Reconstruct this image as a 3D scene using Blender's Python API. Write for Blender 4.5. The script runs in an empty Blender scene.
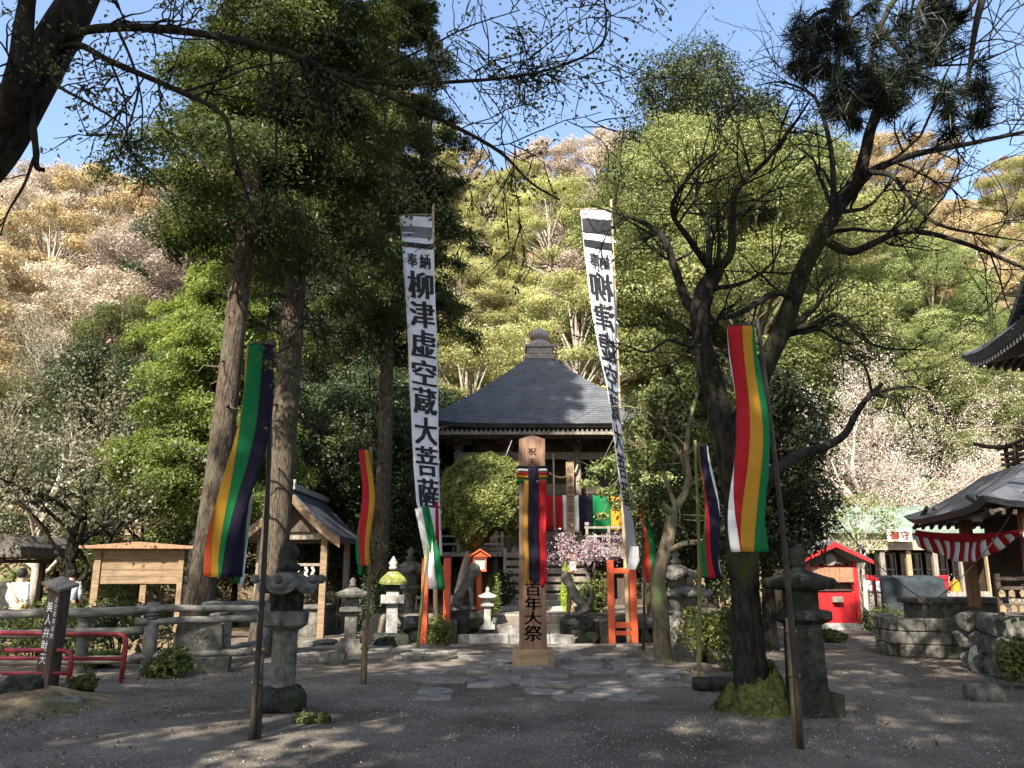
import bpy, bmesh, math, random
import numpy as np
from mathutils import Vector, Matrix, Quaternion
from mathutils import noise as mnoise

SC = bpy.context.scene
COL = SC.collection
rad = math.radians

# ------------------------------------------------------------------ camera, sky, sun, exposure
EYE = 1.55
FPX = 828.0
PITCH = rad(13.0)
CP, SP = math.cos(PITCH), math.sin(PITCH)
cam_d = bpy.data.cameras.new('camera')
cam_d.sensor_width = 36.0
cam_d.lens = 36.0 * FPX / 1024.0
cam_d.clip_start = 0.05
cam_d.clip_end = 2000
cam = bpy.data.objects.new('camera', cam_d)
cam.location = (0, 0, EYE)
cam.rotation_euler = (rad(90) + PITCH, 0, 0)
COL.objects.link(cam)
SC.camera = cam

SUN_EL, SUN_AZ = rad(42), rad(203)          # azimuth clockwise from the view direction
w = bpy.data.worlds.new('World')
SC.world = w
w.use_nodes = True
wn = w.node_tree
sky = wn.nodes.new('ShaderNodeTexSky')
sky.sky_type = 'NISHITA'
sky.sun_disc = False
sky.sun_elevation = SUN_EL
sky.sun_rotation = SUN_AZ
sky.air_density = 1.0
sky.dust_density = 2.5
sky.ozone_density = 1.0
bg = wn.nodes.get('Background')
bg.inputs['Strength'].default_value = 0.12
wn.links.new(sky.outputs['Color'], bg.inputs['Color'])

sd = bpy.data.lights.new('sun', 'SUN')
sd.energy = 5.0
sd.angle = rad(0.5)
sd.color = (1.0, 0.93, 0.82)
sun = bpy.data.objects.new('sun', sd)
sv = Vector((math.sin(SUN_AZ) * math.cos(SUN_EL), math.cos(SUN_AZ) * math.cos(SUN_EL), math.sin(SUN_EL)))
sun.rotation_euler = sv.to_track_quat('Z', 'Y').to_euler()
sun.location = sv * 60
COL.objects.link(sun)

SC.view_settings.view_transform = 'Standard'
SC.view_settings.look = 'None'
SC.view_settings.exposure = 1.68
SC.view_settings.gamma = 1.0
SC.view_settings.use_curve_mapping = False
SC.cycles.max_bounces = 6
SC.cycles.diffuse_bounces = 3
SC.cycles.glossy_bounces = 2
SC.cycles.transmission_bounces = 4
SC.cycles.use_denoising = True
SC.cycles.sample_clamp_indirect = 6

# ------------------------------------------------------------------ measuring helpers
def X(px, Y, z=0.0):
    return (px - 512) / FPX * (Y * CP + (z - EYE) * SP)
def Zh(py, Y):
    v = (384 - py) / FPX
    return EYE + Y * (SP + v * CP) / (CP - v * SP)
def P(px, py, Y):
    z = Zh(py, Y)
    return Vector((X(px, Y, z), Y, z))
def proj(p):
    D = p[1] * CP + (p[2] - EYE) * SP
    V = -p[1] * SP + (p[2] - EYE) * CP
    return 512 + FPX * p[0] / D, 384 - FPX * V / D, D
def sstep(a, b, x):
    t = min(1, max(0, (x - a) / (b - a)))
    return t * t * (3 - 2 * t)

def terrain(x, y):
    z = 0.0
    yb = 38 - 12 * sstep(-5, -14, x) + 3 * sstep(14, 22, x)
    s = max(0.0, y - yb)
    slope = 0.95 - 0.30 * sstep(-8, -32, x) + 0.05 * sstep(15, 40, x)
    rise = slope * (s - 3 * (1 - math.exp(-s / 3.0)))
    top = 44.0 - 12 * sstep(-10, -35, x)
    if rise > top:
        rise = top + (rise - top) * 0.15
    z += rise
    if s > 0:
        z += 1.2 * min(1, s / 6) * mnoise.noise(Vector((x * 0.12, y * 0.12, 0)))
    # terrace under the hall
    z += 0.62 * sstep(20.75, 20.95, y) * sstep(-3.7, -3.4, x) * sstep(6.4, 6.1, x) * (1 - sstep(36, 40, y))
    return z

# ------------------------------------------------------------------ objects, tags
def link(name, me, m=None, parent=None, loc=(0, 0, 0), rot=(0, 0, 0), bevel=0.0):
    o = bpy.data.objects.new(name, me)
    COL.objects.link(o)
    o.location = loc
    o.rotation_euler = rot
    if m is not None and me is not None:
        me.materials.clear()
        me.materials.append(m)
    if parent is not None:
        o.parent = parent
    if bevel > 0:
        b = o.modifiers.new('bevel', 'BEVEL')
        b.width = bevel
        b.segments = 2
        b.limit_method = 'ANGLE'
        b.angle_limit = rad(35)
    return o
def tag(o, label=None, cat=None, group=None, kind=None):
    if label: o['label'] = label
    if cat: o['category'] = cat
    if group: o['group'] = group
    if kind: o['kind'] = kind
    return o
def thing(name, label, cat, loc=(0, 0, 0), rz=0.0, group=None, rot=None, scale=None):
    o = bpy.data.objects.new(name, None)
    o.empty_display_size = 0.2
    COL.objects.link(o)
    o.location = loc
    o.rotation_euler = rot if rot else (0, 0, rz)
    if scale: o.scale = (scale, scale, scale) if not hasattr(scale, '__len__') else scale
    return tag(o, label, cat, group)
def copy_thing(src, label, loc, rot=(0, 0, 0), scale=1.0, group=None):
    r = src.copy()
    COL.objects.link(r)
    r.location = loc
    r.rotation_euler = rot
    r.scale = (scale, scale, scale) if not hasattr(scale, '__len__') else scale
    r['label'] = label
    if group: r['group'] = group
    for ch in list(src.children):
        c = ch.copy()
        COL.objects.link(c)
        c.parent = r
        for g in list(ch.children):
            d = g.copy()
            COL.objects.link(d)
            d.parent = c
    return r

# ------------------------------------------------------------------ mesh building
def np_mesh(name, verts, quads, smooth=False, tris=None):
    me = bpy.data.meshes.new(name)
    verts = np.asarray(verts, np.float32)
    quads = np.asarray(quads, np.int32).reshape(-1, 4)
    nq = len(quads)
    nt = 0 if tris is None else len(tris)
    me.vertices.add(len(verts))
    me.vertices.foreach_set('co', verts.ravel())
    loops = quads.ravel()
    starts = np.arange(nq, dtype=np.int32) * 4
    if nt:
        tris = np.asarray(tris, np.int32)
        starts = np.concatenate([starts, nq * 4 + np.arange(nt, dtype=np.int32) * 3])
        loops = np.concatenate([loops, tris.ravel()])
    me.loops.add(len(loops))
    me.loops.foreach_set('vertex_index', loops.astype(np.int32))
    me.polygons.add(nq + nt)
    me.polygons.foreach_set('loop_start', starts.astype(np.int32))
    if smooth:
        me.polygons.foreach_set('use_smooth', np.ones(nq + nt, bool))
    me.update(calc_edges=True)
    me.validate()
    return me

class MB:
    """collects shapes into one mesh"""
    def __init__(self):
        self.v, self.f = [], []
    def add(self, vs, fs):
        o = len(self.v)
        self.v += [tuple(p) for p in vs]
        self.f += [tuple(i + o for i in f) for f in fs]
        return self
    def box(self, c, s, rot=None, taper=1.0):
        x, y, z = s[0] / 2, s[1] / 2, s[2] / 2
        vs = []
        for k in (-1, 1):
            t = taper if k > 0 else 1.0
            vs += [(-x * t, -y * t, k * z), (x * t, -y * t, k * z), (x * t, y * t, k * z), (-x * t, y * t, k * z)]
        if rot is not None:
            R = rot if isinstance(rot, Matrix) else Matrix.Rotation(rot, 3, 'Z')
            vs = [R @ Vector(p) for p in vs]
        vs = [(p[0] + c[0], p[1] + c[1], p[2] + c[2]) for p in vs]
        return self.add(vs, [(3, 2, 1, 0), (4, 5, 6, 7), (0, 1, 5, 4), (1, 2, 6, 5), (2, 3, 7, 6), (3, 0, 4, 7)])
    def bar(self, a, b, wd, hg):
        a, b = Vector(a), Vector(b)
        d = b - a
        q = d.to_track_quat('X', 'Z').to_matrix()
        return self.box((a + b) / 2, (d.length, wd, hg), q)
    def tube(self, pts, radii, n=8, cap=True):
        pts = [Vector(p) for p in pts]
        if not hasattr(radii, '__len__'):
            radii = [radii] * len(pts)
        prev = None
        rings = []
        for i, p in enumerate(pts):
            t = (pts[min(i + 1, len(pts) - 1)] - pts[max(i - 1, 0)])
            if t.length < 1e-9: t = Vector((0, 0, 1))
            t.normalize()
            if prev is None:
                a = Vector((1, 0, 0)) if abs(t.x) < 0.9 else Vector((0, 1, 0))
                u = t.cross(a).normalized()
            else:
                u = (prev - t * prev.dot(t)).normalized()
            prev = u
            b = t.cross(u)
            rings.append([p + (u * math.cos(2 * math.pi * k / n) + b * math.sin(2 * math.pi * k / n)) * radii[i] for k in range(n)])
        vs = [q for r in rings for q in r]
        fs = []
        for i in range(len(pts) - 1):
            for k in range(n):
                k2 = (k + 1) % n
                fs.append((i * n + k, i * n + k2, (i + 1) * n + k2, (i + 1) * n + k))
        if cap:
            fs.append(tuple(range(n))[::-1])
            fs.append(tuple((len(pts) - 1) * n + k for k in range(n)))
        return self.add(vs, fs)
    def lathe(self, prof, n=16, rot=0.0, c=(0, 0, 0), cap=True):
        vs, fs = [], []
        for r, z in prof:
            for k in range(n):
                a = 2 * math.pi * k / n + rot
                vs.append((c[0] + r * math.cos(a), c[1] + r * math.sin(a), c[2] + z))
        for i in range(len(prof) - 1):
            for k in range(n):
                k2 = (k + 1) % n
                fs.append((i * n + k, i * n + k2, (i + 1) * n + k2, (i + 1) * n + k))
        if cap:
            fs.append(tuple(range(n))[::-1])
            fs.append(tuple((len(prof) - 1) * n + k for k in range(n)))
        return self.add(vs, fs)
    def grid(self, S, nu, nv):
        vs = [S(i / nu, j / nv) for j in range(nv + 1) for i in range(nu + 1)]
        fs = [(j * (nu + 1) + i, j * (nu + 1) + i + 1, (j + 1) * (nu + 1) + i + 1, (j + 1) * (nu + 1) + i) for j in range(nv) for i in range(nu)]
        return self.add(vs, fs)
    def prism(self, poly, y0, y1):
        """poly in x,z extruded along y"""
        n = len(poly)
        vs = [(p[0], y0, p[1]) for p in poly] + [(p[0], y1, p[1]) for p in poly]
        fs = [tuple(range(n)), tuple(range(2 * n - 1, n - 1, -1))]
        for k in range(n):
            k2 = (k + 1) % n
            fs.append((k, k + n, k2 + n, k2))
        return self.add(vs, fs)
    def mesh(self, name, smooth=False):
        me = bpy.data.meshes.new(name)
        me.from_pydata(self.v, [], self.f)
        bm = bmesh.new()
        bm.from_mesh(me)
        bmesh.ops.recalc_face_normals(bm, faces=bm.faces)
        bm.to_mesh(me)
        bm.free()
        if smooth:
            me.polygons.foreach_set('use_smooth', np.ones(len(me.polygons), bool))
        me.update()
        return me
    def build(self, name, m, parent=None, smooth=False, bevel=0.0, loc=(0, 0, 0), rot=(0, 0, 0), solid=0.0):
        o = link(name, self.mesh(name, smooth), m, parent, loc, rot, bevel)
        if solid:
            s = o.modifiers.new('solid', 'SOLIDIFY')
            s.thickness = solid
            s.offset = 0
        return o

class Tubes:
    """many tapering branches in one numpy mesh"""
    def __init__(self):
        self.V, self.Q, self.n = [], [], 0
    def add(self, pts, radii, sides=6):
        pts = np.asarray(pts, float)
        k = len(pts)
        t = np.gradient(pts, axis=0)
        t /= np.linalg.norm(t, axis=1)[:, None] + 1e-9
        ref = np.array([0.31, 0.23, 0.92]) if abs(t[0, 2]) < 0.8 else np.array([0.95, 0.2, 0.1])
        u = np.cross(t, ref)
        u /= np.linalg.norm(u, axis=1)[:, None] + 1e-9
        b = np.cross(t, u)
        a = np.arange(sides) * 2 * np.pi / sides
        R = np.asarray(radii, float).reshape(-1, 1, 1)
        ring = pts[:, None, :] + R * (u[:, None, :] * np.cos(a)[None, :, None] + b[:, None, :] * np.sin(a)[None, :, None])
        self.V.append(ring.reshape(-1, 3))
        i = np.arange(k - 1)[:, None] * sides
        s = np.arange(sides)[None, :]
        s2 = (s + 1) % sides
        q = np.stack([i + s, i + s2, i + sides + s2, i + sides + s], -1).reshape(-1, 4) + self.n
        self.Q.append(q)
        self.n += k * sides
    def mesh(self, name):
        return np_mesh(name, np.concatenate(self.V), np.concatenate(self.Q), smooth=True)

def leaf_mesh(name, C, N, size, rng, aspect=0.5, droop=None):
    n = len(C)
    C = np.asarray(C, float)
    N = np.asarray(N, float)
    N = N / (np.linalg.norm(N, axis=1)[:, None] + 1e-9)
    a = rng.normal(size=(n, 3)) if droop is None else droop + rng.normal(size=(n, 3)) * 0.45
    a -= N * np.sum(a * N, 1)[:, None]
    a /= np.linalg.norm(a, axis=1)[:, None] + 1e-9
    b = np.cross(N, a)
    s = (np.asarray(size) * (0.65 + 0.7 * rng.random(n)))[:, None]
    wv = s * aspect
    V = np.stack([C - a * s * 0.5, C + b * wv * 0.5 + N * wv * 0.18, C + a * s * 0.5 - N * s * 0.1, C - b * wv * 0.5 + N * wv * 0.18], 1).reshape(-1, 3)
    return np_mesh(name, V, np.arange(n * 4).reshape(-1, 4))

def smooth_path(pts, k=4):
    """Catmull-Rom through 3-d points"""
    p = np.asarray(pts, float)
    p = np.concatenate([[2 * p[0] - p[1]], p, [2 * p[-1] - p[-2]]])
    out = []
    for i in range(1, len(p) - 2):
        for j in range(k):
            t = j / k
            out.append(0.5 * (2 * p[i] + (p[i + 1] - p[i - 1]) * t + (2 * p[i - 1] - 5 * p[i] + 4 * p[i + 1] - p[i + 2]) * t * t + (3 * p[i] - p[i - 1] - 3 * p[i + 1] + p[i + 2]) * t ** 3))
    out.append(p[-2])
    return np.array(out)

# ------------------------------------------------------------------ materials
def new_mat(name):
    m = bpy.data.materials.new(name)
    m.use_nodes = True
    nt = m.node_tree
    nt.nodes.clear()
    out = nt.nodes.new('ShaderNodeOutputMaterial')
    return m, nt, out
def nd(nt, t, **kw):
    n = nt.nodes.new(t)
    for k, v in kw.items():
        if k.startswith('_'): setattr(n, k[1:], v)
        else: n.inputs[k.replace('__', ' ')].default_value = v
    return n
def c4(c): return (c[0], c[1], c[2], 1)
def mat(name, c1, c2=None, scale=6.0, rough=0.75, bump=0.0, bscale=None, stretch=(1, 1, 1), lo=0.38, hi=0.62, c3=None, s3=2.0, t3=(0.52, 0.66), spec=0.3, metal=0.0, detail=6, wave=None, transl=0.0):
    m, nt, out = new_mat(name)
    L = nt.links.new
    p = nd(nt, 'ShaderNodeBsdfPrincipled', Roughness=rough, Metallic=metal)
    p.inputs['Specular IOR Level'].default_value = spec
    tc = nd(nt, 'ShaderNodeTexCoord')
    mp = nd(nt, 'ShaderNodeMapping')
    mp.inputs['Scale'].default_value = stretch
    L(tc.outputs['Object'], mp.inputs['Vector'])
    c2 = c2 or c1
    n1 = nd(nt, 'ShaderNodeTexNoise', Scale=scale, Detail=detail, Roughness=0.62)
    L(mp.outputs[0], n1.inputs['Vector'])
    r = nd(nt, 'ShaderNodeValToRGB')
    r.color_ramp.elements[0].position = lo
    r.color_ramp.elements[1].position = hi
    r.color_ramp.elements[0].color = c4(c1)
    r.color_ramp.elements[1].color = c4(c2)
    L(n1.outputs['Fac'], r.inputs['Fac'])
    col = r.outputs['Color']
    if c3 is not None:
        n3 = nd(nt, 'ShaderNodeTexNoise', Scale=s3, Detail=5, Roughness=0.65)
        L(tc.outputs['Object'], n3.inputs['Vector'])
        mr = nd(nt, 'ShaderNodeMapRange')
        mr.inputs['From Min'].default_value = t3[0]
        mr.inputs['From Max'].default_value = t3[1]
        L(n3.outputs['Fac'], mr.inputs['Value'])
        mx = nd(nt, 'ShaderNodeMix', _data_type='RGBA')
        L(mr.outputs[0], mx.inputs['Factor'])
        L(col, mx.inputs[6])
        mx.inputs[7].default_value = c4(c3)
        col = mx.outputs[2]
    L(col, p.inputs['Base Color'])
    if bump:
        n2 = nd(nt, 'ShaderNodeTexNoise', Scale=bscale or scale * 3, Detail=5)
        L(mp.outputs[0], n2.inputs['Vector'])
        h = n2.outputs['Fac']
        if wave:
            wv = nd(nt, 'ShaderNodeTexWave', Scale=wave[1])
            wv.wave_type = 'BANDS'
            wv.bands_direction = wave[0]
            wv.wave_profile = 'SAW'
            L(tc.outputs['Object'], wv.inputs['Vector'])
            ad = nd(nt, 'ShaderNodeMath', _operation='MULTIPLY_ADD')
            L(wv.outputs['Fac'], ad.inputs[0])
            ad.inputs[1].default_value = wave[2]
            L(h, ad.inputs[2])
            h = ad.outputs[0]
        b = nd(nt, 'ShaderNodeBump', Strength=min(1.0, bump), Distance=0.03)
        L(h, b.inputs['Height'])
        L(b.outputs[0], p.inputs['Normal'])
    sh = p.outputs[0]
    if transl:
        tr = nd(nt, 'ShaderNodeBsdfTranslucent')
        L(col, tr.inputs['Color'])
        ms = nd(nt, 'ShaderNodeMixShader', Fac=transl)
        L(sh, ms.inputs[1]); L(tr.outputs[0], ms.inputs[2])
        sh = ms.outputs[0]
    L(sh, out.inputs['Surface'])
    return m
def leafmat(name, cols, tr=0.4, tcol=(1.25, 1.2, 0.6), patch=1.2, vary=0.25, rough=0.5):
    """leaf colours: by leaf, by clump and by tree"""
    m, nt, out = new_mat(name)
    L = nt.links.new
    ge = nd(nt, 'ShaderNodeNewGeometry')
    tc = nd(nt, 'ShaderNodeTexCoord')
    oi = nd(nt, 'ShaderNodeObjectInfo')
    ns = nd(nt, 'ShaderNodeTexNoise', Scale=patch, Detail=3)
    L(tc.outputs['Object'], ns.inputs['Vector'])
    ad = nd(nt, 'ShaderNodeMath', _operation='MULTIPLY_ADD')
    L(ge.outputs['Random Per Island'], ad.inputs[0])
    ad.inputs[1].default_value = 0.38
    mr = nd(nt, 'ShaderNodeMapRange')
    mr.inputs['From Min'].default_value = 0.3
    mr.inputs['From Max'].default_value = 0.7
    mr.inputs['To Max'].default_value = 0.62
    L(ns.outputs['Fac'], mr.inputs['Value'])
    L(mr.outputs[0], ad.inputs[2])
    r = nd(nt, 'ShaderNodeValToRGB')
    e = r.color_ramp.elements
    while len(e) < len(cols): e.new(0.5)
    for i, c in enumerate(cols):
        e[i].position = i / (len(cols) - 1) * 0.8 + 0.1
        e[i].color = c4(c)
    L(ad.outputs[0], r.inputs['Fac'])
    hs = nd(nt, 'ShaderNodeHueSaturation')
    m2 = nd(nt, 'ShaderNodeMapRange')
    m2.inputs['To Min'].default_value = 1 - vary
    m2.inputs['To Max'].default_value = 1 + vary
    L(oi.outputs['Random'], m2.inputs['Value'])
    L(m2.outputs[0], hs.inputs['Value'])
    m3 = nd(nt, 'ShaderNodeMapRange')
    m3.inputs['To Min'].default_value = 0.485
    m3.inputs['To Max'].default_value = 0.515
    L(oi.outputs['Random'], m3.inputs['Value'])
    L(m3.outputs[0], hs.inputs['Hue'])
    L(r.outputs['Color'], hs.inputs['Color'])
    d = nd(nt, 'ShaderNodeBsdfPrincipled', Roughness=rough)
    d.inputs['Specular IOR Level'].default_value = 0.3
    L(hs.outputs[0], d.inputs['Base Color'])
    t = nd(nt, 'ShaderNodeBsdfTranslucent')
    mm = nd(nt, 'ShaderNodeMix', _data_type='RGBA', _blend_type='MULTIPLY')
    mm.inputs['Factor'].default_value = 1
    L(hs.outputs[0], mm.inputs[6])
    mm.inputs[7].default_value = c4(tcol)
    L(mm.outputs[2], t.inputs['Color'])
    ms = nd(nt, 'ShaderNodeMixShader', Fac=tr)
    L(d.outputs[0], ms.inputs[1]); L(t.outputs[0], ms.inputs[2])
    L(ms.outputs[0], out.inputs['Surface'])
    return m

M = {}
M['stone'] = mat('weathered stone', (0.048, 0.046, 0.04), (0.15, 0.14, 0.12), 7, 0.9, 0.5, 30, c3=(0.07, 0.085, 0.05), s3=3, t3=(0.54, 0.68))
M['stone_pale'] = mat('pale granite', (0.19, 0.185, 0.168), (0.35, 0.34, 0.31), 14, 0.85, 0.35, 40, c3=(0.22, 0.22, 0.19), s3=3, t3=(0.55, 0.7))
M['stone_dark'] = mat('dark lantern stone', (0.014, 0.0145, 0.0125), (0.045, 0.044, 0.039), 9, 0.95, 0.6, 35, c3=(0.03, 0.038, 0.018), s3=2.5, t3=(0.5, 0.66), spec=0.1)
M['moss'] = mat('moss', (0.03, 0.036, 0.010), (0.10, 0.105, 0.022), 16, 0.95, 0.8, 45)
M['mossy_stone'] = mat('mossy cap stone', (0.10, 0.115, 0.025), (0.19, 0.20, 0.05), 9, 0.95, 0.6, 40, c3=(0.3, 0.3, 0.26), s3=4, t3=(0.55, 0.65))
M['wood_dark'] = mat('old dark timber', (0.035, 0.026, 0.02), (0.085, 0.062, 0.045), 3, 0.75, 0.35, 8, stretch=(8, 8, 0.8))
M['wood_grey'] = mat('grey weathered timber', (0.13, 0.115, 0.095), (0.25, 0.22, 0.18), 3, 0.8, 0.35, 8, stretch=(8, 8, 0.8))
M['wood_fresh'] = mat('fresh cedar board', (0.14, 0.078, 0.047), (0.235, 0.14, 0.085), 2.5, 0.6, 0.2, 8, stretch=(9, 9, 0.7))
M['wood_pale'] = mat('pale new board', (0.22, 0.15, 0.082), (0.34, 0.245, 0.145), 2.5, 0.65, 0.25, 8, stretch=(0.8, 8, 9))
M['wood_board'] = mat('shade-dappled brown board', (0.14, 0.092, 0.05), (0.235, 0.16, 0.092), 2.5, 0.7, 0.3, 8, stretch=(0.8, 8, 9), c3=(0.12, 0.085, 0.055), s3=2.5)  # darker noise patches paint dappled shade into the brown wood
M['wood_brown'] = mat('brown slat wood', (0.20, 0.10, 0.055), (0.30, 0.17, 0.10), 3, 0.65, 0.3, 9, stretch=(8, 8, 0.9))
M['finial'] = mat('weathered bronze', (0.16, 0.14, 0.12), (0.26, 0.23, 0.2), 8, 0.6, 0.2)
M['vermilion'] = mat('vermilion paint', (0.48, 0.07, 0.024), (0.58, 0.115, 0.042), 5, 0.5, 0.15, 25, c3=(0.45, 0.10, 0.05), s3=5, t3=(0.56, 0.75))
M['red_paint'] = mat('red booth paint', (0.36, 0.012, 0.016), (0.46, 0.024, 0.026), 5, 0.5, 0.2, 20, c3=(0.27, 0.02, 0.02), s3=4, t3=(0.5, 0.7))
M['red_steel'] = mat('red painted steel', (0.17, 0.016, 0.022), (0.25, 0.03, 0.036), 8, 0.4, 0.1, 30, c3=(0.3, 0.06, 0.05), s3=6, t3=(0.58, 0.75))
M['roof_copper'] = mat('grey sheet roof', (0.055, 0.06, 0.068), (0.095, 0.10, 0.11), 2.5, 0.6, 0.8, 12, wave=('Z', 2.6, 1.2), spec=0.3, c3=(0.075, 0.075, 0.065), s3=1.2, t3=(0.5, 0.7))
M['roof_tile'] = mat('dark sheet roof', (0.05, 0.055, 0.065), (0.085, 0.09, 0.10), 3, 0.5, 0.5, 12, wave=('Z', 4.0, 0.5), spec=0.45)
M['roof_green'] = mat('verdigris copper roof', (0.115, 0.15, 0.12), (0.17, 0.21, 0.172), 2.5, 0.8, 0.4, 10, wave=('X', 2.4, 0.5))
M['roof_bark'] = mat('old bark roof', (0.045, 0.04, 0.035), (0.10, 0.09, 0.075), 6, 0.9, 0.5, 25)
M['plaster'] = mat('plaster', (0.72, 0.71, 0.68), (0.8, 0.79, 0.76), 4, 0.9, 0.1)
M['beige_wall'] = mat('beige board fascia', (0.24, 0.20, 0.15), (0.32, 0.27, 0.21), 4, 0.85, 0.1)
M['bamboo_green'] = mat('green bamboo', (0.13, 0.15, 0.045), (0.22, 0.22, 0.08), 3, 0.45, 0.1, 10, stretch=(6, 6, 1))
M['bamboo_brown'] = mat('dry bamboo', (0.10, 0.07, 0.035), (0.20, 0.145, 0.075), 3, 0.5, 0.1, 10, stretch=(6, 6, 1))
M['bamboo_dark'] = mat('dark bamboo', (0.022, 0.02, 0.016), (0.05, 0.042, 0.03), 3, 0.5, 0.1, 10, stretch=(6, 6, 1))
M['bamboo_tan'] = mat('tan bamboo', (0.34, 0.24, 0.13), (0.46, 0.34, 0.2), 3, 0.5, 0.1, 10, stretch=(6, 6, 1))
M['log_rail'] = mat('weathered pale log', (0.085, 0.08, 0.07), (0.21, 0.2, 0.175), 3, 0.85, 0.35, 14, stretch=(1, 5, 5), c3=(0.12, 0.12, 0.09), s3=2)
M['metal_dark'] = mat('dark metal', (0.03, 0.03, 0.032), (0.05, 0.05, 0.05), 8, 0.5, 0.1)
M['gold'] = mat('dull brass', (0.35, 0.24, 0.08), (0.45, 0.3, 0.1), 8, 0.4, 0, metal=0.8)
M['ink'] = mat('black ink', (0.012, 0.012, 0.014), (0.022, 0.022, 0.025), 10, 0.8)
M['ink_white'] = mat('white lettering', (0.72, 0.72, 0.7), (0.78, 0.78, 0.76), 10, 0.7)
M['ink_red'] = mat('red lettering', (0.55, 0.06, 0.05), (0.6, 0.08, 0.06), 10, 0.7)
M['rope'] = mat('straw rope', (0.34, 0.27, 0.16), (0.45, 0.37, 0.24), 20, 0.9, 0.4)
M['paper'] = mat('white paper', (0.55, 0.5, 0.45), (0.64, 0.6, 0.55), 4, 0.8, transl=0.3)
M['skin'] = mat('skin', (0.48, 0.28, 0.20), (0.54, 0.33, 0.24), 6, 0.55)
M['hair'] = mat('black hair', (0.012, 0.01, 0.009), (0.03, 0.024, 0.02), 20, 0.5, 0.3)
M['shirt_white'] = mat('white shirt', (0.68, 0.68, 0.68), (0.76, 0.76, 0.76), 6, 0.85, 0.2)
M['shirt_grey'] = mat('grey blue shirt', (0.26, 0.29, 0.34), (0.34, 0.37, 0.42), 6, 0.85, 0.2)
M['trousers'] = mat('dark trousers', (0.02, 0.022, 0.028), (0.035, 0.036, 0.042), 6, 0.85, 0.2)
M['bag'] = mat('tan bag', (0.40, 0.27, 0.16), (0.46, 0.32, 0.2), 6, 0.7)
M['tarp'] = mat('blue grey tarp', (0.02, 0.025, 0.029), (0.04, 0.048, 0.052), 3, 0.85, 0.4, 8, spec=0.05)
M['sign_cream'] = mat('cream sign paint', (0.42, 0.38, 0.31), (0.5, 0.46, 0.39), 6, 0.8)
M['glass'] = mat('dark glass', (0.02, 0.022, 0.025), None, 4, 0.08, spec=0.6)
def cloth(name, a, tr=0.35):
    b = tuple(min(0.85, c * 1.12 + 0.004) for c in a)
    return mat(name, a, b, 5, 0.8, 0.25, 14, transl=tr, spec=0.15)
M['cl_white'] = cloth('white cloth', (0.76, 0.76, 0.78))
M['cl_red'] = cloth('red cloth', (0.42, 0.018, 0.026))
M['cl_orange'] = cloth('orange cloth', (0.46, 0.075, 0.02))
M['cl_yellow'] = cloth('yellow cloth', (0.48, 0.26, 0.028))
M['cl_green'] = cloth('green cloth', (0.010, 0.17, 0.055))
M['cl_purple'] = cloth('purple cloth', (0.009, 0.007, 0.019), 0.08)
M['cl_grey'] = cloth('grey printed cloth', (0.18, 0.18, 0.19), 0.2)
M['bark'] = mat('rough bark', (0.045, 0.038, 0.03), (0.12, 0.10, 0.08), 5, 0.9, 0.8, 10, stretch=(3, 3, 0.7), c3=(0.09, 0.10, 0.06), s3=1.5, t3=(0.52, 0.68))
M['bark_dark'] = mat('dark bark', (0.010, 0.0085, 0.007), (0.036, 0.031, 0.026), 7, 0.95, 1.0, 16, stretch=(2.4, 2.4, 0.7), spec=0.1, c3=(0.035, 0.042, 0.014), s3=1.6, t3=(0.54, 0.68))
M['bark_cedar'] = mat('conifer bark', (0.024, 0.019, 0.015), (0.115, 0.09, 0.066), 6, 0.95, 1.0, 10, stretch=(6, 6, 0.9), spec=0.1, c3=(0.085, 0.086, 0.058), s3=1.4)
M['bark_pale'] = mat('pale grey bark', (0.22, 0.19, 0.15), (0.40, 0.35, 0.29), 6, 0.9, 0.4, 12, stretch=(2, 2, 0.8))
M['bark_rose'] = mat('rosy twig bark', (0.26, 0.2, 0.16), (0.42, 0.34, 0.28), 6, 0.9, 0.3, 12)
M['bark_tan'] = mat('tan bark', (0.06, 0.05, 0.032), (0.155, 0.13, 0.08), 6, 0.9, 0.5, 12, stretch=(2, 2, 0.8), c3=(0.13, 0.15, 0.06), s3=2)

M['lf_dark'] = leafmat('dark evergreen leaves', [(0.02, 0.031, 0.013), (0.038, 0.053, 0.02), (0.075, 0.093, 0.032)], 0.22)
M['lf_conifer'] = leafmat('conifer sprays', [(0.022, 0.035, 0.012), (0.05, 0.068, 0.022), (0.11, 0.13, 0.042)], 0.35, patch=0.6)
M['lf_bright'] = leafmat('bright conifer sprays', [(0.06, 0.088, 0.024), (0.14, 0.175, 0.048), (0.25, 0.285, 0.085)], 0.45, patch=0.7)
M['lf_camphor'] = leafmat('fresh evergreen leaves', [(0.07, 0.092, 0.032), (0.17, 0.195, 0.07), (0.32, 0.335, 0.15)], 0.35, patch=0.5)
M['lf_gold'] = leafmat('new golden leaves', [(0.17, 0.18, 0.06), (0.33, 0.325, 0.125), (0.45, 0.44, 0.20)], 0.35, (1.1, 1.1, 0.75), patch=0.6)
M['lf_tan'] = leafmat('tan spring buds', [(0.26, 0.19, 0.10), (0.40, 0.31, 0.17), (0.48, 0.42, 0.22)], 0.35, (1.1, 1.05, 0.8), patch=0.5)
M['lf_rose'] = leafmat('pale rose blossom', [(0.28, 0.22, 0.165), (0.42, 0.345, 0.265), (0.54, 0.46, 0.37)], 0.35, (1, 1, 1), patch=0.5)
M['lf_white'] = leafmat('whitish blossom', [(0.44, 0.37, 0.31), (0.58, 0.52, 0.45), (0.70, 0.65, 0.58)], 0.35, (1, 1, 1), patch=0.5)
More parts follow.
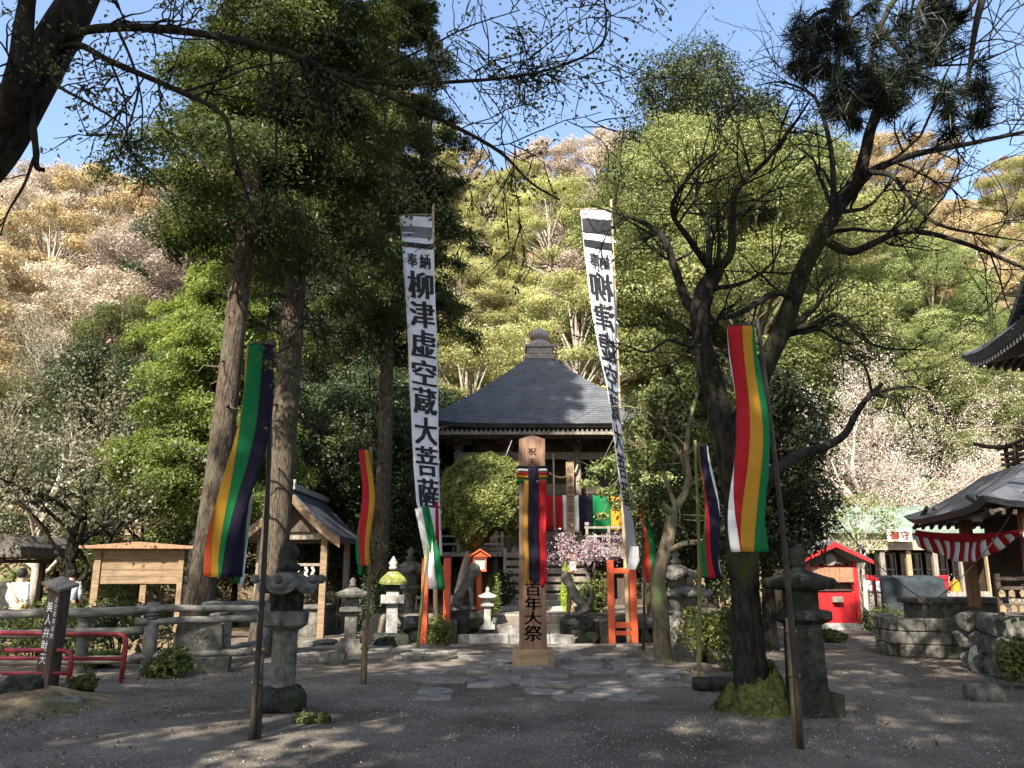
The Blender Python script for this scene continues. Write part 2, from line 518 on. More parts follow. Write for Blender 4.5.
M['lf_grey'] = leafmat('grey green leaves', [(0.06, 0.065, 0.04), (0.13, 0.13, 0.085), (0.24, 0.22, 0.16)], 0.3, patch=0.6)
M['lf_olive'] = leafmat('olive leaves', [(0.04, 0.055, 0.018), (0.09, 0.11, 0.03), (0.17, 0.19, 0.055)], 0.3, patch=0.9)
M['lf_clip'] = leafmat('clipped shrub leaves', [(0.06, 0.08, 0.018), (0.14, 0.165, 0.04), (0.24, 0.26, 0.08)], 0.25, patch=2.0)
M['lf_lime'] = leafmat('lime leaves', [(0.26, 0.33, 0.03), (0.38, 0.46, 0.05), (0.46, 0.52, 0.09)], 0.4, patch=2)
M['lf_pink'] = leafmat('pink blossom', [(0.32, 0.22, 0.26), (0.44, 0.33, 0.37), (0.56, 0.47, 0.5)], 0.4, (1, 1, 1), patch=3)
M['lf_pine'] = leafmat('pine needles', [(0.005, 0.009, 0.005), (0.009, 0.015, 0.008), (0.016, 0.024, 0.011)], 0.1)
M['lf_twig'] = leafmat('small young leaves', [(0.05, 0.06, 0.025), (0.10, 0.11, 0.04), (0.2, 0.17, 0.12)], 0.4)
M['petal'] = leafmat('fallen petals', [(0.26, 0.22, 0.21), (0.36, 0.31, 0.30), (0.46, 0.42, 0.4)], 0.1, (1, 1, 1))
# ------------------------------------------------------------------ ground, hillside, path
def gravel_mat():
    m, nt, out = new_mat('gravel with fallen petals')
    L = nt.links.new
    tc = nd(nt, 'ShaderNodeTexCoord')
    p = nd(nt, 'ShaderNodeBsdfPrincipled', Roughness=0.9)
    p.inputs['Specular IOR Level'].default_value = 0.2
    big = nd(nt, 'ShaderNodeTexNoise', Scale=0.45, Detail=6, Roughness=0.65)
    fine = nd(nt, 'ShaderNodeTexNoise', Scale=60, Detail=4, Roughness=0.7)
    for n in (big, fine): L(tc.outputs['Object'], n.inputs['Vector'])
    r1 = nd(nt, 'ShaderNodeValToRGB')
    r1.color_ramp.elements[0].position = 0.36; r1.color_ramp.elements[1].position = 0.64
    r1.color_ramp.elements[0].color = (0.068, 0.057, 0.043, 1); r1.color_ramp.elements[1].color = (0.18, 0.155, 0.125, 1)
    L(big.outputs['Fac'], r1.inputs['Fac'])
    r2 = nd(nt, 'ShaderNodeValToRGB')
    r2.color_ramp.elements[0].position = 0.3; r2.color_ramp.elements[1].position = 0.7
    r2.color_ramp.elements[0].color = (0.45, 0.45, 0.45, 1); r2.color_ramp.elements[1].color = (1.5, 1.48, 1.45, 1)
    L(fine.outputs['Fac'], r2.inputs['Fac'])
    mx = nd(nt, 'ShaderNodeMix', _data_type='RGBA', _blend_type='MULTIPLY'); mx.inputs['Factor'].default_value = 1
    L(r1.outputs[0], mx.inputs[6]); L(r2.outputs[0], mx.inputs[7])
    vo = nd(nt, 'ShaderNodeTexVoronoi', Scale=38); L(tc.outputs['Object'], vo.inputs['Vector'])
    lt = nd(nt, 'ShaderNodeMath', _operation='LESS_THAN'); lt.inputs[1].default_value = 0.26
    L(vo.outputs['Distance'], lt.inputs[0])
    sp = nd(nt, 'ShaderNodeSeparateColor'); L(vo.outputs['Color'], sp.inputs[0])
    pn = nd(nt, 'ShaderNodeTexNoise', Scale=0.9, Detail=4); L(tc.outputs['Object'], pn.inputs['Vector'])
    mr = nd(nt, 'ShaderNodeMapRange'); mr.inputs['From Min'].default_value = 0.36; mr.inputs['From Max'].default_value = 0.66
    mr.inputs['To Min'].default_value = 0.0; mr.inputs['To Max'].default_value = 0.7
    L(pn.outputs['Fac'], mr.inputs['Value'])
    l2 = nd(nt, 'ShaderNodeMath', _operation='LESS_THAN'); L(sp.outputs[0], l2.inputs[0]); L(mr.outputs[0], l2.inputs[1])
    ml = nd(nt, 'ShaderNodeMath', _operation='MULTIPLY'); L(lt.outputs[0], ml.inputs[0]); L(l2.outputs[0], ml.inputs[1])
    m3 = nd(nt, 'ShaderNodeMix', _data_type='RGBA'); L(ml.outputs[0], m3.inputs['Factor']); L(mx.outputs[2], m3.inputs[6])
    m3.inputs[7].default_value = (0.4, 0.36, 0.34, 1)
    L(m3.outputs[2], p.inputs['Base Color'])
    ad = nd(nt, 'ShaderNodeMath', _operation='MULTIPLY_ADD'); L(vo.outputs['Distance'], ad.inputs[0]); ad.inputs[1].default_value = -0.6; L(fine.outputs['Fac'], ad.inputs[2])
    b = nd(nt, 'ShaderNodeBump', Strength=0.8, Distance=0.02); L(ad.outputs[0], b.inputs['Height']); L(b.outputs[0], p.inputs['Normal'])
    L(p.outputs[0], out.inputs['Surface'])
    return m
M['gravel'] = gravel_mat()
M['litter'] = mat('leaf litter slope', (0.09, 0.062, 0.035), (0.23, 0.17, 0.10), 5, 0.95, 0.8, 24, c3=(0.05, 0.06, 0.02), s3=0.5, t3=(0.48, 0.62))
M['flag'] = mat('worn flagstone', (0.11, 0.102, 0.09), (0.21, 0.195, 0.17), 5, 0.85, 0.4, 25, c3=(0.32, 0.29, 0.28), s3=14, t3=(0.58, 0.7))
def build_land():
    xs = np.concatenate([np.arange(-160, -24, 6), np.arange(-24, -4, 0.5), np.arange(-4, -3, 0.1), np.arange(-3, 6, 0.5), np.arange(6, 6.6, 0.1), np.arange(6.6, 24, 0.6), np.arange(24, 161, 6)])
    ys = np.concatenate([np.arange(-60, 0, 6), np.arange(0, 20.5, 0.5), np.arange(20.5, 21.2, 0.06), np.arange(21.2, 44, 0.6), np.arange(44, 200, 4)])
    V = [(x, y, terrain(x, y) + (0.02 * mnoise.noise(Vector((x * 0.7, y * 0.7, 3))) if y < 40 else 0)) for y in ys for x in xs]
    nx = len(xs)
    qa, qb = [], []
    for j in range(len(ys) - 1):
        for i in range(nx - 1):
            cx, cy = (xs[i] + xs[i + 1]) / 2, (ys[j] + ys[j + 1]) / 2
            yb = 38 - 12 * sstep(-5, -14, cx) + 3 * sstep(14, 22, cx)
            hill = cy > yb or (cx < -7.6 and cy > 15.0)
            (qb if hill else qa).append((j * nx + i, j * nx + i + 1, (j + 1) * nx + i + 1, (j + 1) * nx + i))
    for nm, q, m in (('ground', qa, M['gravel']), ('hillside', qb, M['litter'])):
        q = np.array(q)
        used = np.unique(q)
        remap = np.full(len(V), -1); remap[used] = np.arange(len(used))
        tag(link(nm, np_mesh(nm, np.array(V)[used], remap[q], True), m), kind='structure')
build_land()

def build_path():
    """irregular flagstones from the forecourt to the steps and a second run towards the shop"""
    rng = random.Random(4)
    mb = MB()
    def run(cx, y0, y1, wd, dens, skew=0.0):
        y = y0
        while y < y1:
            rh = rng.uniform(0.45, 0.8)
            x = cx(y) - wd(y) / 2
            while x < cx(y) + wd(y) / 2:
                rw = rng.uniform(0.5, 1.15)
                if rng.random() < dens:
                    poly = []
                    n = rng.randint(6, 8)
                    a0 = rng.uniform(0, 6.28)
                    for k in range(n):
                        a = a0 + 2 * math.pi * k / n
                        e = 1.0 / max(abs(math.cos(a)), abs(math.sin(a))) ** 0.75
                        rr = rng.uniform(0.86, 1.0)
                        poly.append((x + rw / 2 + math.cos(a) * rw * 0.47 * rr * e, y + rh / 2 + math.sin(a) * rh * 0.47 * rr * e))
                    h = rng.uniform(0.012, 0.045)
                    t = (rng.uniform(-0.008, 0.008), rng.uniform(-0.008, 0.008))
                    b = [(p[0], p[1], -0.05) for p in poly]
                    m1 = [(p[0], p[1], h - 0.012) for p in poly]
                    mx, my = x + rw / 2, y + rh / 2
                    tp = [(mx + (p[0] - mx) * 0.95, my + (p[1] - my) * 0.95, h + (p[0] - mx) * t[0] * 3) for p in poly]
                    fs = [tuple(range(2 * n, 3 * n))]
                    for k in range(n):
                        k2 = (k + 1) % n
                        fs += [(k, k2, n + k2, n + k), (n + k, n + k2, 2 * n + k2, 2 * n + k)]
                    mb.add(b + m1 + tp, fs)
                x += rw
            y += rh
    run(lambda y: X(535, y) * 0.9 - 0.1, 11.0, 20.3, lambda y: 3.4 + 0.5 * math.sin(y), 0.62)
    run(lambda y: -2.6 + 0.25 * math.sin(y), 16.5, 20.5, lambda y: 3.6, 0.45)
    tag(mb.build('path', M['flag']), kind='structure')
build_path()

# fallen petals, uncountable
def build_petals():
    rng = np.random.default_rng(5)
    n = 26000
    y = 3.5 + 17 * rng.random(n) ** 1.25
    x = (rng.random(n) * 2 - 1) * (y * 0.66 + 0.5)
    keep = np.array([mnoise.noise(Vector((a * 0.5, b * 0.5, 9))) + 0.25 * r > -0.05 for a, b, r in zip(x, y, rng.normal(size=n))])
    keep &= ~((x < -7) & (y > 14.2))
    x, y = x[keep], y[keep]
    z = 0.024 + 0.01 * rng.random(len(x))
    N = rng.normal(size=(len(x), 3)) * 0.35 + np.array([0, 0, 1.0])
    o = link('petals', leaf_mesh('petals', np.stack([x, y, z], 1), N, 0.017, rng, 0.75), M['petal'])
    tag(o, 'pale cherry petals and debris fallen on the gravel', 'petals', kind='stuff')
build_petals()
def build_litter():
    rng = np.random.default_rng(15)
    n = 9000
    y = 4 + 17 * rng.random(n) ** 1.1
    x = (rng.random(n) * 2 - 1) * (y * 0.66 + 0.5)
    spots = [(-4.6, 9.6, 1.5), (-5.5, 13.2, 1.6), (3.0, 10.4, 1.1), (3.3, 14, 1.4), (-2.6, 9.4, .8), (7, 13, 1.2), (3.2, 8.8, .9), (-3, 18.5, 2.5), (3, 18.5, 2)]
    wgt = np.zeros(n)
    for a, b, r in spots: wgt = np.maximum(wgt, np.exp(-((x - a) ** 2 + (y - b) ** 2) / r ** 2))
    k = rng.random(n) < np.maximum(wgt, 0.05)
    x, y = x[k], y[k]
    N = rng.normal(size=(len(x), 3)) * 0.5 + np.array([0, 0, 1.0])
    o = link('leaf_litter', leaf_mesh('leaf litter', np.stack([x, y, 0.03 + 0.02 * rng.random(len(x))], 1), N, 0.05, rng, 0.5), leafmat('dead leaves', [(0.05, 0.032, 0.018), (0.12, 0.075, 0.04), (0.2, 0.14, 0.08)], 0.1))
    tag(o, 'brown dead leaves gathered on the gravel round tree feet and fences', 'leaf litter', kind='stuff')
build_litter()

# ------------------------------------------------------------------ plants: builders
def crown_points(rng, lumps, per, flat=0.75, shell=0.55):
    C, N = [], []
    for (c, r) in lumps:
        k = int(per * r * r)
        d = rng.normal(size=(k, 3)); d /= np.linalg.norm(d, axis=1)[:, None]
        rr = r * (shell + (1 - shell) * rng.random(k) ** 0.6)
        rr *= 1 + 0.22 * np.sin(d[:, 0] * 5 + c[0]) * np.sin(d[:, 1] * 5 + c[1]) + 0.15 * np.sin(d[:, 2] * 9 + c[2])
        p = d * rr[:, None]; p[:, 2] *= flat
        C.append(p + np.asarray(c))
        N.append(d * 0.7 + rng.normal(size=(k, 3)) * 0.55 + np.array([0, 0, 0.35]))
    return np.concatenate(C), np.concatenate(N)

def broadleaf(name, seed, H, R, z0, nl, lumpr, leaf, per, bark, leaves, flat=0.75, trunk_r=0.22, aspect=0.55, twigs=3, shell=0.55, shape='dome'):
    """returns (trunk mesh, crown mesh); z0: height where the crown starts"""
    rng = np.random.default_rng(seed)
    T = Tubes()
    lean = rng.normal(size=2) * 0.25
    top = np.array([lean[0], lean[1], H * 0.82])
    tp = smooth_path([(0, 0, -0.6), (lean[0] * 0.2 + rng.normal() * .1, lean[1] * 0.2, H * 0.25), (lean[0] * .7, lean[1] * .7, H * 0.55), top], 4)
    T.add(tp, np.linspace(trunk_r, trunk_r * 0.2, len(tp)) * np.where(tp[:, 2] < 0.3, 1.35, 1), 8)
    lumps = []
    hz = (H - z0) / 2
    for i in range(nl):
        a = i * 2.399 + rng.random() * 0.7
        q = (i + 0.5) / nl
        zz = 1 - 2 * q
        if shape == 'cone': rad_ = R * (0.25 + 0.75 * (1 - (zz + 1) / 2)) * (0.55 + 0.35 * rng.random())
        else: rad_ = R * math.sqrt(max(0.05, 1 - zz * zz)) * (0.5 + 0.42 * rng.random())
        c = np.array([rad_ * math.cos(a), rad_ * math.sin(a), z0 + hz + zz * hz * 0.82])
        r = R * lumpr * (0.7 + 0.6 * rng.random())
        lumps.append((c, r))
        s = tp[min(len(tp) - 2, max(2, int(len(tp) * (0.3 + 0.5 * (c[2] / H) - 0.1))))]
        mid = s * 0.5 + c * 0.5 + np.array([0, 0, 0.15 * np.linalg.norm(c - s)]) * rng.uniform(-0.4, 1)
        lp = smooth_path([s, mid, c], 4)
        T.add(lp, np.linspace(trunk_r * 0.36, trunk_r * 0.07, len(lp)), 5)
        for k in range(twigs):
            d = rng.normal(size=3); d /= np.linalg.norm(d); d[2] = abs(d[2]) * 0.6
            st = lp[rng.integers(3, len(lp))]
            e = c + d * r * 0.95
            m2 = (st + e) / 2 + rng.normal(size=3) * 0.12 * r
            wp = smooth_path([st, m2, e], 3)
            T.add(wp, np.linspace(trunk_r * 0.11, trunk_r * 0.03, len(wp)), 4)
    C, N = crown_points(rng, lumps, per, flat, shell)
    tm = T.mesh(name + ' trunk'); tm.materials.append(bark)
    cm = leaf_mesh(name + ' crown', C, N, leaf, rng, aspect); cm.materials.append(leaves)
    return tm, cm

def grow(T, rng, p, d, L, r, depth, tips, up=0.15, wob=0.25, spread=0.8, kids=3, sides=(7, 6, 5, 4, 3)):
    n = 6 if depth > 0 else 4
    pts, rr = [np.array(p, float)], [r]
    d = np.array(d, float); d /= np.linalg.norm(d)
    for i in range(n):
        d = d + rng.normal(size=3) * wob * 0.5 + np.array([0, 0, up]) * 0.3
        d /= np.linalg.norm(d)
        pts.append(pts[-1] + d * L / n)
        rr.append(r * (1 - 0.78 * (i + 1) / n) + 0.002)
    T.add(pts, rr, sides[min(len(sides) - 1, 4 - min(4, depth))])
    if depth == 0:
        tips.append((pts[-1], d)); tips.append((pts[-2], d))
        return
    for k in range(kids):
        i = rng.integers(1, n + 1)
        q = rng.normal(size=3); q -= d * q.dot(d); q /= np.linalg.norm(q) + 1e-9
        nd_ = d + q * spread * (0.7 + 0.6 * rng.random())
        grow(T, rng, pts[i], nd_, L * (0.5 + 0.25 * rng.random()), rr[i] * 0.65 + 0.001, depth - 1, tips, up, wob, spread, kids, sides)

def bare(name, seed, H, R, bark, leaves, leaf=0.12, per=3, depth=4, up=0.12, nl=6, z0=0.3, spread_out=0.9, trunk_r=0.2):
    rng = np.random.default_rng(seed)
    T = Tubes(); tips = []
    tp = smooth_path([(0, 0, -0.5), (rng.normal() * .15, rng.normal() * .15, H * 0.2), (rng.normal() * .3, rng.normal() * .3, H * z0 * 1.3), (rng.normal() * .5, rng.normal() * .5, H * 0.75)], 4)
    T.add(tp, np.linspace(trunk_r, trunk_r * 0.25, len(tp)), 8)
    for i in range(nl):
        a = i * 2.399 + rng.random()
        s = tp[int(len(tp) * (0.35 + 0.6 * i / nl))]
        d = (math.cos(a) * spread_out, math.sin(a) * spread_out, 0.55 + 0.6 * i / nl)
        grow(T, rng, s, d, R * (1.1 - 0.4 * i / nl), trunk_r * 0.42, depth - 1, tips, up, 0.3, 0.85, 4)
    tm = T.mesh(name + ' trunk'); tm.materials.append(bark)
    C = np.array([t[0] for t in tips]); 
    C = np.repeat(C, per, 0) + rng.normal(size=(len(C) * per, 3)) * 0.16
    cm = leaf_mesh(name + ' crown', C, rng.normal(size=C.shape) + np.array([0, 0, .3]), leaf, rng, 0.7); cm.materials.append(leaves)
    return tm, cm

def conifer(name, seed, H, R, z0, nb, per, leaf, bark, leaves, trunk_r=0.3, droop=0.35, top_shape=0.75, aspect=0.34, dead=0):
    rng = np.random.default_rng(seed)
    T = Tubes()
    tp = np.array([(0.06 * math.sin(z * .5), 0.05 * math.cos(z * .4), z) for z in np.linspace(-0.5, H, 14)])
    rr = np.linspace(trunk_r, trunk_r * 0.12, 14); rr[0] *= 1.4; 
    T.add(tp, rr, 12)
    C, N, D = [], [], []
    for i in range(nb + dead):
        if i < nb:
            q = (i + rng.random()) / nb
            z = z0 + (H - z0) * q
        else:
            q = 0; z = z0 * rng.uniform(0.45, 1.0)
        a = i * 2.399 + rng.random() * 0.8
        L = R * (1 - q ** 1.6 * top_shape) * rng.uniform(0.6, 1.08)
        if i >= nb: L *= rng.uniform(0.2, 0.5)
        out = np.array([math.cos(a), math.sin(a), 0])
        pts = [np.array([0, 0, z]) + out * L * t + np.array([0, 0, L * (0.22 * t - droop * t * t)]) + rng.normal(size=3) * 0.04 * L for t in np.linspace(0, 1, 6)]
        pts[0] = np.array([0, 0, z])
        T.add(pts, np.linspace(trunk_r * 0.16, 0.008, 6), 5)
        if i >= nb: continue
        side = np.array([-out[1], out[0], 0])
        ns = 9
        for k in range(ns):
            t = 0.18 + 0.82 * (k + rng.random()) / ns
            b0 = pts[0] * 0 + np.array([np.interp(t, np.linspace(0, 1, 6), [p_[j] for p_ in pts]) for j in range(3)])
            sg = 1 if k % 2 else -1
            sl = L * 0.42 * (1.1 - 0.6 * t) * rng.uniform(0.7, 1.2)
            e = b0 + side * sg * sl * 0.8 + out * sl * 0.5 + np.array([0, 0, -sl * rng.uniform(0.1, 0.6)])
            T.add([b0, (b0 + e) / 2 + np.array([0, 0, 0.05 * sl]), e], [trunk_r * 0.05, trunk_r * 0.035, 0.004], 3)
            m = int(per * (0.5 + sl))
            u = rng.random(m)
            pos = b0 + (e - b0) * u[:, None] + rng.normal(size=(m, 3)) * np.array([0.16, 0.16, 0.1]) * (0.5 + sl * 0.5)
            pos[:, 2] -= rng.random(m) ** 2 * 0.45 * sl
            C.append(pos)
            N.append(rng.normal(size=(m, 3)) * 0.55 + np.array([0, 0, 0.8]) + out * 0.3)
            D.append(np.tile((e - b0) / (np.linalg.norm(e - b0) + 1e-6) * 0.5 + np.array([0, 0, -0.5]), (m, 1)))
    C, N, D = map(np.concatenate, (C, N, D))
    tm = T.mesh(name + ' trunk'); tm.materials.append(bark)
    cm = leaf_mesh(name + ' crown', C, N, leaf, rng, aspect, D); cm.materials.append(leaves)
    return tm, cm

def plant(name, meshes, label, cat, loc, rot=(0, 0, 0), scale=1.0, group=None, names=('trunk', 'crown')):
    t = thing(name, label, cat, loc, 0, group, rot, scale)
    for nm, me in zip(names, meshes):
        if me is not None: link(nm, me, None, t)
    return t

def shrub(name, label, loc, rx, ry, rz, leaf, per, lm, seed=0, lumps=9, group=None, cat='shrub'):
    """leafy mass on a few stems"""
    rng = np.random.default_rng(seed)
    L = []
    for i in range(lumps):
        d = rng.normal(size=3); d /= np.linalg.norm(d)
        L.append((np.array([d[0] * 0.5, d[1] * 0.5, 0.5 + d[2] * 0.32]), 0.42 * rng.uniform(0.75, 1.15)))
    C, N = crown_points(rng, L, per, 0.85, 0.7)
    C[:, 2] = np.maximum(C[:, 2], 0.03 * rng.random(len(C)))
    C *= np.array([rx, ry, rz])
    T = Tubes()
    for i in range(7):
        e = np.array([rng.normal() * 0.25 * rx, rng.normal() * 0.25 * ry, rz * 0.7])
        T.add([e * np.array([.2, .2, -0.02]), e * np.array([.5, .5, .5]), e], [0.018, 0.012, 0.005], 4)
    tm = T.mesh(name + ' stems'); tm.materials.append(M['bark_dark'])
    cm = leaf_mesh(name + ' foliage', C, N, leaf, rng, 0.55); cm.materials.append(lm)
    return plant(name, (tm, cm), label, cat, loc, group=group, names=('stem', 'foliage'))

# ------------------------------------------------------------------ hillside trees
PROTO = {
    'dark': [broadleaf('dark tree', s, 11, 3.9, 1.6, 20, 0.35, 0.125, 2100, M['bark_dark'], M['lf_dark'], 0.8, shell=0.5) for s in (1, 2)],
    'camphor': [broadleaf('pale evergreen', s, 12, 4.6, 1.8, 40, 0.235, 0.085, 4200, M['bark_tan'], M['lf_camphor'], 0.7, shell=0.62) for s in (3, 4)],
    'gold': [broadleaf('golden tree', s, 11, 4.6, 2.0, 36, 0.26, 0.10, 1500, M['bark_pale'], M['lf_gold'], 0.36, twigs=6, shell=0.15) for s in (5, 6)],
    'tan': [broadleaf('tan tree', s, 11, 4.4, 2.4, 36, 0.21, 0.15, 900, M['bark_pale'], M['lf_tan'], 0.6, twigs=8, shell=0.3) for s in (7, 8)],
    'rose': [broadleaf('mountain cherry', s, 10, 4.6, 2.2, 38, 0.21, 0.14, 950, M['bark_rose'], M['lf_rose'], 0.6, twigs=8, shell=0.3) for s in (9, 10)],
    'grey': [bare('grey tree', s, 10, 4.3, M['bark_pale'], M['lf_grey'], 0.12, 5, 4) for s in (11, 12)],
    'cedar': [conifer('hill cedar', s, 15, 3.0, 2.5, 60, 70, 0.22, M['bark_cedar'], M['lf_dark'], 0.26, 0.4, 0.95, 0.45) for s in (13,)],
    'olive': [broadleaf('olive tree', s, 10, 4.0, 1.6, 26, 0.3, 0.115, 1900, M['bark_tan'], M['lf_olive'], 0.7, shell=0.4) for s in (14, 15)],
}
KINDTXT = {
    'dark': ('dark evergreen tree', 'dark evergreen trees on the hillside'), 'camphor': ('pale green round-crowned evergreen', 'pale green evergreens on the hillside'),
    'gold': ('golden new-leaved tree in layers', 'golden trees on the hillside'), 'tan': ('tan budding tree with fine twigs', 'tan budding trees on the hillside'),
    'rose': ('rosy beige mountain cherry', 'mountain cherries on the hillside'), 'grey': ('nearly bare grey twiggy tree', 'bare grey trees on the hillside'),
    'cedar': ('dark pointed cedar', 'pointed cedars on the hillside'), 'olive': ('olive green bushy tree', 'olive green trees on the hillside')}
NAMES = {'dark': 'evergreen_tree', 'camphor': 'evergreen_tree', 'gold': 'maple_tree', 'tan': 'oak_tree', 'rose': 'cherry_tree', 'grey': 'bare_tree', 'cedar': 'cedar_tree', 'olive': 'broadleaf_tree'}
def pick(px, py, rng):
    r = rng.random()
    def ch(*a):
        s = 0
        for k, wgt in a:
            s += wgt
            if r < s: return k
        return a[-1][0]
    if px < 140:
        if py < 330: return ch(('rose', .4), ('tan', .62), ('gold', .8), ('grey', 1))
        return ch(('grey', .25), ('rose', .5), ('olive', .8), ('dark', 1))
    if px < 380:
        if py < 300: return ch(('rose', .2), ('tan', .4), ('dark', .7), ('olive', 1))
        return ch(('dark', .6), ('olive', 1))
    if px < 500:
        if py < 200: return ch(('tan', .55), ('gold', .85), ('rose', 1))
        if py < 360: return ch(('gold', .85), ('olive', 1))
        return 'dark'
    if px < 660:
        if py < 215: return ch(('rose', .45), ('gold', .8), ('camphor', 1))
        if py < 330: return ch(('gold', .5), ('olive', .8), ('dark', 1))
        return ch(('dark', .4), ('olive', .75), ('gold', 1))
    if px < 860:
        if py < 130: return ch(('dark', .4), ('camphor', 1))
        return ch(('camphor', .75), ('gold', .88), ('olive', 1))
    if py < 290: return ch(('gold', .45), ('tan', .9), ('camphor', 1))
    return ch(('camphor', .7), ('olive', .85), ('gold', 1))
def place(px):
    for lim, s in ((50, 'at far left'), (140, 'left of tall conifers'), (215, 'behind leaning conifer trunk'), (330, 'behind thicker conifer trunk'), (398, 'left of left white banner'),
                   (440, 'behind left white banner'), (500, 'above hall roof'), (575, 'above hall finial'), (640, 'behind right white banner'),
                   (705, 'right of white banners'), (775, 'behind big bare maple'), (850, 'right of big maple'), (925, 'above shop roof'), (990, 'above striped curtain')):
        if px < lim: return s
    return 'at far right'
def row(s):
    return 'at hillside foot' if s < 6 else 'low on hillside' if s < 14 else 'halfway up hillside' if s < 24 else 'high on hillside' if s < 36 else 'on hill crest'
HILL_HIDE = set()
def hill_trees():
    rng = random.Random(21)
    spots = []
    extra = [  # hand-set trees that carry the picture: px, y, kind, scale
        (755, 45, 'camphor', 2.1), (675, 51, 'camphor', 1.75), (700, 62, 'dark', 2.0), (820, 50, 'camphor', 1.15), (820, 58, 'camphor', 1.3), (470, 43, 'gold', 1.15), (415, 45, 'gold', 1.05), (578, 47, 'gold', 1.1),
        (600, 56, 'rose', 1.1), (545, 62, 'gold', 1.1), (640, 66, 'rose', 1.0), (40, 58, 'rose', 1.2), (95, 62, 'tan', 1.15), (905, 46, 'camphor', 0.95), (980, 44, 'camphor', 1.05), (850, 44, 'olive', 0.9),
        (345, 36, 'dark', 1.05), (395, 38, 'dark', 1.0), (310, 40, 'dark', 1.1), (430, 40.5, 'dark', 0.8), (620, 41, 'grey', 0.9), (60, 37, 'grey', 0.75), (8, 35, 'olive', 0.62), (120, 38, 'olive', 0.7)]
    for px, y, k, s in extra:
        x = X(px, y, terrain(X(px, y, 8), y) + 5)
        spots.append((x, y, k, s))
    y = 41.0
    while y < 84:
        st = 5.6 + y * 0.018
        half = y * 0.68 + 7
        x = -half + rng.random() * st
        while x < half:
            xx, yy = x + rng.uniform(-1.4, 1.4), y + rng.uniform(-1.8, 1.8)
            x += st
            if any((xx - q[0]) ** 2 + (yy - q[1]) ** 2 < (3.6 * q[3]) ** 2 for q in spots): continue
            if yy < 46 and abs(xx) < 9 and yy < 41: continue
            px, py, D = proj((xx, yy, terrain(xx, yy) + 7))
            if px < -50 or px > 1075: continue
            spots.append((xx, yy, pick(px, py, rng), rng.uniform(0.82, 1.12)))
        y += 5.4
    for x0 in (-19, -23, -28, -16, -33):      # the nearer slope at the left
        for y0 in (31, 37):
            xx, yy = x0 + rng.uniform(-1, 1), y0 + rng.uniform(-1.5, 1.5)
            px, py, D = proj((xx, yy, terrain(xx, yy) + 6))
            if -60 < px < 300: spots.append((xx, yy, rng.choice(['grey', 'olive', 'grey', 'dark', 'grey']), rng.uniform(0.5, 0.68)))
    spots.sort(key=lambda q: proj((q[0], q[1], terrain(q[0], q[1]) + 6))[0])
    base = {}
    for i, (x, y, k, s) in enumerate(spots):
        z = terrain(x, y)
        px, py, D = proj((x, y, z + 6 * s))
        yb = 38 - 12 * sstep(-5, -14, x) + 3 * sstep(14, 22, x)
        base.setdefault((k, row(y - yb), place(px)), []).append(i)
    ords = ['leftmost', 'second from left', 'third from left', 'fourth from left', 'fifth from left', 'sixth from left', 'seventh from left', 'eighth from left']
    first = {}
    for (k, rw, pl), idx in base.items():
        for j, i in enumerate(idx):
            x, y, _, s = spots[i]
            lab = f'{KINDTXT[k][0]} {rw}, {pl}' + (f', {ords[j]}' if len(idx) > 1 else '')
            v = i % len(PROTO[k])
            rot = (rad(rng.uniform(-4, 4)), rad(rng.uniform(-4, 4)), rng.uniform(0, 6.28))
            loc = (x, y, terrain(x, y) - 0.1)
            sc = (s * rng.uniform(0.92, 1.08), s * rng.uniform(0.92, 1.08), s * rng.uniform(0.92, 1.1))
            if i in HILL_HIDE: continue
            if (k, v) not in first:
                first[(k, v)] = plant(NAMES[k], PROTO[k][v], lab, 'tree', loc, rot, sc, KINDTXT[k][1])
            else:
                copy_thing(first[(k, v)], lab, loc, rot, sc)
hill_trees()

def undergrowth():
    rng = np.random.default_rng(8)
    n = 30000
    y = 15 + 45 * rng.random(n)
    x = (rng.random(n) * 2 - 1) * (y * 0.66 + 3)
    z = np.array([terrain(a, b) for a, b in zip(x, y)])
    cl = np.array([mnoise.noise(Vector((a * 0.35, b * 0.35, 4))) for a, b in zip(x, y)])
    yb = np.array([38 - 12 * sstep(-5, -14, a) + 3 * sstep(14, 22, a) for a in x])
    hill = (y > yb + 0.5) | ((x < -8.6) & (y > 17) & (y < 40))
    k = hill & (cl > -0.1)
    x, y, z, cl = x[k], y[k], z[k], cl[k]
    C = np.stack([x, y, z + rng.random(len(x)) * (0.35 + 1.6 * np.maximum(cl, 0))], 1)
    o = link('undergrowth', leaf_mesh('undergrowth', C, rng.normal(size=C.shape) + np.array([0, -0.2, 0.6]), 0.26, rng, 0.5), M['lf_olive'])
    tag(o, 'low leafy undergrowth covering the slope below the trees', 'undergrowth', kind='stuff')
undergrowth()

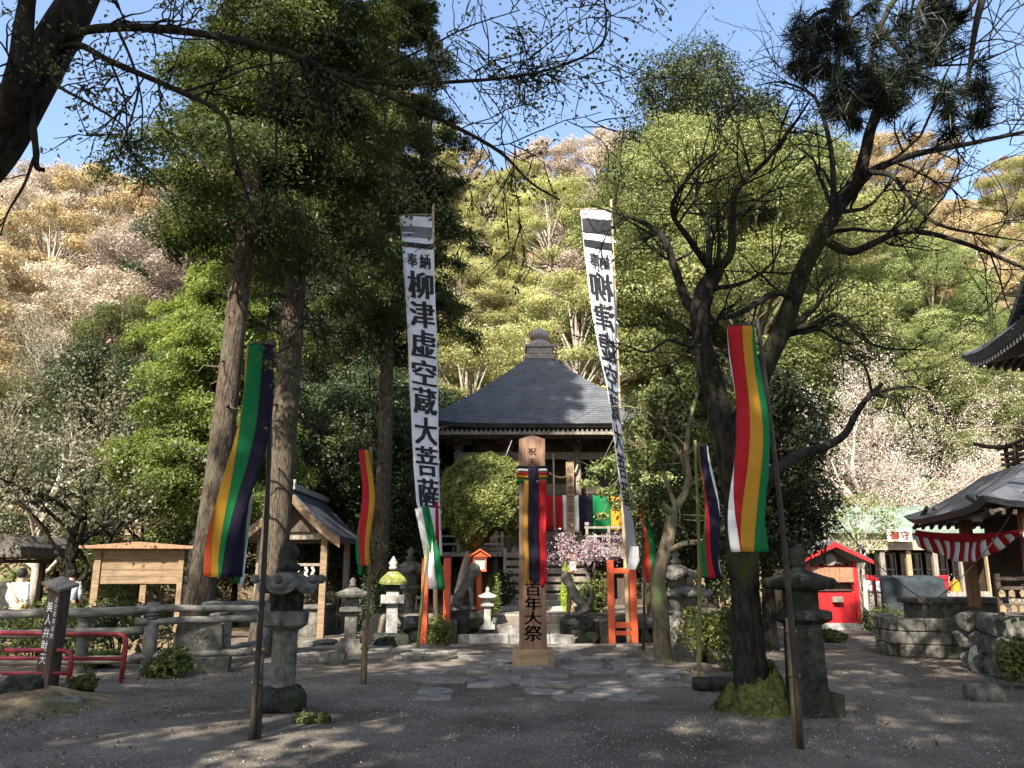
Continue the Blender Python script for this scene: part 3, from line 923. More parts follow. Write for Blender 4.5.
def woods_behind():
    """the wood behind the viewer, with unseen overhead crowns added to shade the forecourt"""
    rng = np.random.default_rng(17)
    L, T = [], Tubes()
    spots = WOODS
    for (x, y, h, r) in spots:
        yb = min(y, -4.0)
        T.add(smooth_path([(x, yb, -0.3), (x + .2, yb + (y - yb) * .1, h * .25), (x, yb + (y - yb) * .55, h * .6), (x, y, h * .95)], 4), np.linspace(0.4, 0.08, 13), 8)
        nl = 10
        for i in range(nl):
            q = (i + 0.5) / nl
            a = i * 2.4 + rng.random()
            zz = 1 - 2 * q
            rr = r * math.sqrt(1 - zz * zz) * (0.45 + 0.5 * rng.random())
            L.append((np.array([x + rr * math.cos(a), y + rr * math.sin(a), h * 0.72 + zz * h * 0.26]), r * 0.40 * rng.uniform(.7, 1.2)))
    C, N = crown_points(rng, L, WOODS_PER, 0.8, 0.3)
    me = leaf_mesh('woods', C, N, 0.34, rng, 0.6)
    me.materials.append(M['lf_dark'])
    o = link('woods', me)
    tag(o, 'evergreen wood behind the viewer, with overhead crowns added to shade the forecourt', 'woods', kind='stuff')
    tm = T.mesh('woods trunks'); tm.materials.append(M['bark_dark'])
    t = link('trunk', tm, None, o); t['kind'] = 'stuff'
WOODS = [(-8, -6, 19, 4.2), (-2, -8, 20, 4.4), (4, -7, 19, 4.4), (9, -6, 19, 4.2), (14, -7, 20, 4.4), (19, -4, 19, 4.4), (24, -5, 20, 4.4), (3, -14, 25, 4.8), (9, -13, 25, 4.8), (15, -13, 25, 5), (21, -11, 25, 5), (6, -2, 19, 3.6), (12.5, -1.5, 19, 3.8), (18.5, 2, 17, 3.6), (24, 2, 18, 4), (29, -3, 20, 4)]
WOODS = [(-x, y, h, r) for x, y, h, r in WOODS] + [(-7, 2, 19, 3.2), (-4, 4, 19, 2.8), (1, 5, 20, 3), (-4, -3, 24, 4), (0, -4, 25, 4.2), (8, -3, 20, 3.8), (14, -4, 20, 4.2)]  # includes unseen overhead and tall crowns added to block sun and sky light
WOODS_PER = 125
woods_behind()
# ------------------------------------------------------------------ nearer trees
def px_path(pts, k=3):
    """points (px, py, depth) -> smoothed world path"""
    return smooth_path([P(*p) for p in pts], k)

# the two tall conifers at the left
cf_a = conifer('tall conifer', 31, 25, 2.9, 8.0, 84, 290, 0.11, M['bark_cedar'], M['lf_conifer'], 0.27, 0.42, 0.8, 0.3, dead=14)
cf_b = conifer('tall conifer', 33, 26, 2.9, 9.0, 80, 300, 0.11, M['bark_cedar'], M['lf_conifer'], 0.33, 0.42, 0.8, 0.3, dead=16)
plant('conifer_tree', cf_a, 'tall conifer with slender leaning trunk, rising behind the log fence', 'tree', (X(188, 15.2), 15.2, 0), (rad(1), rad(3.0), 0.4), 1.0)
plant('conifer_tree', cf_b, 'tall conifer with thick sunlit trunk beside the small pavilion', 'tree', (X(270, 17.5), 17.5, 0), (0, rad(0.6), 2.0), 1.0)
cf_c = conifer('dark conifer', 37, 23, 3.3, 8.5, 80, 230, 0.125, M['bark_cedar'], M['lf_conifer'], 0.28, 0.42, 0.8, 0.3, dead=8)
plant('conifer_tree', cf_c, 'tall shaded conifer rising behind the small pavilion, right of the sunlit trunk', 'tree', (X(377, 24), 24, 0), (0, 0, 1.1), 1.0)
# bright green conifer with forked trunk behind them
br = conifer('bright conifer', 35, 13.0, 2.9, 3.6, 100, 250, 0.115, M['bark_dark'], M['lf_bright'], 0.2, 0.35, 0.9, 0.32)
plant('conifer_tree', br, 'bright lime green conifer in full sun left of the leaning trunk', 'tree', (X(182, 23), 23, 0.0), (0, rad(3), 0), 1.0)

# big bare maple on the right, limbs traced
def big_maple():
    rng = np.random.default_rng(41)
    T, W, tips = Tubes(), Tubes(), []
    def limb(pts, r0, r1, TT=T, sides=9, k=4, jitter=0.0):
        q = px_path(pts, k)
        rr = np.linspace(r0, r1, len(q))
        TT.add(q, rr, sides)
        return q, rr
    def sprout(q, rr, n, L, depth=2, up=0.1, s0=0.25):
        for _ in range(n):
            i = rng.integers(int(len(q) * s0), len(q))
            d = q[min(i + 1, len(q) - 1)] - q[i - 1]
            d /= np.linalg.norm(d) + 1e-9
            s = rng.normal(size=3); s -= d * s.dot(d); s /= np.linalg.norm(s)
            grow(W, rng, q[i], d * 0.6 + s * 0.9, L * rng.uniform(0.5, 1.1), max(0.006, rr[i] * 0.42), depth, tips, up, 0.38, 0.9, 3, (6, 5, 4, 3, 3))
    D = 10.3
    q = px_path([(756, 712, D), (752, 690, D), (748, 645, D), (745, 590, D), (741, 540, D), (733, 480, D), (723, 430, D), (713, 388, D), (704, 350, D - .1), (700, 312, D - .2), (708, 288, D - .2), (718, 270, D - .2)], 4)
    t = np.linspace(0, 1, len(q))
    rr = np.interp(t, [0, 0.09, 0.2, 0.4, 0.62, 0.8, 1], [0.32, 0.225, 0.19, 0.175, 0.155, 0.13, 0.085])
    rr = rr * (1 + 0.07 * np.sin(t * 40) + 0.05 * np.sin(t * 23))
    T.add(q, rr, 14)
    q2, r2 = limb([(730, 452, D), (748, 408, D - .1), (762, 372, D - .2), (784, 325, D - .3), (801, 275, D - .3), (820, 238, D - .4), (840, 205, D - .5), (857, 185, D - .6)], 0.145, 0.08, sides=12)
    L = []
    L.append((*limb([(857, 185, D - .6), (866, 150, D - .7), (871, 128, D - .8), (887, 92, D - 1), (908, 72, D - 1.1), (932, 54, D - 1.2), (962, 18, D - 1.4), (985, -15, D - 1.5)], 0.085, 0.022), 7, 1.5))
    L.append((*limb([(857, 185, D - .6), (876, 169, D - .5), (912, 155, D - .4), (962, 145, D - .2), (1024, 132, D), (1075, 120, D)], 0.065, 0.014), 9, 1.5))
    L.append((*limb([(824, 240, D - .4), (850, 252, D - .5), (874, 243, D - .6), (905, 231, D - .7), (955, 240, D - .9), (1024, 268, D - 1.1), (1060, 285, D - 1.1)], 0.06, 0.013), 8, 1.5))
    L.append((*limb([(826, 232, D - .4), (833, 200, D - .1), (831, 150, D + .3), (820, 108, D + .6), (808, 92, D + .8), (780, 82, D + 1), (755, 86, D + 1.2)], 0.05, 0.008), 6, 1.2))
    L.append((*limb([(795, 300, D - .3), (776, 293, D - .5), (742, 312, D - .8), (724, 318, D - .9)], 0.05, 0.03), 3, 1.0))
    L.append((*limb([(792, 330, D - .3), (815, 325, D - .8), (837, 315, D - 1.1), (862, 338, D - 1.4), (885, 348, D - 1.6), (927, 350, D - 1.8)], 0.04, 0.007), 5, 1.0))
    L.append((*limb([(868, 172, D - .6), (892, 176, D - .8), (912, 200, D - 1), (937, 224, D - 1.2), (985, 235, D - 1.4), (1024, 241, D - 1.6)], 0.038, 0.008), 6, 1.2))
    L.append((*limb([(700, 314, D - .2), (687, 302, D), (673, 262, D + .2), (662, 236, D + .3), (640, 221, D + .4), (619, 214, D + .5), (590, 205, D + .7)], 0.075, 0.012), 7, 1.3))
    L.append((*limb([(718, 270, D - .2), (731, 252, D - .3), (732, 220, D - .4), (738, 188, D - .5), (765, 162, D - .6), (790, 130, D - .8), (810, 100, D - 1)], 0.065, 0.012), 7, 1.3))
    L.append((*limb([(714, 275, D - .2), (690, 240, D - .7), (672, 210, D - 1), (690, 175, D - 1.2), (715, 152, D - 1.4)], 0.05, 0.01), 6, 1.2))
    L.append((*limb([(710, 285, D - .2), (707, 225, D + .4), (697, 200, D + .6), (700, 165, D + .9), (712, 120, D + 1.3)], 0.045, 0.008), 6, 1.2))
    L.append((*limb([(700, 312, D - .2), (694, 345, D - .6), (668, 340, D - 1), (648, 352, D - 1.3), (625, 345, D - 1.5)], 0.035, 0.006), 4, 0.9))
    L.append((*limb([(744, 492, D), (772, 472, D + 1), (800, 455, D + 2), (826, 446, D + 2.4), (845, 434, D + 2.6), (856, 414, D + 2.7), (869, 396, D + 2.8), (882, 384, D + 2.9)], 0.095, 0.035), 0, 1.0))
    for e, b in (((927, 392), .03), ((905, 420), .03), ((840, 350), .026)):
        L.append((*limb([(872, 393, D + 2.8), ((872 + e[0]) / 2 + 8, (393 + e[1]) / 2 - 6, D + 2.5), (e[0], e[1], D + 2.2)], b, 0.006), 4, 0.9))
    for qq, r_, n, ln in L:
        if n: sprout(qq, r_, int(n * 1.4), ln)
    sprout(q2, r2, 6, 1.2, s0=0.4)
    sprout(q[-16:], rr[-16:], 5, 1.1, s0=0.2)
    t_ = thing('maple_tree', 'big old maple with dark bare limbs and mossy foot, right of centre', 'tree', (0, 0, 0))
    root = Vector((q[0][0], q[0][1], 0))
    t_.location = root
    for nm, tt in (('trunk', T), ('branches', W)):
        me = tt.mesh('maple ' + nm); me.materials.append(M['bark_dark'])
        link(nm, me, None, t_, -root)
    C = np.array([p for p, d in tips]); C = np.repeat(C, 3, 0) + rng.normal(size=(len(C) * 3, 3)) * 0.08
    C = C[rng.random(len(C)) < 0.55]
    link('foliage', leaf_mesh('maple buds', C, rng.normal(size=C.shape), 0.04, rng, 0.6), M['lf_twig'], t_, -root)
    mb = MB()
    mb.grid(lambda u, v: (0.44 * (1 - v * 0.52) * math.cos(u * 6.2832) * (1 + .3 * mnoise.noise(Vector((math.cos(u * 6.2832) * 2.2, math.sin(u * 6.2832) * 2.2, v * 2))) + .12 * mnoise.noise(Vector((math.cos(u * 6.2832) * 7, math.sin(u * 6.2832) * 7, v * 7)))), 0.42 * (1 - v * 0.5) * math.sin(u * 6.2832) * (1 + .3 * mnoise.noise(Vector((math.cos(u * 6.2832) * 2.2, math.sin(u * 6.2832) * 2.2, v * 2))) + .12 * mnoise.noise(Vector((math.cos(u * 6.2832) * 7, math.sin(u * 6.2832) * 7, v * 7)))), -0.05 + 0.5 * v ** 0.8 + 0.12 * math.sin(u * 6.28 + 1) * v + 0.07 * mnoise.noise(Vector((math.cos(u * 6.28) * 4, math.sin(u * 6.28) * 4, v * 5)))), 72, 20)
    mm = link('root_moss', mb.mesh('root moss', True), M['moss'], t_, (0.02, -0.05, 0))
    rm = np.random.default_rng(3); n_ = 5200
    a_ = rm.random(n_) * 6.2832; h_ = rm.random(n_) ** 1.4
    C_ = np.stack([(.47 - .24 * h_) * np.cos(a_) * (1 + .15 * np.sin(a_ * 3)), (.45 - .22 * h_) * np.sin(a_) * (1 + .15 * np.sin(a_ * 3)), h_ * (.42 + .16 * np.sin(a_ + 1))], 1)
    link('moss_tufts', leaf_mesh('moss tufts', C_, np.stack([np.cos(a_), np.sin(a_), .5 + 0 * a_], 1) + rm.normal(size=(n_, 3)) * .5, 0.035, rm, 0.5), M['lf_olive'], t_)
    mm['label'] = 'yellow green moss on the root flare'
big_maple()

# cherry reaching in over the viewer from the upper left
def near_cherry():
    rng = np.random.default_rng(43)
    T, W, tips = Tubes(), Tubes(), []
    def limb(pts, r0, r1, sides=8):
        q = px_path(pts, 5); rr = np.linspace(r0, r1, len(q)); rr = rr * (1 + .06 * np.sin(np.arange(len(q)) * 1.3))
        T.add(q, rr, sides); return q, rr
    def sprout(q, rr, n, L, up=-0.12, s0=0.2, depth=2):
        for _ in range(n):
            i = rng.integers(int(len(q) * s0), len(q))
            d = q[min(i + 1, len(q) - 1)] - q[i - 1]; d /= np.linalg.norm(d) + 1e-9
            s = rng.normal(size=3); s -= d * s.dot(d); s /= np.linalg.norm(s)
            grow(W, rng, q[i], d * 0.7 + s * 0.8, L * rng.uniform(0.4, 1.1), max(0.0035, min(0.012, rr[i] * 0.35)), depth, tips, up, 0.3, 0.9, 3, (5, 4, 4, 3, 3))
    base = np.array([-6.2, 5.8, 0.0])
    b0 = P(-60, 190, 5.9)
    q = smooth_path([base - [0, 0, .4], base + [0.05, 0, 1.2], base + [0.5, 0.05, 3.0], b0, P(-10, 150, 6), P(22, 100, 6), P(52, 48, 6), P(84, -10, 6), P(110, -70, 6)], 5)
    T.add(q, np.interp(np.linspace(0, 1, len(q)), [0, .12, .5, .8, 1], [0.4, 0.3, 0.2, 0.16, 0.1]), 14)
    qb, rb = limb([(0, 146, 6), (14, 90, 5.7), (22, 40, 5.6), (30, -20, 5.5)], 0.1, 0.06, 10)
    S = []
    S.append((*limb([(45, 55, 6), (66, 38, 5.9), (95, 29, 5.8), (150, 28, 5.7), (220, 37, 5.6), (290, 54, 5.5), (345, 79, 5.5), (400, 101, 5.4), (450, 124, 5.4), (500, 152, 5.4), (530, 182, 5.4), (560, 200, 5.4)], 0.042, 0.006), 16, .9))
    S.append((*limb([(50, 52, 6), (78, 45, 5.8), (110, 61, 5.6), (170, 87, 5.4), (222, 114, 5.2), (232, 150, 5.2), (250, 203, 5.2), (275, 258, 5.2), (305, 305, 5.2), (326, 331, 5.2)], 0.03, 0.004), 10, .7))
    S.append((*limb([(182, 92, 5.4), (215, 82, 5.5), (250, 68, 5.6), (300, 60, 5.7)], 0.012, 0.005), 3, .5))
    S.append((*limb([(30, 98, 6), (33, 128, 5.9), (36, 150, 5.9), (37, 167, 5.9), (44, 170, 5.9)], 0.032, 0.018), 0, .5))
    S.append((*limb([(34, 158, 5.9), (24, 185, 5.8), (8, 212, 5.7), (0, 236, 5.6)], 0.014, 0.005), 3, .6))
    S.append((*limb([(52, 66, 6), (56, 84, 5.8), (90, 104, 5.6), (122, 125, 5.5), (130, 148, 5.5)], 0.018, 0.004), 4, .6))
    S.append((*limb([(118, 30, 5.8), (132, 62, 5.6), (138, 92, 5.5), (124, 140, 5.5), (118, 160, 5.5)], 0.013, 0.004), 3, .5))
    S.append((*limb([(270, 49, 5.5), (276, 110, 5.4), (278, 170, 5.3), (298, 215, 5.3), (330, 245, 5.3)], 0.012, 0.004), 5, .6))
    S.append((*limb([(345, 79, 5.5), (395, 84, 5.4), (450, 82, 5.3), (512, 77, 5.2), (560, 66, 5.2), (600, 46, 5.1), (606, 15, 5.1), (600, -20, 5.1)], 0.016, 0.005), 16, .75))
    S.append((*limb([(345, 79, 5.5), (385, 66, 5.6), (432, 45, 5.6), (470, 26, 5.7), (520, 10, 5.8)], 0.012, 0.004), 9, .7))
    S.append((*limb([(432, 117, 5.4), (428, 160, 5.4), (436, 190, 5.4)], 0.009, 0.003), 3, .4))
    for qq, r_, n, ln in S:
        if n: sprout(qq, r_, n, ln)
    sprout(qb, rb, 5, 0.8)
    t_ = thing('cherry_tree', 'dark old cherry whose limbs reach in overhead from the upper left', 'tree', tuple(base))
    for nm, tt in (('trunk', T), ('twigs', W)):
        me = tt.mesh('near cherry ' + nm); me.materials.append(M['bark_dark'])
        link(nm, me, None, t_, -Vector(base))
    C = np.array([p for p, d in tips]); C = np.repeat(C, 5, 0) + rng.normal(size=(len(C) * 5, 3)) * 0.05
    C = C[rng.random(len(C)) < 0.8]
    link('foliage', leaf_mesh('near cherry leaves', C, rng.normal(size=C.shape), 0.036, rng, 0.55), M['lf_twig'], t_, -Vector(base))
near_cherry()

# pine reaching in at the upper right
def near_pine():
    rng = np.random.default_rng(47)
    T, C, N, Dd = Tubes(), [], [], []
    base = np.array([8.4, 7.0, 0.0])
    q = smooth_path([base - [0, 0, .4], base + [0, 0, 2.5], base + [-0.1, .3, 5.2], P(1085, 40, 8.2), P(1075, -60, 8.4)], 5)
    T.add(q, np.linspace(0.26, 0.1, len(q)), 10)
    for pts in ([(1080, 20, 8.2), (1030, -6, 8.2), (985, -12, 8.2), (930, -14, 8.3), (880, 0, 8.4), (850, 20, 8.5), (828, 45, 8.5)], [(930, -14, 8.3), (900, -6, 8.1), (880, 28, 8.0), (868, 70, 8.0), (858, 110, 8.0)],
                [(985, -12, 8.2), (975, 30, 8.0), (968, 80, 7.9), (962, 110, 7.9)], [(850, 20, 8.5), (826, 10, 8.7), (806, 25, 8.8), (804, 60, 8.8)], [(880, 28, 8.0), (905, 60, 7.8), (898, 90, 7.8)], [(930, -14, 8.3), (935, 10, 8.6), (948, 25, 8.7)],
                [(850, 20, 8.5), (838, 60, 8.3), (842, 95, 8.3)], [(930, -14, 8.3), (916, 20, 8.2), (925, 50, 8.1)]):
        p = px_path(pts, 4); T.add(p, np.linspace(0.045, 0.008, len(p)), 6)
        ks = [(len(p) - 1, 1.0), (len(p) - 3, 1.0), (len(p) - 6, 0.8)] if len(p) > 14 else [(len(p) - 1, 1.0), (len(p) - 4, 0.9)]
        for k, amt in ks:
            for cl in range(9):
                c0 = p[k] + rng.normal(size=3) * 0.13
                m = int(90 * amt)
                d = rng.normal(size=(m, 3)) * 0.6 + rng.normal(size=3) * 0.55 + np.array([0, 0, -0.35]); d /= np.linalg.norm(d, axis=1)[:, None]
                C.append(c0 + d * 0.115); Dd.append(d); N.append(rng.normal(size=(m, 3)))
    C, N, Dd = map(np.concatenate, (C, N, Dd))
    t_ = thing('pine_tree', 'pine with dark drooping needle tufts reaching in at the upper right', 'tree', tuple(base))
    me = T.mesh('near pine trunk'); me.materials.append(M['bark_dark']); link('trunk', me, None, t_, -Vector(base))
    link('needles', leaf_mesh('near pine needles', C, N, 0.25, rng, 0.045, Dd * 4), M['lf_pine'], t_, -Vector(base))
near_pine()

# small olive tree in front of the hall, right, traced trunk
def olive_tree():
    rng = np.random.default_rng(51)
    T, tips = Tubes(), []
    Y0 = 16.0
    base = np.array([X(664, Y0), Y0, 0.0])
    q = px_path([(664, 662, Y0), (663, 652, Y0), (660, 610, Y0), (658, 575, Y0), (667, 545, Y0), (672, 515, Y0)], 4)
    T.add(q, np.interp(np.linspace(0, 1, len(q)), [0, .1, .5, 1], [0.24, 0.17, 0.15, 0.12]), 10)
    for pts, a, b in (([(672, 515, Y0), (660, 503, Y0 - .2)], .1, .07), ([(672, 515, Y0), (688, 485, Y0), (686, 455, Y0), (690, 420, Y0), (700, 385, Y0)], .085, .03),
                      ([(686, 455, Y0), (702, 440, Y0 + .5), (712, 415, Y0 + .8)], .05, .02), ([(668, 552, Y0), (684, 544, Y0 - .4), (704, 541, Y0 - .7), (725, 528, Y0 - 1), (735, 512, Y0 - 1)], .065, .03),
                      ([(675, 505, Y0), (662, 470, Y0 + .2), (655, 450, Y0 + .4), (650, 430, Y0 + .5)], .05, .015), ([(688, 470, Y0), (665, 430, Y0 + .2), (645, 410, Y0 + .3)], .05, .02), ([(680, 490, Y0), (715, 470, Y0 + .5), (730, 450, Y0 + .6)], .04, .015)):
        p = px_path(pts, 4); T.add(p, np.linspace(a, b, len(p)), 7)
        for k in range(8 if len(pts) > 2 else 0):
            i = rng.integers(len(p) // 3, len(p)); d = rng.normal(size=3); d[2] = abs(d[2]) * .4
            grow(T, rng, p[i], d, rng.uniform(0.5, 1.1), 0.02, 1, tips, 0.1, 0.3, 0.9, 3, (4, 4, 3, 3, 3))
    t_ = thing('olive_tree', 'olive green broadleaf tree with crooked trunk beside the red stand', 'tree', tuple(base))
    me = T.mesh('olive trunk'); me.materials.append(M['bark_tan']); link('trunk', me, None, t_, -Vector(base))
    lumps = []
    for px, py, dy, r in ((655, 425, .6, .42), (665, 400, .2, .5), (690, 385, .3, .5), (715, 405, .7, .5), (658, 455, .4, .42), (675, 440, .8, .6), (705, 450, .8, .55), (655, 500, .8, .5), (722, 440, .4, .4), (700, 500, 1.2, .5), (725, 480, 1.0, .4)):
        c = np.array(P(px, py, Y0 + dy)); lumps.append((c, r))
    C, N = crown_points(rng, [(c, r * 1.18) for c, r in lumps], 3800, 0.7, 0.2)
    link('crown', leaf_mesh('olive crown', C, N, 0.1, rng, 0.45), M['lf_olive'], t_, -Vector(base))
olive_tree()
def fresh_tree():
    rng = np.random.default_rng(55)
    Y0 = 21.6
    base = np.array([X(652, Y0, .5), Y0, 0.5])
    T = Tubes(); lumps = []
    q = smooth_path([base - [0, 0, .3], base + [-.05, 0, .8], P(648, 520, Y0), P(645, 450, Y0), P(640, 400, Y0)], 4)
    T.add(q, np.linspace(.11, .03, len(q)), 8)
    for px, py, dy, r in ((598, 470, 0, .34), (612, 462, 0, .38), (588, 484, -.2, .26), (606, 492, -.2, .26), (626, 470, 0, .42), (602, 515, -.2, .2), (618, 505, 0, .24), (640, 425, .3, .55), (630, 445, 0, .5), (655, 400, .3, .6), (640, 480, .2, .5), (662, 440, .5, .6), (650, 510, .4, .45), (632, 405, .3, .4), (672, 480, .6, .5)):
        c = np.array(P(px, py, Y0 + dy)); lumps.append((c, r)); s = q[rng.integers(len(q) // 2, len(q))]
        p = smooth_path([s, (s + c) / 2 + [0, 0, .15], c], 3); T.add(p, np.linspace(.03, .007, len(p)), 5)
        for k in range(3):
            e = c + rng.normal(size=3) * r * .5; T.add([c, (c + e) / 2, e], [.008, .006, .003], 4)
    t_ = thing('broadleaf_tree', 'fresh green tree behind the lower half of the right white banner', 'tree', tuple(base))
    me = T.mesh('fresh trunk'); me.materials.append(M['bark_tan']); link('trunk', me, None, t_, -Vector(base))
    C, N = crown_points(rng, lumps, 2200, 0.6, 0.2)
    link('crown', leaf_mesh('fresh crown', C, N, 0.1, rng, 0.5), M['lf_camphor'], t_, -Vector(base))
fresh_tree()

# other mid-distance trees
dk = broadleaf('round evergreen', 61, 6.2, 1.9, 1.9, 24, 0.36, 0.1, 3300, M['bark_dark'], M['lf_dark'], 0.85, 0.18, shell=0.5)
plant('evergreen_tree', dk, 'rounded dark evergreen standing behind the striped banner at the big maple', 'tree', (X(768, 18.5), 18.5, 0), scale=1.0)
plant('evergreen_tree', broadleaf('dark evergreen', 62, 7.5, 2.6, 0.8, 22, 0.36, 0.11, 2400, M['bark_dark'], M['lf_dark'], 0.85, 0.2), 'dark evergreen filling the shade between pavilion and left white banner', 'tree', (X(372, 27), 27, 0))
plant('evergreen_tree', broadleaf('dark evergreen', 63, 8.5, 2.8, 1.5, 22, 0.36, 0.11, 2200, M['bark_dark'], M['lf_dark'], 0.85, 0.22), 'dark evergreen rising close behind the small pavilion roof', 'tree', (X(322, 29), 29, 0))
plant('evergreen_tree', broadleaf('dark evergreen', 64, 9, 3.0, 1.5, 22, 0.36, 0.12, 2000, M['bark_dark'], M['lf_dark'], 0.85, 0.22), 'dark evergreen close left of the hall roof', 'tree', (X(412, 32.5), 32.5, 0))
plant('evergreen_tree', broadleaf('dark evergreen', 65, 8, 3.0, 1.0, 22, 0.36, 0.12, 2000, M['bark_dark'], M['lf_olive'], 0.85, 0.22), 'olive toned evergreen close right of the hall roof', 'tree', (X(655, 31), 31, 0))
plant('evergreen_tree', broadleaf('dark evergreen', 66, 7, 2.6, 1.0, 20, 0.36, 0.11, 2000, M['bark_dark'], M['lf_dark'], 0.85, 0.22), 'dark evergreen in the shade beyond the striped banner of the maple', 'tree', (X(715, 25), 25, 0))
# shaded trees at the left edge
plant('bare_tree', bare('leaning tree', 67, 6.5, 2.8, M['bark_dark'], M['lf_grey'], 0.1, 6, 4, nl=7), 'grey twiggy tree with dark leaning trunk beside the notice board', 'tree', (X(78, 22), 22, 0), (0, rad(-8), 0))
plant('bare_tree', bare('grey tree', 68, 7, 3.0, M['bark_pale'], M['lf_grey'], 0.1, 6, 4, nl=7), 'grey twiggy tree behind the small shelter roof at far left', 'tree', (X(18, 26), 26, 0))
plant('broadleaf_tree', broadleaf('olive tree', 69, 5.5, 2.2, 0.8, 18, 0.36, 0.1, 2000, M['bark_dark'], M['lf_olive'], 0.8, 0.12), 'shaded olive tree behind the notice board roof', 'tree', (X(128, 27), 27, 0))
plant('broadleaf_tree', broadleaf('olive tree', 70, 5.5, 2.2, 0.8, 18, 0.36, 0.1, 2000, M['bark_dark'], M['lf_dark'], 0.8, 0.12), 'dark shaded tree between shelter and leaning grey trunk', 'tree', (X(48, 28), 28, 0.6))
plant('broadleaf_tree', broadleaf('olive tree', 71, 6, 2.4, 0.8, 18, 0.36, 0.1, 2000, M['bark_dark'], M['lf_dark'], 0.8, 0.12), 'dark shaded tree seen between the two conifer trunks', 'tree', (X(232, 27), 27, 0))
# bare sunlit cherry over the shop
plant('cherry_tree', bare('pale cherry', 72, 7.5, 4.2, M['bark_rose'], M['lf_white'], 0.055, 8, 5, up=-0.06, nl=9, z0=0.3, spread_out=1.25, trunk_r=0.26), 'sunlit pale cherry with bare spreading twigs behind the shop roof', 'tree', (X(872, 37), 37, 0.2), scale=1.12)
plant('cherry_tree', bare('pale cherry', 73, 6.0, 3.6, M['bark_rose'], M['lf_white'], 0.055, 8, 5, up=-0.06, nl=8, z0=0.3, spread_out=1.3, trunk_r=0.22), 'sunlit pale cherry right of the shop, half hidden by the tower roof', 'tree', (X(955, 37), 37, 0.2), scale=1.05)
# small trunk in front of the shop
plant('broadleaf_tree', broadleaf('small tree', 74, 4.2, 1.5, 2.2, 10, 0.32, 0.09, 900, M['bark_pale'], M['lf_camphor'], 0.6, 0.1), 'slim pale tree growing between red booth and shop counter', 'tree', (X(866, 27), 27, 0))

# clipped dome tree before the hall
def dome_tree():
    rng = np.random.default_rng(77)
    Y0 = 21.6
    base = np.array([X(457, Y0, .6), Y0, 0.55])
    cz = Zh(503, Y0); cx = X(485, Y0, cz)
    n = 60000
    d = rng.normal(size=(n, 3)); d /= np.linalg.norm(d, axis=1)[:, None]
    rr = 0.86 + 0.16 * rng.random(n) ** 0.5 + 0.03 * np.sin(d[:, 0] * 17) * np.sin(d[:, 2] * 15)
    lowcut = d[:, 2] > -0.75 + 0.25 * np.sin(d[:, 0] * 6)
    p = d * rr[:, None] * np.array([1.33, 1.3, 1.28]) + np.array([cx, Y0, cz]); p = p[lowcut]; d = d[lowcut]
    T = Tubes()
    q = smooth_path([base - [0, 0, .3], base + [0.02, 0, .5], (cx - .35, Y0, cz - 1.1), (cx, Y0, cz - .2)], 4)
    T.add(q, np.linspace(0.13, 0.07, len(q)), 8)
    for k in range(16):
        e = np.array([cx, Y0, cz]) + rng.normal(size=3) * 0.65
        T.add([q[-3], (q[-3] + e) / 2 + rng.normal(size=3) * .1, e], [0.04, 0.03, 0.01], 5)
    t_ = thing('clipped_tree', 'dome shaped clipped tree standing left of the memorial post', 'tree', tuple(base))
    me = T.mesh('dome trunk'); me.materials.append(M['bark_pale']); link('trunk', me, None, t_, -Vector(base))
    link('crown', leaf_mesh('dome crown', p, d + rng.normal(size=d.shape) * 0.6, 0.085, rng, 0.55), M['lf_clip'], t_, -Vector(base))
dome_tree()

# pink weeping cherry by the steps
def pink_cherry():
    rng = np.random.default_rng(79)
    Y0 = 22.5
    base = np.array([X(598, Y0, .6), Y0, 0.55])
    T, tips = Tubes(), []
    q = smooth_path([base - [0, 0, .2], base + [-.05, 0, .6], (X(588, Y0, 1.6), Y0, 1.7), (X(575, Y0, 2), Y0, Zh(545, Y0))], 4)
    T.add(q, np.linspace(0.06, 0.025, len(q)), 7)
    for i in range(26):
        px, py = rng.uniform(545, 612), rng.uniform(530, 552)
        e = np.array(P(px, py, Y0 + rng.uniform(-.7, .5)))
        s = q[rng.integers(5, len(q))]
        p = smooth_path([s, (s + e) / 2 + [0, 0, .2], e], 3)
        T.add(p, np.linspace(0.018, 0.004, len(p)), 4)
        grow(T, rng, e, (rng.normal(), rng.normal(), -0.3), 0.35, 0.004, 1, tips, -0.2, .3, .9, 3, (3, 3, 3, 3, 3))
    C = np.array([p for p, d in tips]); C = np.repeat(C, 20, 0) + rng.normal(size=(len(C) * 20, 3)) * 0.1
    t_ = thing('cherry_tree', 'small pink weeping cherry in bloom at the right of the steps', 'tree', tuple(base))
    me = T.mesh('pink cherry trunk'); me.materials.append(M['bark_dark']); link('trunk', me, None, t_, -Vector(base))
    link('blossom', leaf_mesh('pink blossom', C, rng.normal(size=C.shape), 0.05, rng, 0.9), M['lf_pink'], t_, -Vector(base))
pink_cherry()

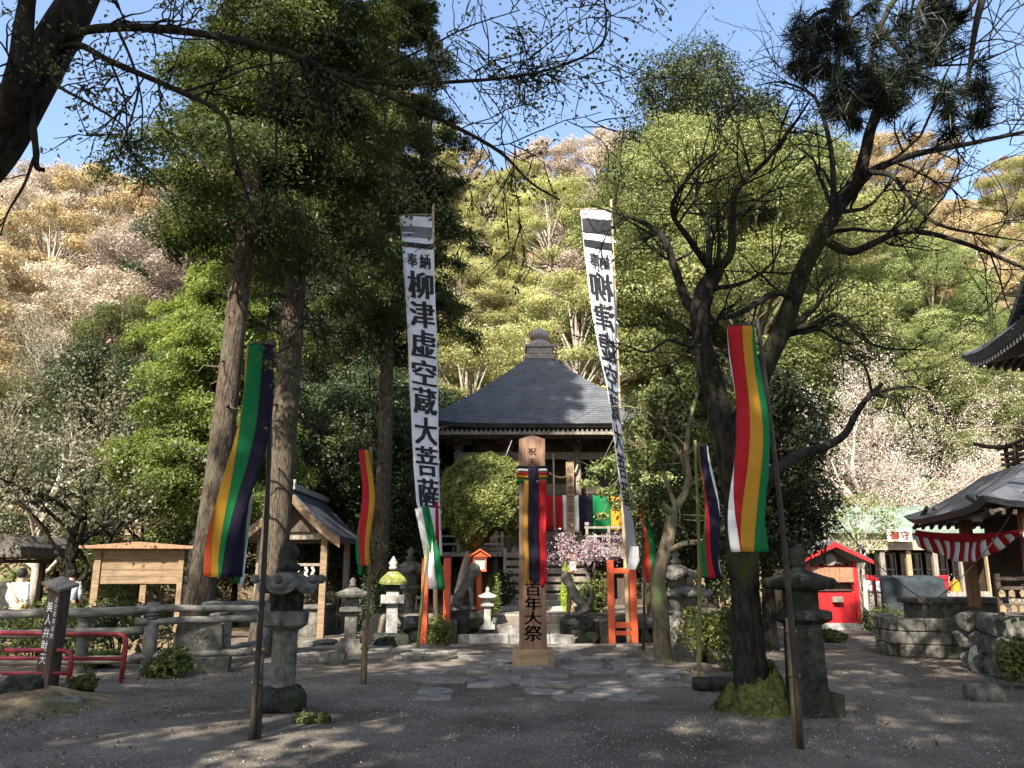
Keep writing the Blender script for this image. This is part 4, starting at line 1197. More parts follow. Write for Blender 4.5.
# shrubs
def gx(px, py):
    """ground point under a pixel"""
    v = (384 - py) / FPX
    Y = -EYE * (CP - v * SP) / (SP + v * CP)
    return (X(px, Y), Y)
shrub('shrub', 'small rounded green bush at the foot of the left red stand', (*gx(439, 645), 0), 0.42, 0.4, 0.55, 0.055, 1500, M['lf_clip'], 1)
shrub('shrub', 'pale leafy bush under the olive tree, behind the green bamboo pole', (*gx(705, 662), 0), 0.72, 0.6, 0.85, 0.07, 1500, M['lf_clip'], 2)
shrub('shrub', 'dark upright bush between the maple trunk and pale bush', (X(738, 14.5), 14.5, 0), 0.55, 0.5, 1.5, 0.07, 1500, M['lf_olive'], 3)
shrub('shrub', 'wide clipped green bush beside the block wall', (*gx(893, 636), 0), 0.85, 0.7, 0.75, 0.07, 1800, M['lf_olive'], 4)
shrub('shrub', 'low grassy clump in front of the red booth', (*gx(835, 642), 0), 0.4, 0.35, 0.3, 0.08, 1200, M['lf_olive'], 5)
shrub('shrub', 'clipped green shrub right of the small white stone post', (X(494, 20.7, 0), 21.3, 0.6), 0.26, 0.26, 0.9, 0.045, 2200, M['lf_clip'], 6)
shrub('shrub', 'lime green clipped shrub behind the dark red lantern', (X(570, 22, .6), 22.4, 0.6), 0.3, 0.25, 1.25, 0.045, 2600, M['lf_lime'], 7)
shrub('shrub', 'dark leafy shrub behind the right guardian statue', (X(596, 21.6, .6), 21.8, 0.6), 0.6, 0.45, 1.1, 0.09, 1300, M['lf_olive'], 8)
shrub('shrub', 'dark shrub behind the left guardian statue', (X(500, 23.2, .6), 23.4, 0.6), 0.5, 0.45, 1.0, 0.08, 1300, M['lf_dark'], 9)
shrub('shrub', 'dark round shrub behind the moss capped lantern', (X(378, 22), 22.2, 0), 0.75, 0.7, 2.15, 0.08, 1500, M['lf_dark'], 10)
shrub('hedge', 'low dark hedge in front of the notice board', (X(112, 15.6), 15.8, 0), 1.3, 0.7, 1.06, 0.08, 1700, M['lf_dark'], 11, cat='hedge')
shrub('hedge', 'low dark hedge in front of the person in white', (X(25, 15.6), 15.9, 0), 1.5, 0.7, 1.1, 0.08, 1700, M['lf_olive'], 12, cat='hedge')
shrub('shrub', 'leafy ground plant at the foot of the red railing', (*gx(100, 668), 0), 0.45, 0.3, 0.25, 0.09, 900, M['lf_bright'], 13)
shrub('shrub', 'leafy ground plant behind the carved stone tablet', (X(165, 13.6), 13.6, 0), 0.5, 0.35, 0.4, 0.09, 900, M['lf_olive'], 14)
shrub('shrub', 'ferny plant on the litter mound beside the name post', (*gx(82, 694), 0.03), 0.22, 0.2, 0.2, 0.07, 1000, M['lf_olive'], 15)
shrub('shrub', 'mossy tuft on the rock base at far right', (X(1016, 12.3, .4), 12.3, 0.1), 0.3, 0.3, 0.55, 0.06, 1500, M['lf_clip'], 16)
shrub('shrub', 'grass tuft at the foot of the near left stone lantern', (X(310, 9.4), 9.5, 0), 0.22, 0.16, 0.1, 0.06, 1500, M['lf_olive'], 17)
# ------------------------------------------------------------------ lettering
_CH = {}
def char_mesh(ch):
    """a glyph as verts in a unit square plus faces"""
    if ch in _CH: return _CH[ch]
    cu = bpy.data.curves.new('glyph', 'FONT')
    cu.body = ch
    cu.offset = 0.0
    cu.resolution_u = 2
    o = bpy.data.objects.new('glyph', cu)
    COL.objects.link(o)
    dg = bpy.context.evaluated_depsgraph_get()
    me = bpy.data.meshes.new_from_object(o.evaluated_get(dg))
    bm = bmesh.new(); bm.from_mesh(me)
    bmesh.ops.triangulate(bm, faces=bm.faces)
    for _ in range(2):
        es = [e for e in bm.edges if e.calc_length() > 0.2]
        if es: bmesh.ops.subdivide_edges(bm, edges=es, cuts=1)
        bmesh.ops.triangulate(bm, faces=bm.faces)
    vs = [tuple(v.co) for v in bm.verts]
    fs = [tuple(v.index for v in f.verts) for f in bm.faces]
    bm.free()
    bpy.data.objects.remove(o); bpy.data.curves.remove(cu); bpy.data.meshes.remove(me)
    if vs:
        x0, x1 = min(v[0] for v in vs), max(v[0] for v in vs)
        y0, y1 = min(v[1] for v in vs), max(v[1] for v in vs)
        vs = [((v[0] - x0) / (x1 - x0 + 1e-9), (v[1] - y0) / (y1 - y0 + 1e-9)) for v in vs]
    _CH[ch] = (vs, fs)
    return _CH[ch]
def letters(place, items, bold=0.0):
    """items: (char, u0, u1, v0, v1); place(u, v) -> 3-d point; v runs downwards"""
    mb = MB()
    for ch, u0, u1, v0, v1 in items:
        vs, fs = char_mesh(ch)
        for dx, dv in (((0, 0),) if not bold else ((-bold, -.18), (bold, .18), (0, .18), (bold, -.18), (-bold, .18))):
            mb.add([place(u0 + (u1 - u0) * (a + dx), v1 + (v0 - v1) * (b + dv * bold)) for a, b in vs], fs)
    me = bpy.data.meshes.new('lettering')
    me.from_pydata(mb.v, [], mb.f)
    return me

def rock_shape(mb, c, s, seed, sub=2, rough=0.22):
    bm = bmesh.new()
    bmesh.ops.create_icosphere(bm, subdivisions=sub, radius=1)
    off = Vector((seed * 3.1, seed * 1.7, seed * 0.9))
    vs = []
    for v in bm.verts:
        p = v.co.copy()
        k = 1 + rough * mnoise.noise(p * 1.1 + off) * 1.6 + rough * 0.5 * mnoise.noise(p * 2.7 + off)
        p = p * k
        p = Vector((max(-0.86, min(0.86, p.x)), max(-0.86, min(0.86, p.y)), max(-0.8, min(0.82, p.z))))
        vs.append((c[0] + p.x * s[0], c[1] + p.y * s[1], c[2] + p.z * s[2]))
    fs = [tuple(v.index for v in f.verts) for f in bm.faces]
    bm.free()
    mb.add(vs, fs)
def rock(name, label, c, s, seed, m, sub=3):
    mb = MB(); rock_shape(mb, (0, 0, s[2] * 0.45), s, seed, sub)
    o = mb.build(name, m, None, True, loc=c)
    return tag(o, label, 'rock')

def polyroof(mb, n, R, Rt, z0, z1, thick=0.1, lift=0.0, conc=0.35, rot=0.0, seg=10, rings=9, lpow=5, lap=0.0):
    """n-sided curved roof; R apothem at the eave, Rt at the top; corners lifted"""
    per = seg * n
    def ring(t, dz=0.0, shrink=0.0):
        out = []
        for k in range(per):
            sct, f = divmod(k, seg)
            a = -1 + 2 * f / seg
            w = math.tan(math.pi / n) * a
            ap = (R - shrink) + (Rt - R) * t
            phi = rot + sct * 2 * math.pi / n
            x, y = ap, ap * w
            zz = z0 + (z1 - z0) * ((1 - conc) * t + conc * t * t) + lift * abs(a) ** lpow * (1 - t) ** 2.5 + dz
            out.append((x * math.cos(phi) - y * math.sin(phi), x * math.sin(phi) + y * math.cos(phi), zz))
        return out
    R_ = [ring(0.0, -thick, R * 0.03), ring(0.0)]
    for i in range(rings):
        if lap: R_.append(ring(i / rings, lap))
        R_.append(ring((i + 1) / rings))
    R_ = [ring(0.25, -thick * 1.2 - (z1 - z0) * 0.12, 0)] + R_
    vs = [p for r in R_ for p in r]
    fs = []
    for i in range(len(R_) - 1):
        for k in range(per):
            k2 = (k + 1) % per
            fs.append((i * per + k, i * per + k2, (i + 1) * per + k2, (i + 1) * per + k))
    fs.append(tuple(range(per))[::-1]); fs.append(tuple((len(R_) - 1) * per + k for k in range(per)))
    mb.add(vs, fs)
    return mb

# ------------------------------------------------------------------ the hall
def hall():
    Yf = 27.0
    HW = 4.05
    zc = Zh(427, Yf)
    cx = X(544, Yf, zc)
    cy = Yf + HW
    zf = Zh(553, 28.6)                                            # veranda floor
    t = thing('temple_hall', 'square wooden hall with curved grey pyramid roof behind the memorial post', 'temple hall', (cx, cy, 0.55))
    b = 0.55
    ze = zc - b; zfl = zf - b
    zt = Zh(362, cy) - b
    rf = polyroof(MB(), 4, HW, 0.52, ze + 0.12, zt, 0.13, 0.2, 0.14, 0, 14, 30, 5, .022).build('roof', M['roof_copper'], t, True)
    rf.modifiers.new('edges', 'EDGE_SPLIT').split_angle = rad(40)
    fb = MB()
    fb.box((0, 0, zt + 0.06), (1.14, 1.14, 0.14)); fb.box((0, 0, zt + 0.31), (0.98, 0.98, 0.34)); fb.box((0, 0, zt + 0.52), (1.1, 1.1, 0.1))
    for sx in (-.25, .25): fb.box((sx, -.5, zt + .31), (.36, .02, .2))
    fo = fb.build('finial', M['finial'], rf, bevel=0.01)
    j = MB(); z = zt + 0.57
    j.lathe([(0.46, z), (0.44, z + .1), (0.36, z + .2), (0.26, z + .27), (0.3, z + .3), (0.37, z + .38), (0.39, z + .5), (0.33, z + .62), (0.2, z + .7), (0.07, z + .78), (0.02, z + .88)], 24)
    j.build('finial_jewel', M['finial'], rf, True)
    # rafters under the eave
    r = MB()
    for i in range(-24, 25):
        xx = i * 0.16
        r.bar((xx, -HW + 0.16, ze - 0.1), (xx, -HW + 1.6, ze + 0.28), 0.07, 0.09)
        r.bar((-HW + 0.16, xx, ze - 0.1), (-HW + 1.6, xx, ze + 0.28), 0.09, 0.07)
        r.bar((HW - 0.16, xx, ze - 0.1), (HW - 1.6, xx, ze + 0.28), 0.09, 0.07)
    r.build('rafters', M['wood_grey'], t)
    fz = MB()
    for s in (-1, 1):
        fz.box((0, s * (HW - .22), ze - .17), (2 * HW - .4, .1, .1)); fz.box((s * (HW - .22), 0, ze - .17), (.1, 2 * HW - .52, .1))
    fz.build('eave_beam', M['wood_grey'], t)
    # body
    bw = 2.45
    w = MB(); w.box((0, 0.25, (zfl + ze) / 2 + .1), (2 * bw, 2 * bw - .5, ze - zfl + .3)); w.build('wall', M['wood_dark'], t)
    for px in (-2.9, -1.18, 1.18, 2.9):
        p = MB(); p.lathe([(0.13, zfl), (0.13, ze - .55)], 14, c=(px, -2.75, 0)); p.build('pillar', M['wood_grey'], t, True)
        br = MB(); br.box((px, -2.75, ze - .5), (.34, .34, .14)); br.box((px, -2.75, ze - .34), (.9, .16, .14), taper=1.0); br.box((px, -2.75, ze - .2), (1.3, .14, .12)); br.box((px, -2.95, ze - .34), (.16, .9, .14))
        for q in (-.38, 0, .38): br.box((px + q, -2.75, ze - .26), (.16, .2, .07))
        br.build('bracket', M['wood_dark'], t)
    bm_ = MB(); bm_.box((0, -2.75, ze - .78), (6.1, .16, .24)); bm_.box((0, -2.75, ze - .1), (7.2, .18, .16)); bm_.box((0, -2.72, zfl + .1), (6.1, .2, .2)); bm_.build('lintel_beam', M['wood_grey'], t, bevel=0.01)
    # curved rainbow beam over the entrance
    kb = MB()
    kb.prism([(-1.1, ze - 1.02)] + [(-1.1 + 2.2 * k / 12, ze - 1.02 + .22 * math.sin(math.pi * k / 12)) for k in range(1, 12)] + [(1.1, ze - 1.02), (1.1, ze - .9)] + [(1.1 - 2.2 * k / 12, ze - .9 + .16 * math.sin(math.pi * k / 12)) for k in range(1, 12)] + [(-1.1, ze - .9)], -2.8, -2.68)
    kb.build('curved_beam', M['wood_grey'], t)
    # doors with vertical slats
    for i, px in enumerate((-1.55, -.52, .52, 1.55)):
        d = MB(); d.box((px, -2.27, zfl + 1.2), (1.0, .05, 2.3))
        for k in range(9): d.box((px - .42 + k * .105, -2.32, zfl + 1.2), (.035, .05, 2.2))
        for zz in (.35, 1.2, 2.05): d.box((px, -2.345, zfl + zz), (.98, .03, .08))
        d.build('door', M['wood_grey'] if i % 3 else M['wood_dark'], t)
    # veranda, railing, stairs
    v = MB(); v.box((0, -.3, zfl - .08), (7.0, 7.0, .14)); v.build('veranda', M['wood_grey'], t, bevel=.01)
    sk = MB()
    for k in range(-6, 7): sk.box((k * .53, -3.55, (zfl - .16) / 2 - .05), (.12, .12, zfl + .0))
    sk.box((0, -3.5, .1), (7, .12, .3)); sk.box((0, 0, zfl / 2 - .1), (5.6, 6.2, zfl - .1)); sk.build('under_frame', M['wood_dark'], t)
    for s in (-1, 1):
        ra = MB()
        for zz in (.25, .5, .78): ra.box((s * 2.45, -3.7, zfl + zz), (2.3, .07, .07))
        for k in range(4): ra.box((s * (1.38 + k * .71), -3.7, zfl + .42), (.09, .09, .84))
        ra.box((s * 1.38, -3.7, zfl + .9), (.13, .13, .1))
        ra.build('railing', M['wood_grey'], t, bevel=.006)
    n = 7
    st = MB()
    for k in range(n):
        st.box((0, -3.9 - (n - k) * .27 + .13, (k + .5) * zfl / n / 1.0 - .0), (2.5, .3, zfl / n * .55))
        st.box((0, -3.78 - (n - k) * .27 + .13, (k + .5) * zfl / n - .02), (2.4, .03, zfl / n * .95))
    for s in (-1, 1): st.bar((s * 1.28, -3.9 - n * .27, .0), (s * 1.28, -3.75, zfl), .1, .32)
    st.build('stair', M['wood_grey'], t, bevel=.006)
    # offertory box
    ob = MB(); ob.box((0, -3.0, zfl + .35), (1.3, .55, .6)); 
    for k in range(9): ob.box((-.56 + k * .14, -3.0, zfl + .67), (.06, .5, .05))
    o = ob.build('offering_box', M['wood_dark'], None, bevel=.01, loc=(cx, cy, b)); tag(o, 'dark slatted offering box standing on the hall veranda behind the post', 'offering box')
    # bell rope
    rp = MB(); rp.tube([(0.35, -3.05, ze - .75), (.35, -3.06, ze - 1.8), (.36, -3.07, zfl + .5)], [.03, .035, .045], 8)
    o = rp.build('bell_rope', M['rope'], None, True, loc=(cx, cy, b)); tag(o, 'thick straw bell rope hanging at the hall entrance', 'rope')
    rp = MB(); rp.tube([(-.82, -3.05, ze - .75), (-.82, -3.06, zfl + .4)], [.022, .03], 8)
    o = rp.build('bell_rope', M['rope'], None, True, loc=(cx, cy, b)); tag(o, 'thin pale rope hanging at the hall door, left of the post', 'rope')
    # straw garland
    g = MB(); pts = [(0.2 + 1.0 * k / 12, -2.98, ze - 1.25 - .3 * math.sin(math.pi * (.15 + .85 * k / 12))) for k in range(13)]
    pts[-1] = (1.18, -2.95, ze - 1.1)
    g.tube(pts, .035, 7)
    o = g.build('straw_garland', M['rope'], None, True, loc=(cx, cy, b)); tag(o, 'sagging straw rope strung under the hall beam', 'rope')
    # the five coloured curtain
    ct = thing('striped_curtain', 'five coloured curtain of broad cloth panels hung across the hall front', 'curtain', (cx, cy, b))
    zt_, zb_ = Zh(494, Yf + 1.1) - b, Zh(531, Yf + 1.1) - b
    def panel(px0, px1, m, lab, zsag=0.0):
        x0, x1 = X(px0, Yf + 1.1, 3.3) - cx, X(px1, Yf + 1.1, 3.3) - cx
        mb = MB()
        def S(u, v):
            return (x0 + (x1 - x0) * u, -2.98 + .035 * math.sin(u * 9 + x0 * 3) * (0.3 + v), zt_ - .08 * math.sin(math.pi * (u * .8 + .1)) * (1 - v) + (zb_ - zt_) * v + zsag * v)
        mb.grid(S, 14, 6)
        o = mb.build('cloth_panel', m, ct, True, solid=.004); o['label'] = lab
    for a, c_, m, lab in ((446, 464, 'cl_green', 'green panel at the left'), (464, 476, 'cl_yellow', 'yellow panel'), (476, 497, 'cl_red', 'red panel behind the dome tree'), (546, 563, 'cl_red', 'red panel beside the post'), (563, 579, 'cl_white', 'white panel'), (579, 593, 'cl_purple', 'purple panel'), (593, 611, 'cl_green', 'green panel'), (611, 626, 'cl_yellow', 'yellow panel at the right end')):
        panel(a, c_, M[m], lab, -.05 if m == 'cl_white' else 0)
    # name boards on the pillars
    for px, y0, y1, txt, lab in ((570, 462, 538, '柳津虚空蔵菩薩', 'tall pale name board on the right entrance pillar of the hall'), (494, 522, 560, '虚空蔵堂', 'pale name board on the left entrance pillar of the hall')):
        z0, z1 = Zh(y1, 28.2), Zh(y0, 28.2)
        bd = thing('name_board', lab, 'sign board', (X(px, 28.2, (z0 + z1) / 2), cy - 3.02, z0))
        hgt = z1 - z0
        mb = MB(); mb.box((0, 0, hgt / 2), (.27, .05, hgt)); mb.build('board', M['wood_pale'], bd, bevel=.006)
        nn = len(txt)
        me = letters(lambda u, v: (u * .2 - .1, -.03, hgt * (1 - v)), [(c, .0, 1., .06 + .9 * i / nn, .06 + .9 * (i + .82) / nn) for i, c in enumerate(txt)])
        link('lettering', me, M['ink'], bd)
hall()

# ------------------------------------------------------------------ terrace wall and stone steps
def steps():
    Y0 = 20.35
    cx = X(528, Y0)
    t = thing('stone_steps', 'broad worn stone steps rising behind the memorial post', 'steps', (cx, Y0, 0))
    for k, (y, z, h, wd) in enumerate(((0, 0.0, .2, 3.3), (.42, .2, .2, 3.1), (.84, .4, .21, 2.9))):
        mb = MB(); xs = -wd / 2; rng = random.Random(k)
        while xs < wd / 2 - .2:
            l = min(rng.uniform(.7, 1.3), wd / 2 - xs)
            mb.box((xs + l / 2, y, z + h / 2 - .03), (l - .012, .5, h + .06 + rng.uniform(-.008, .008)))
            xs += l
        mb.build('step', M['stone_pale'] if k != 1 else M['flag'], t, bevel=.02)
    for s in (-1, 1):
        mb = MB(); mb.box((s * 1.78, -.05, .25), (.22, .3, .56)); mb.build('newel_block', M['stone'], t, bevel=.03)
    # upper steps nearer the hall
    Y1 = 23.2
    t2 = thing('stone_steps', 'low stone landing steps at the foot of the hall stair', 'steps', (X(530, Y1, .6), Y1, .56))
    for k in range(2):
        mb = MB(); mb.box((0, k * .6, .08 + k * .14), (2.9 - k * .2, .7, .2)); mb.build('step', M['stone_pale'], t2, bevel=.02)
    # rough stone walls left and right
    for lab, x0, x1, sd_ in (('low dry stone retaining wall left of the stone steps', X(392, 20.7), X(486, 20.7), 3), ('low dry stone retaining wall right of the stone steps', X(566, 20.7), X(668, 20.7), 8)):
        rng = random.Random(sd_)
        mb = MB()
        for rw in range(2):
            x = x0
            while x < x1:
                wd = rng.uniform(.28, .6)
                rock_shape(mb, (x + wd / 2, 20.72 + rng.uniform(-.08, .08) + rw * .06, .13 + rw * .3), (wd * .6, .34, .2), rng.random() * 50, 2, .3)
                x += wd * .92
        tag(mb.build('stone_wall', M['stone'], None, False), lab, 'wall')
    # paved terrace sheet
    mb = MB(); mb.box((X(528, 22, .6), 23.9, .60), (2.6, 5.0, .06)); tag(mb.build('pavement', M['flag'], None), kind='structure')
steps()

# ------------------------------------------------------------------ stone lanterns
def ngon(mb, r0, z0, r1, z1, n, rot=0): mb.lathe([(r0, z0), (r1, z1)], n, rot)
def curl_roof(mb, R, z0, h, lift, n=6, rot=0.0, lpow=4, thick=.05):
    polyroof(mb, n, R, R * .22, z0, z0 + h, thick, lift, -.25, rot, 8, 7, lpow)
def lantern(label, loc, s, m, kind, group='stone lanterns in the forecourt', mr=None, rz=0.3):
    t = thing('stone_lantern', label, 'stone lantern', loc, rz, group, scale=s)
    mr = mr or m
    def part(nm, mb, mm=None, sm=False, bv=.012): return mb.build(nm, mm or m, t, sm, bevel=bv)
    n = 6
    if kind == 'big':
        mb = MB(); rock_shape(mb, (0, 0, .12), (.33, .33, .2), 2.2, 3, .12); part('base', mb, M['stone_dark'], False, 0)
        mb = MB(); mb.lathe([(.165, .26), (.15, .3), (.145, .86), (.16, .9)], 16); part('shaft', mb, sm=False)
        mb = MB(); mb.lathe([(.16, .9), (.27, .97), (.28, 1.12), (.22, 1.13)], n, .2); part('platform', mb)
        mb = MB()
        for k in range(n):
            a = .2 + k * math.pi / 3; mb.box((.165 * math.cos(a), .165 * math.sin(a), 1.25), (.06, .06, .26), a)
        mb.lathe([(.13, 1.12), (.13, 1.38)], n, .2); mb.lathe([(.19, 1.12), (.19, 1.16)], n, .2); mb.lathe([(.19, 1.33), (.19, 1.385)], n, .2); part('fire_box', mb, M['stone_dark'])
        mb = MB(); curl_roof(mb, .335, 1.40, .2, .10, n, .2, 3, .07)
        for k in range(n):
            a = .2 + k * math.pi / 3; mb.lathe([(.02, -.05), (.055, -.02), (.05, .04), (.015, .06)], 8, 0, (.405 * math.cos(a), .405 * math.sin(a), 1.5))
        part('cap', mb, mr, bv=0)
        mb = MB(); mb.lathe([(.09, 1.58), (.13, 1.62), (.13, 1.67), (.08, 1.70), (.07, 1.73), (.105, 1.77), (.115, 1.83), (.09, 1.89), (.03, 1.94), (.008, 1.96)], 16); part('finial', mb, M['stone_dark'], True, 0)
    elif kind == 'square':
        mb = MB(); mb.box((0, 0, .13), (.66, .66, .28)); part('base', mb)
        mb = MB(); mb.box((0, 0, .68), (.40, .40, .86), taper=.9); part('shaft', mb)
        mb = MB(); mb.lathe([(.26, 1.1), (.4, 1.16), (.4, 1.27), (.3, 1.29)], 4, math.pi / 4); part('platform', mb)
        mb = MB(); mb.box((0, 0, 1.41), (.34, .34, .26)); mb.box((0, -.172, 1.41), (.16, .01, .18)); part('fire_box', mb)
        mb = MB(); mb.lathe([(.28, 1.53), (.40, 1.56), (.46, 1.64), (.44, 1.68), (.3, 1.72), (.14, 1.78)], 8, .2)
        for s_ in (-1, 1):
            mb.tube([(s_ * .34, 0, 1.6), (s_ * .44, 0, 1.61), (s_ * .49, 0, 1.66)], [.06, .075, .05], 8)
        part('cap', mb, mr, True, 0)
        mb = MB(); mb.lathe([(.13, 1.76), (.1, 1.8), (.09, 1.84), (.125, 1.86), (.09, 1.89), (.115, 1.94), (.125, 2.0), (.1, 2.06), (.04, 2.11), (.01, 2.12)], 16); part('finial', mb, None, True, 0)
    elif kind == 'post':
        mb = MB(); mb.box((0, 0, .1), (.62, .62, .2)); mb.box((0, 0, .24), (.46, .46, .1)); part('base', mb)
        mb = MB(); mb.box((0, 0, .58), (.27, .27, .6)); part('shaft', mb)
        mb = MB(); mb.box((0, 0, .93), (.5, .5, .1)); part('platform', mb)
        mb = MB(); mb.box((0, 0, 1.1), (.3, .3, .26)); mb.box((0, -.152, 1.1), (.14, .01, .16)); part('fire_box', mb)
        mb = MB(); polyroof(mb, 4, .36, .08, 1.25, 1.42, .05, .05, -.1, 0, 8, 5); part('cap', mb, mr, bv=0)
        mb = MB(); mb.lathe([(.07, 1.42), (.09, 1.46), (.06, 1.5), (.08, 1.56), (.02, 1.63)], 12); part('finial', mb, None, True, 0)
    elif kind == 'mossy':
        mb = MB(); rock_shape(mb, (0, 0, .1), (.5, .42, .24), 5.5, 3, .15); part('base', mb, M['stone_dark'], bv=0)
        mb = MB(); mb.box((0, 0, .62), (.27, .27, .76)); part('shaft', mb)
        mb = MB(); mb.box((0, 0, 1.07), (.56, .5, .2)); mb.box((0, 0, 1.22), (.3, .3, .12)); part('platform', mb)
        mb = MB(); mb.box((0, 0, 1.36), (.34, .34, .2)); part('fire_box', mb, M['stone_dark'])
        mb = MB(); polyroof(mb, 4, .33, .1, 1.47, 1.72, .06, .03, -.5, 0, 8, 6); part('cap', mb, mr, bv=0)
        mb = MB(); mb.lathe([(.09, 1.75), (.11, 1.82), (.08, 1.86), (.12, 1.92), (.05, 2.02), (.015, 2.08)], 12); part('finial', mb, None, True, 0)
    elif kind == 'flared':
        mb = MB(); mb.lathe([(.4, 0), (.4, .12), (.28, .2)], n); part('base', mb)
        mb = MB(); mb.lathe([(.24, .2), (.12, .5), (.12, .75), (.24, 1.0)], 12); part('shaft', mb)
        mb = MB(); mb.lathe([(.26, 1.0), (.38, 1.08), (.36, 1.16)], n); part('platform', mb)
        mb = MB(); mb.lathe([(.24, 1.16), (.26, 1.5)], n); part('fire_box', mb)
        mb = MB(); curl_roof(mb, .48, 1.5, .3, .14, n, 0, 4); part('cap', mb, mr, bv=0)
        mb = MB(); mb.lathe([(.1, 1.8), (.14, 1.88), (.06, 1.95), (.12, 2.04), (.02, 2.16)], 12); part('finial', mb, None, True, 0)
    return t
g = gx(281, 710); lantern('weathered round-shafted stone lantern with curled cap corners, near left', (*g, 0), 1.0, M['stone'], 'big')
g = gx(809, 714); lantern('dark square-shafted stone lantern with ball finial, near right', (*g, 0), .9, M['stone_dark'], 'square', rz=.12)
g = gx(350, 652); lantern('small grey stone lantern behind the thin pole, left of centre', (*g, 0), .92, M['stone'], 'post', rz=.1)
lantern('pale stone lantern with yellow green mossy cap', (X(391, 19.6), 19.6, 0), .95, M['stone_pale'], 'mossy', mr=M['mossy_stone'], rz=.15)
lantern('grey flared stone lantern half hidden behind the left red stand', (X(409, 21.8, .3), 21.8, 0.2), .95, M['stone'], 'flared')
lantern('grey stone lantern in the shade behind the olive tree trunk', (X(679, 20.5), 20.5, 0), 1.0, M['stone'], 'flared')
lantern('grey stone lantern behind the pale bush beside the maple', (X(694, 17.3), 17.3, 0), .95, M['stone'], 'post', rz=.2)
lantern('small white stone lantern post at the left of the steps', (X(487, 20.2), 20.45, 0.3), .6, M['stone_pale'], 'post', rz=0)

# ------------------------------------------------------------------ memorial post
def memorial_post():
    Y0 = 15.2
    ztop = Zh(441, Y0)
    zt2 = Zh(436, Y0)
    cx = X(533, Y0)
    t = thing('memorial_post', 'tall square cedar post with black lettering and coloured bands, centre of forecourt', 'post', (cx, Y0, 0))
    wd = .475
    mb = MB(); mb.box((0, 0, (ztop + .0) / 2 + .1), (wd, wd, ztop - .2)); 
    h = wd / 2
    mb.add([(-h, -h, ztop), (h, -h, ztop), (h, h, ztop), (-h, h, ztop), (0, 0, zt2 + .02)], [(0, 1, 4), (1, 2, 4), (2, 3, 4), (3, 0, 4)])
    mb.build('post', M['wood_fresh'], t, bevel=.012)
    b = MB()
    pl = [(-.36, -.3), (-.24, -.38), (.24, -.38), (.36, -.3), (.36, .34), (-.36, .34)]
    n = len(pl)
    b.add([(x, y, 0) for x, y in pl] + [(x, y, .3) for x, y in pl], [tuple(range(n))[::-1], tuple(range(n, 2 * n))] + [(k, (k + 1) % n, n + (k + 1) % n, n + k) for k in range(n)])
    b.build('base_block', M['wood_pale'], t, bevel=.015)
    zz = lambda py: Zh(py, Y0 - h)
    def plc(u, v): return ((u - .5) * wd, -h - .004, v)
    it = []
    for ch, y0, y1, w_ in (('祝', 448, 455, .3), ('天', 459, 465, .26), ('百', 584, 596, .56), ('年', 597, 610.5, .6), ('大', 611.5, 624.5, .62), ('祭', 625.5, 641, .66)):
        it.append((ch, .5 - w_ / 2, .5 + w_ / 2, zz(y0), zz(y1)))
    link('lettering', letters(plc, it, .02), M['ink'], t)
    # bands wound round the post
    for m, y0, y1, lab, rr in (('cl_white', 468, 472, 'white band', .03), ('cl_red', 472, 476, 'red band', .035), ('cl_yellow', 475, 478, 'yellow band', .035), ('cl_green', 478, 484, 'green band', .04), ('cl_purple', 465, 469, 'purple band', .03)):
        q = MB(); zc = (zz(y0) + zz(y1)) / 2; hh = min(.024, (zz(y0) - zz(y1)) / 2 + .004)
        e = h + rr * .6
        q.tube([(-e, -e * .9, zc), (-e * .9, -e, zc), (0, -e - .012, zc - .012), (e * .9, -e, zc), (e, -e * .9, zc), (e, e * .9, zc), (0, e, zc), (-e, e * .9, zc), (-e, -e * .9, zc)], hh, 8)
        o = q.build('cloth_band', M[m], t, True); o['label'] = lab
    # hanging streamers
    for m, u0, u1, lab, y1 in (('cl_yellow', .2, .36, 'yellow streamer', 583), ('cl_purple', .34, .72, 'broad purple streamer', 582), ('cl_white', .64, .72, 'white streamer', 570), ('cl_red', .72, 1.02, 'red streamer', 585)):
        q = MB(); za, zb = zz(467 if m == 'cl_purple' else 481), zz(y1)
        dd = .014 if m != 'cl_purple' else .062
        q.grid(lambda u, v: (((u0 + (u1 - u0) * u) - .5) * wd + .006 * math.sin(v * 9), -h - dd - (.05 if m != 'cl_purple' else .02) * (1 - v) ** 6 - .012 * math.sin(u * 6.3 + v * 5) ** 2 - .006 * math.sin(v * 14 + u0 * 9), za + (zb - za) * v + .05 * v * math.sin(u * 7 + u0 * 20)), 8, 24)
        o = q.build('streamer', M[m], t, True, solid=.004); o['label'] = lab
memorial_post()

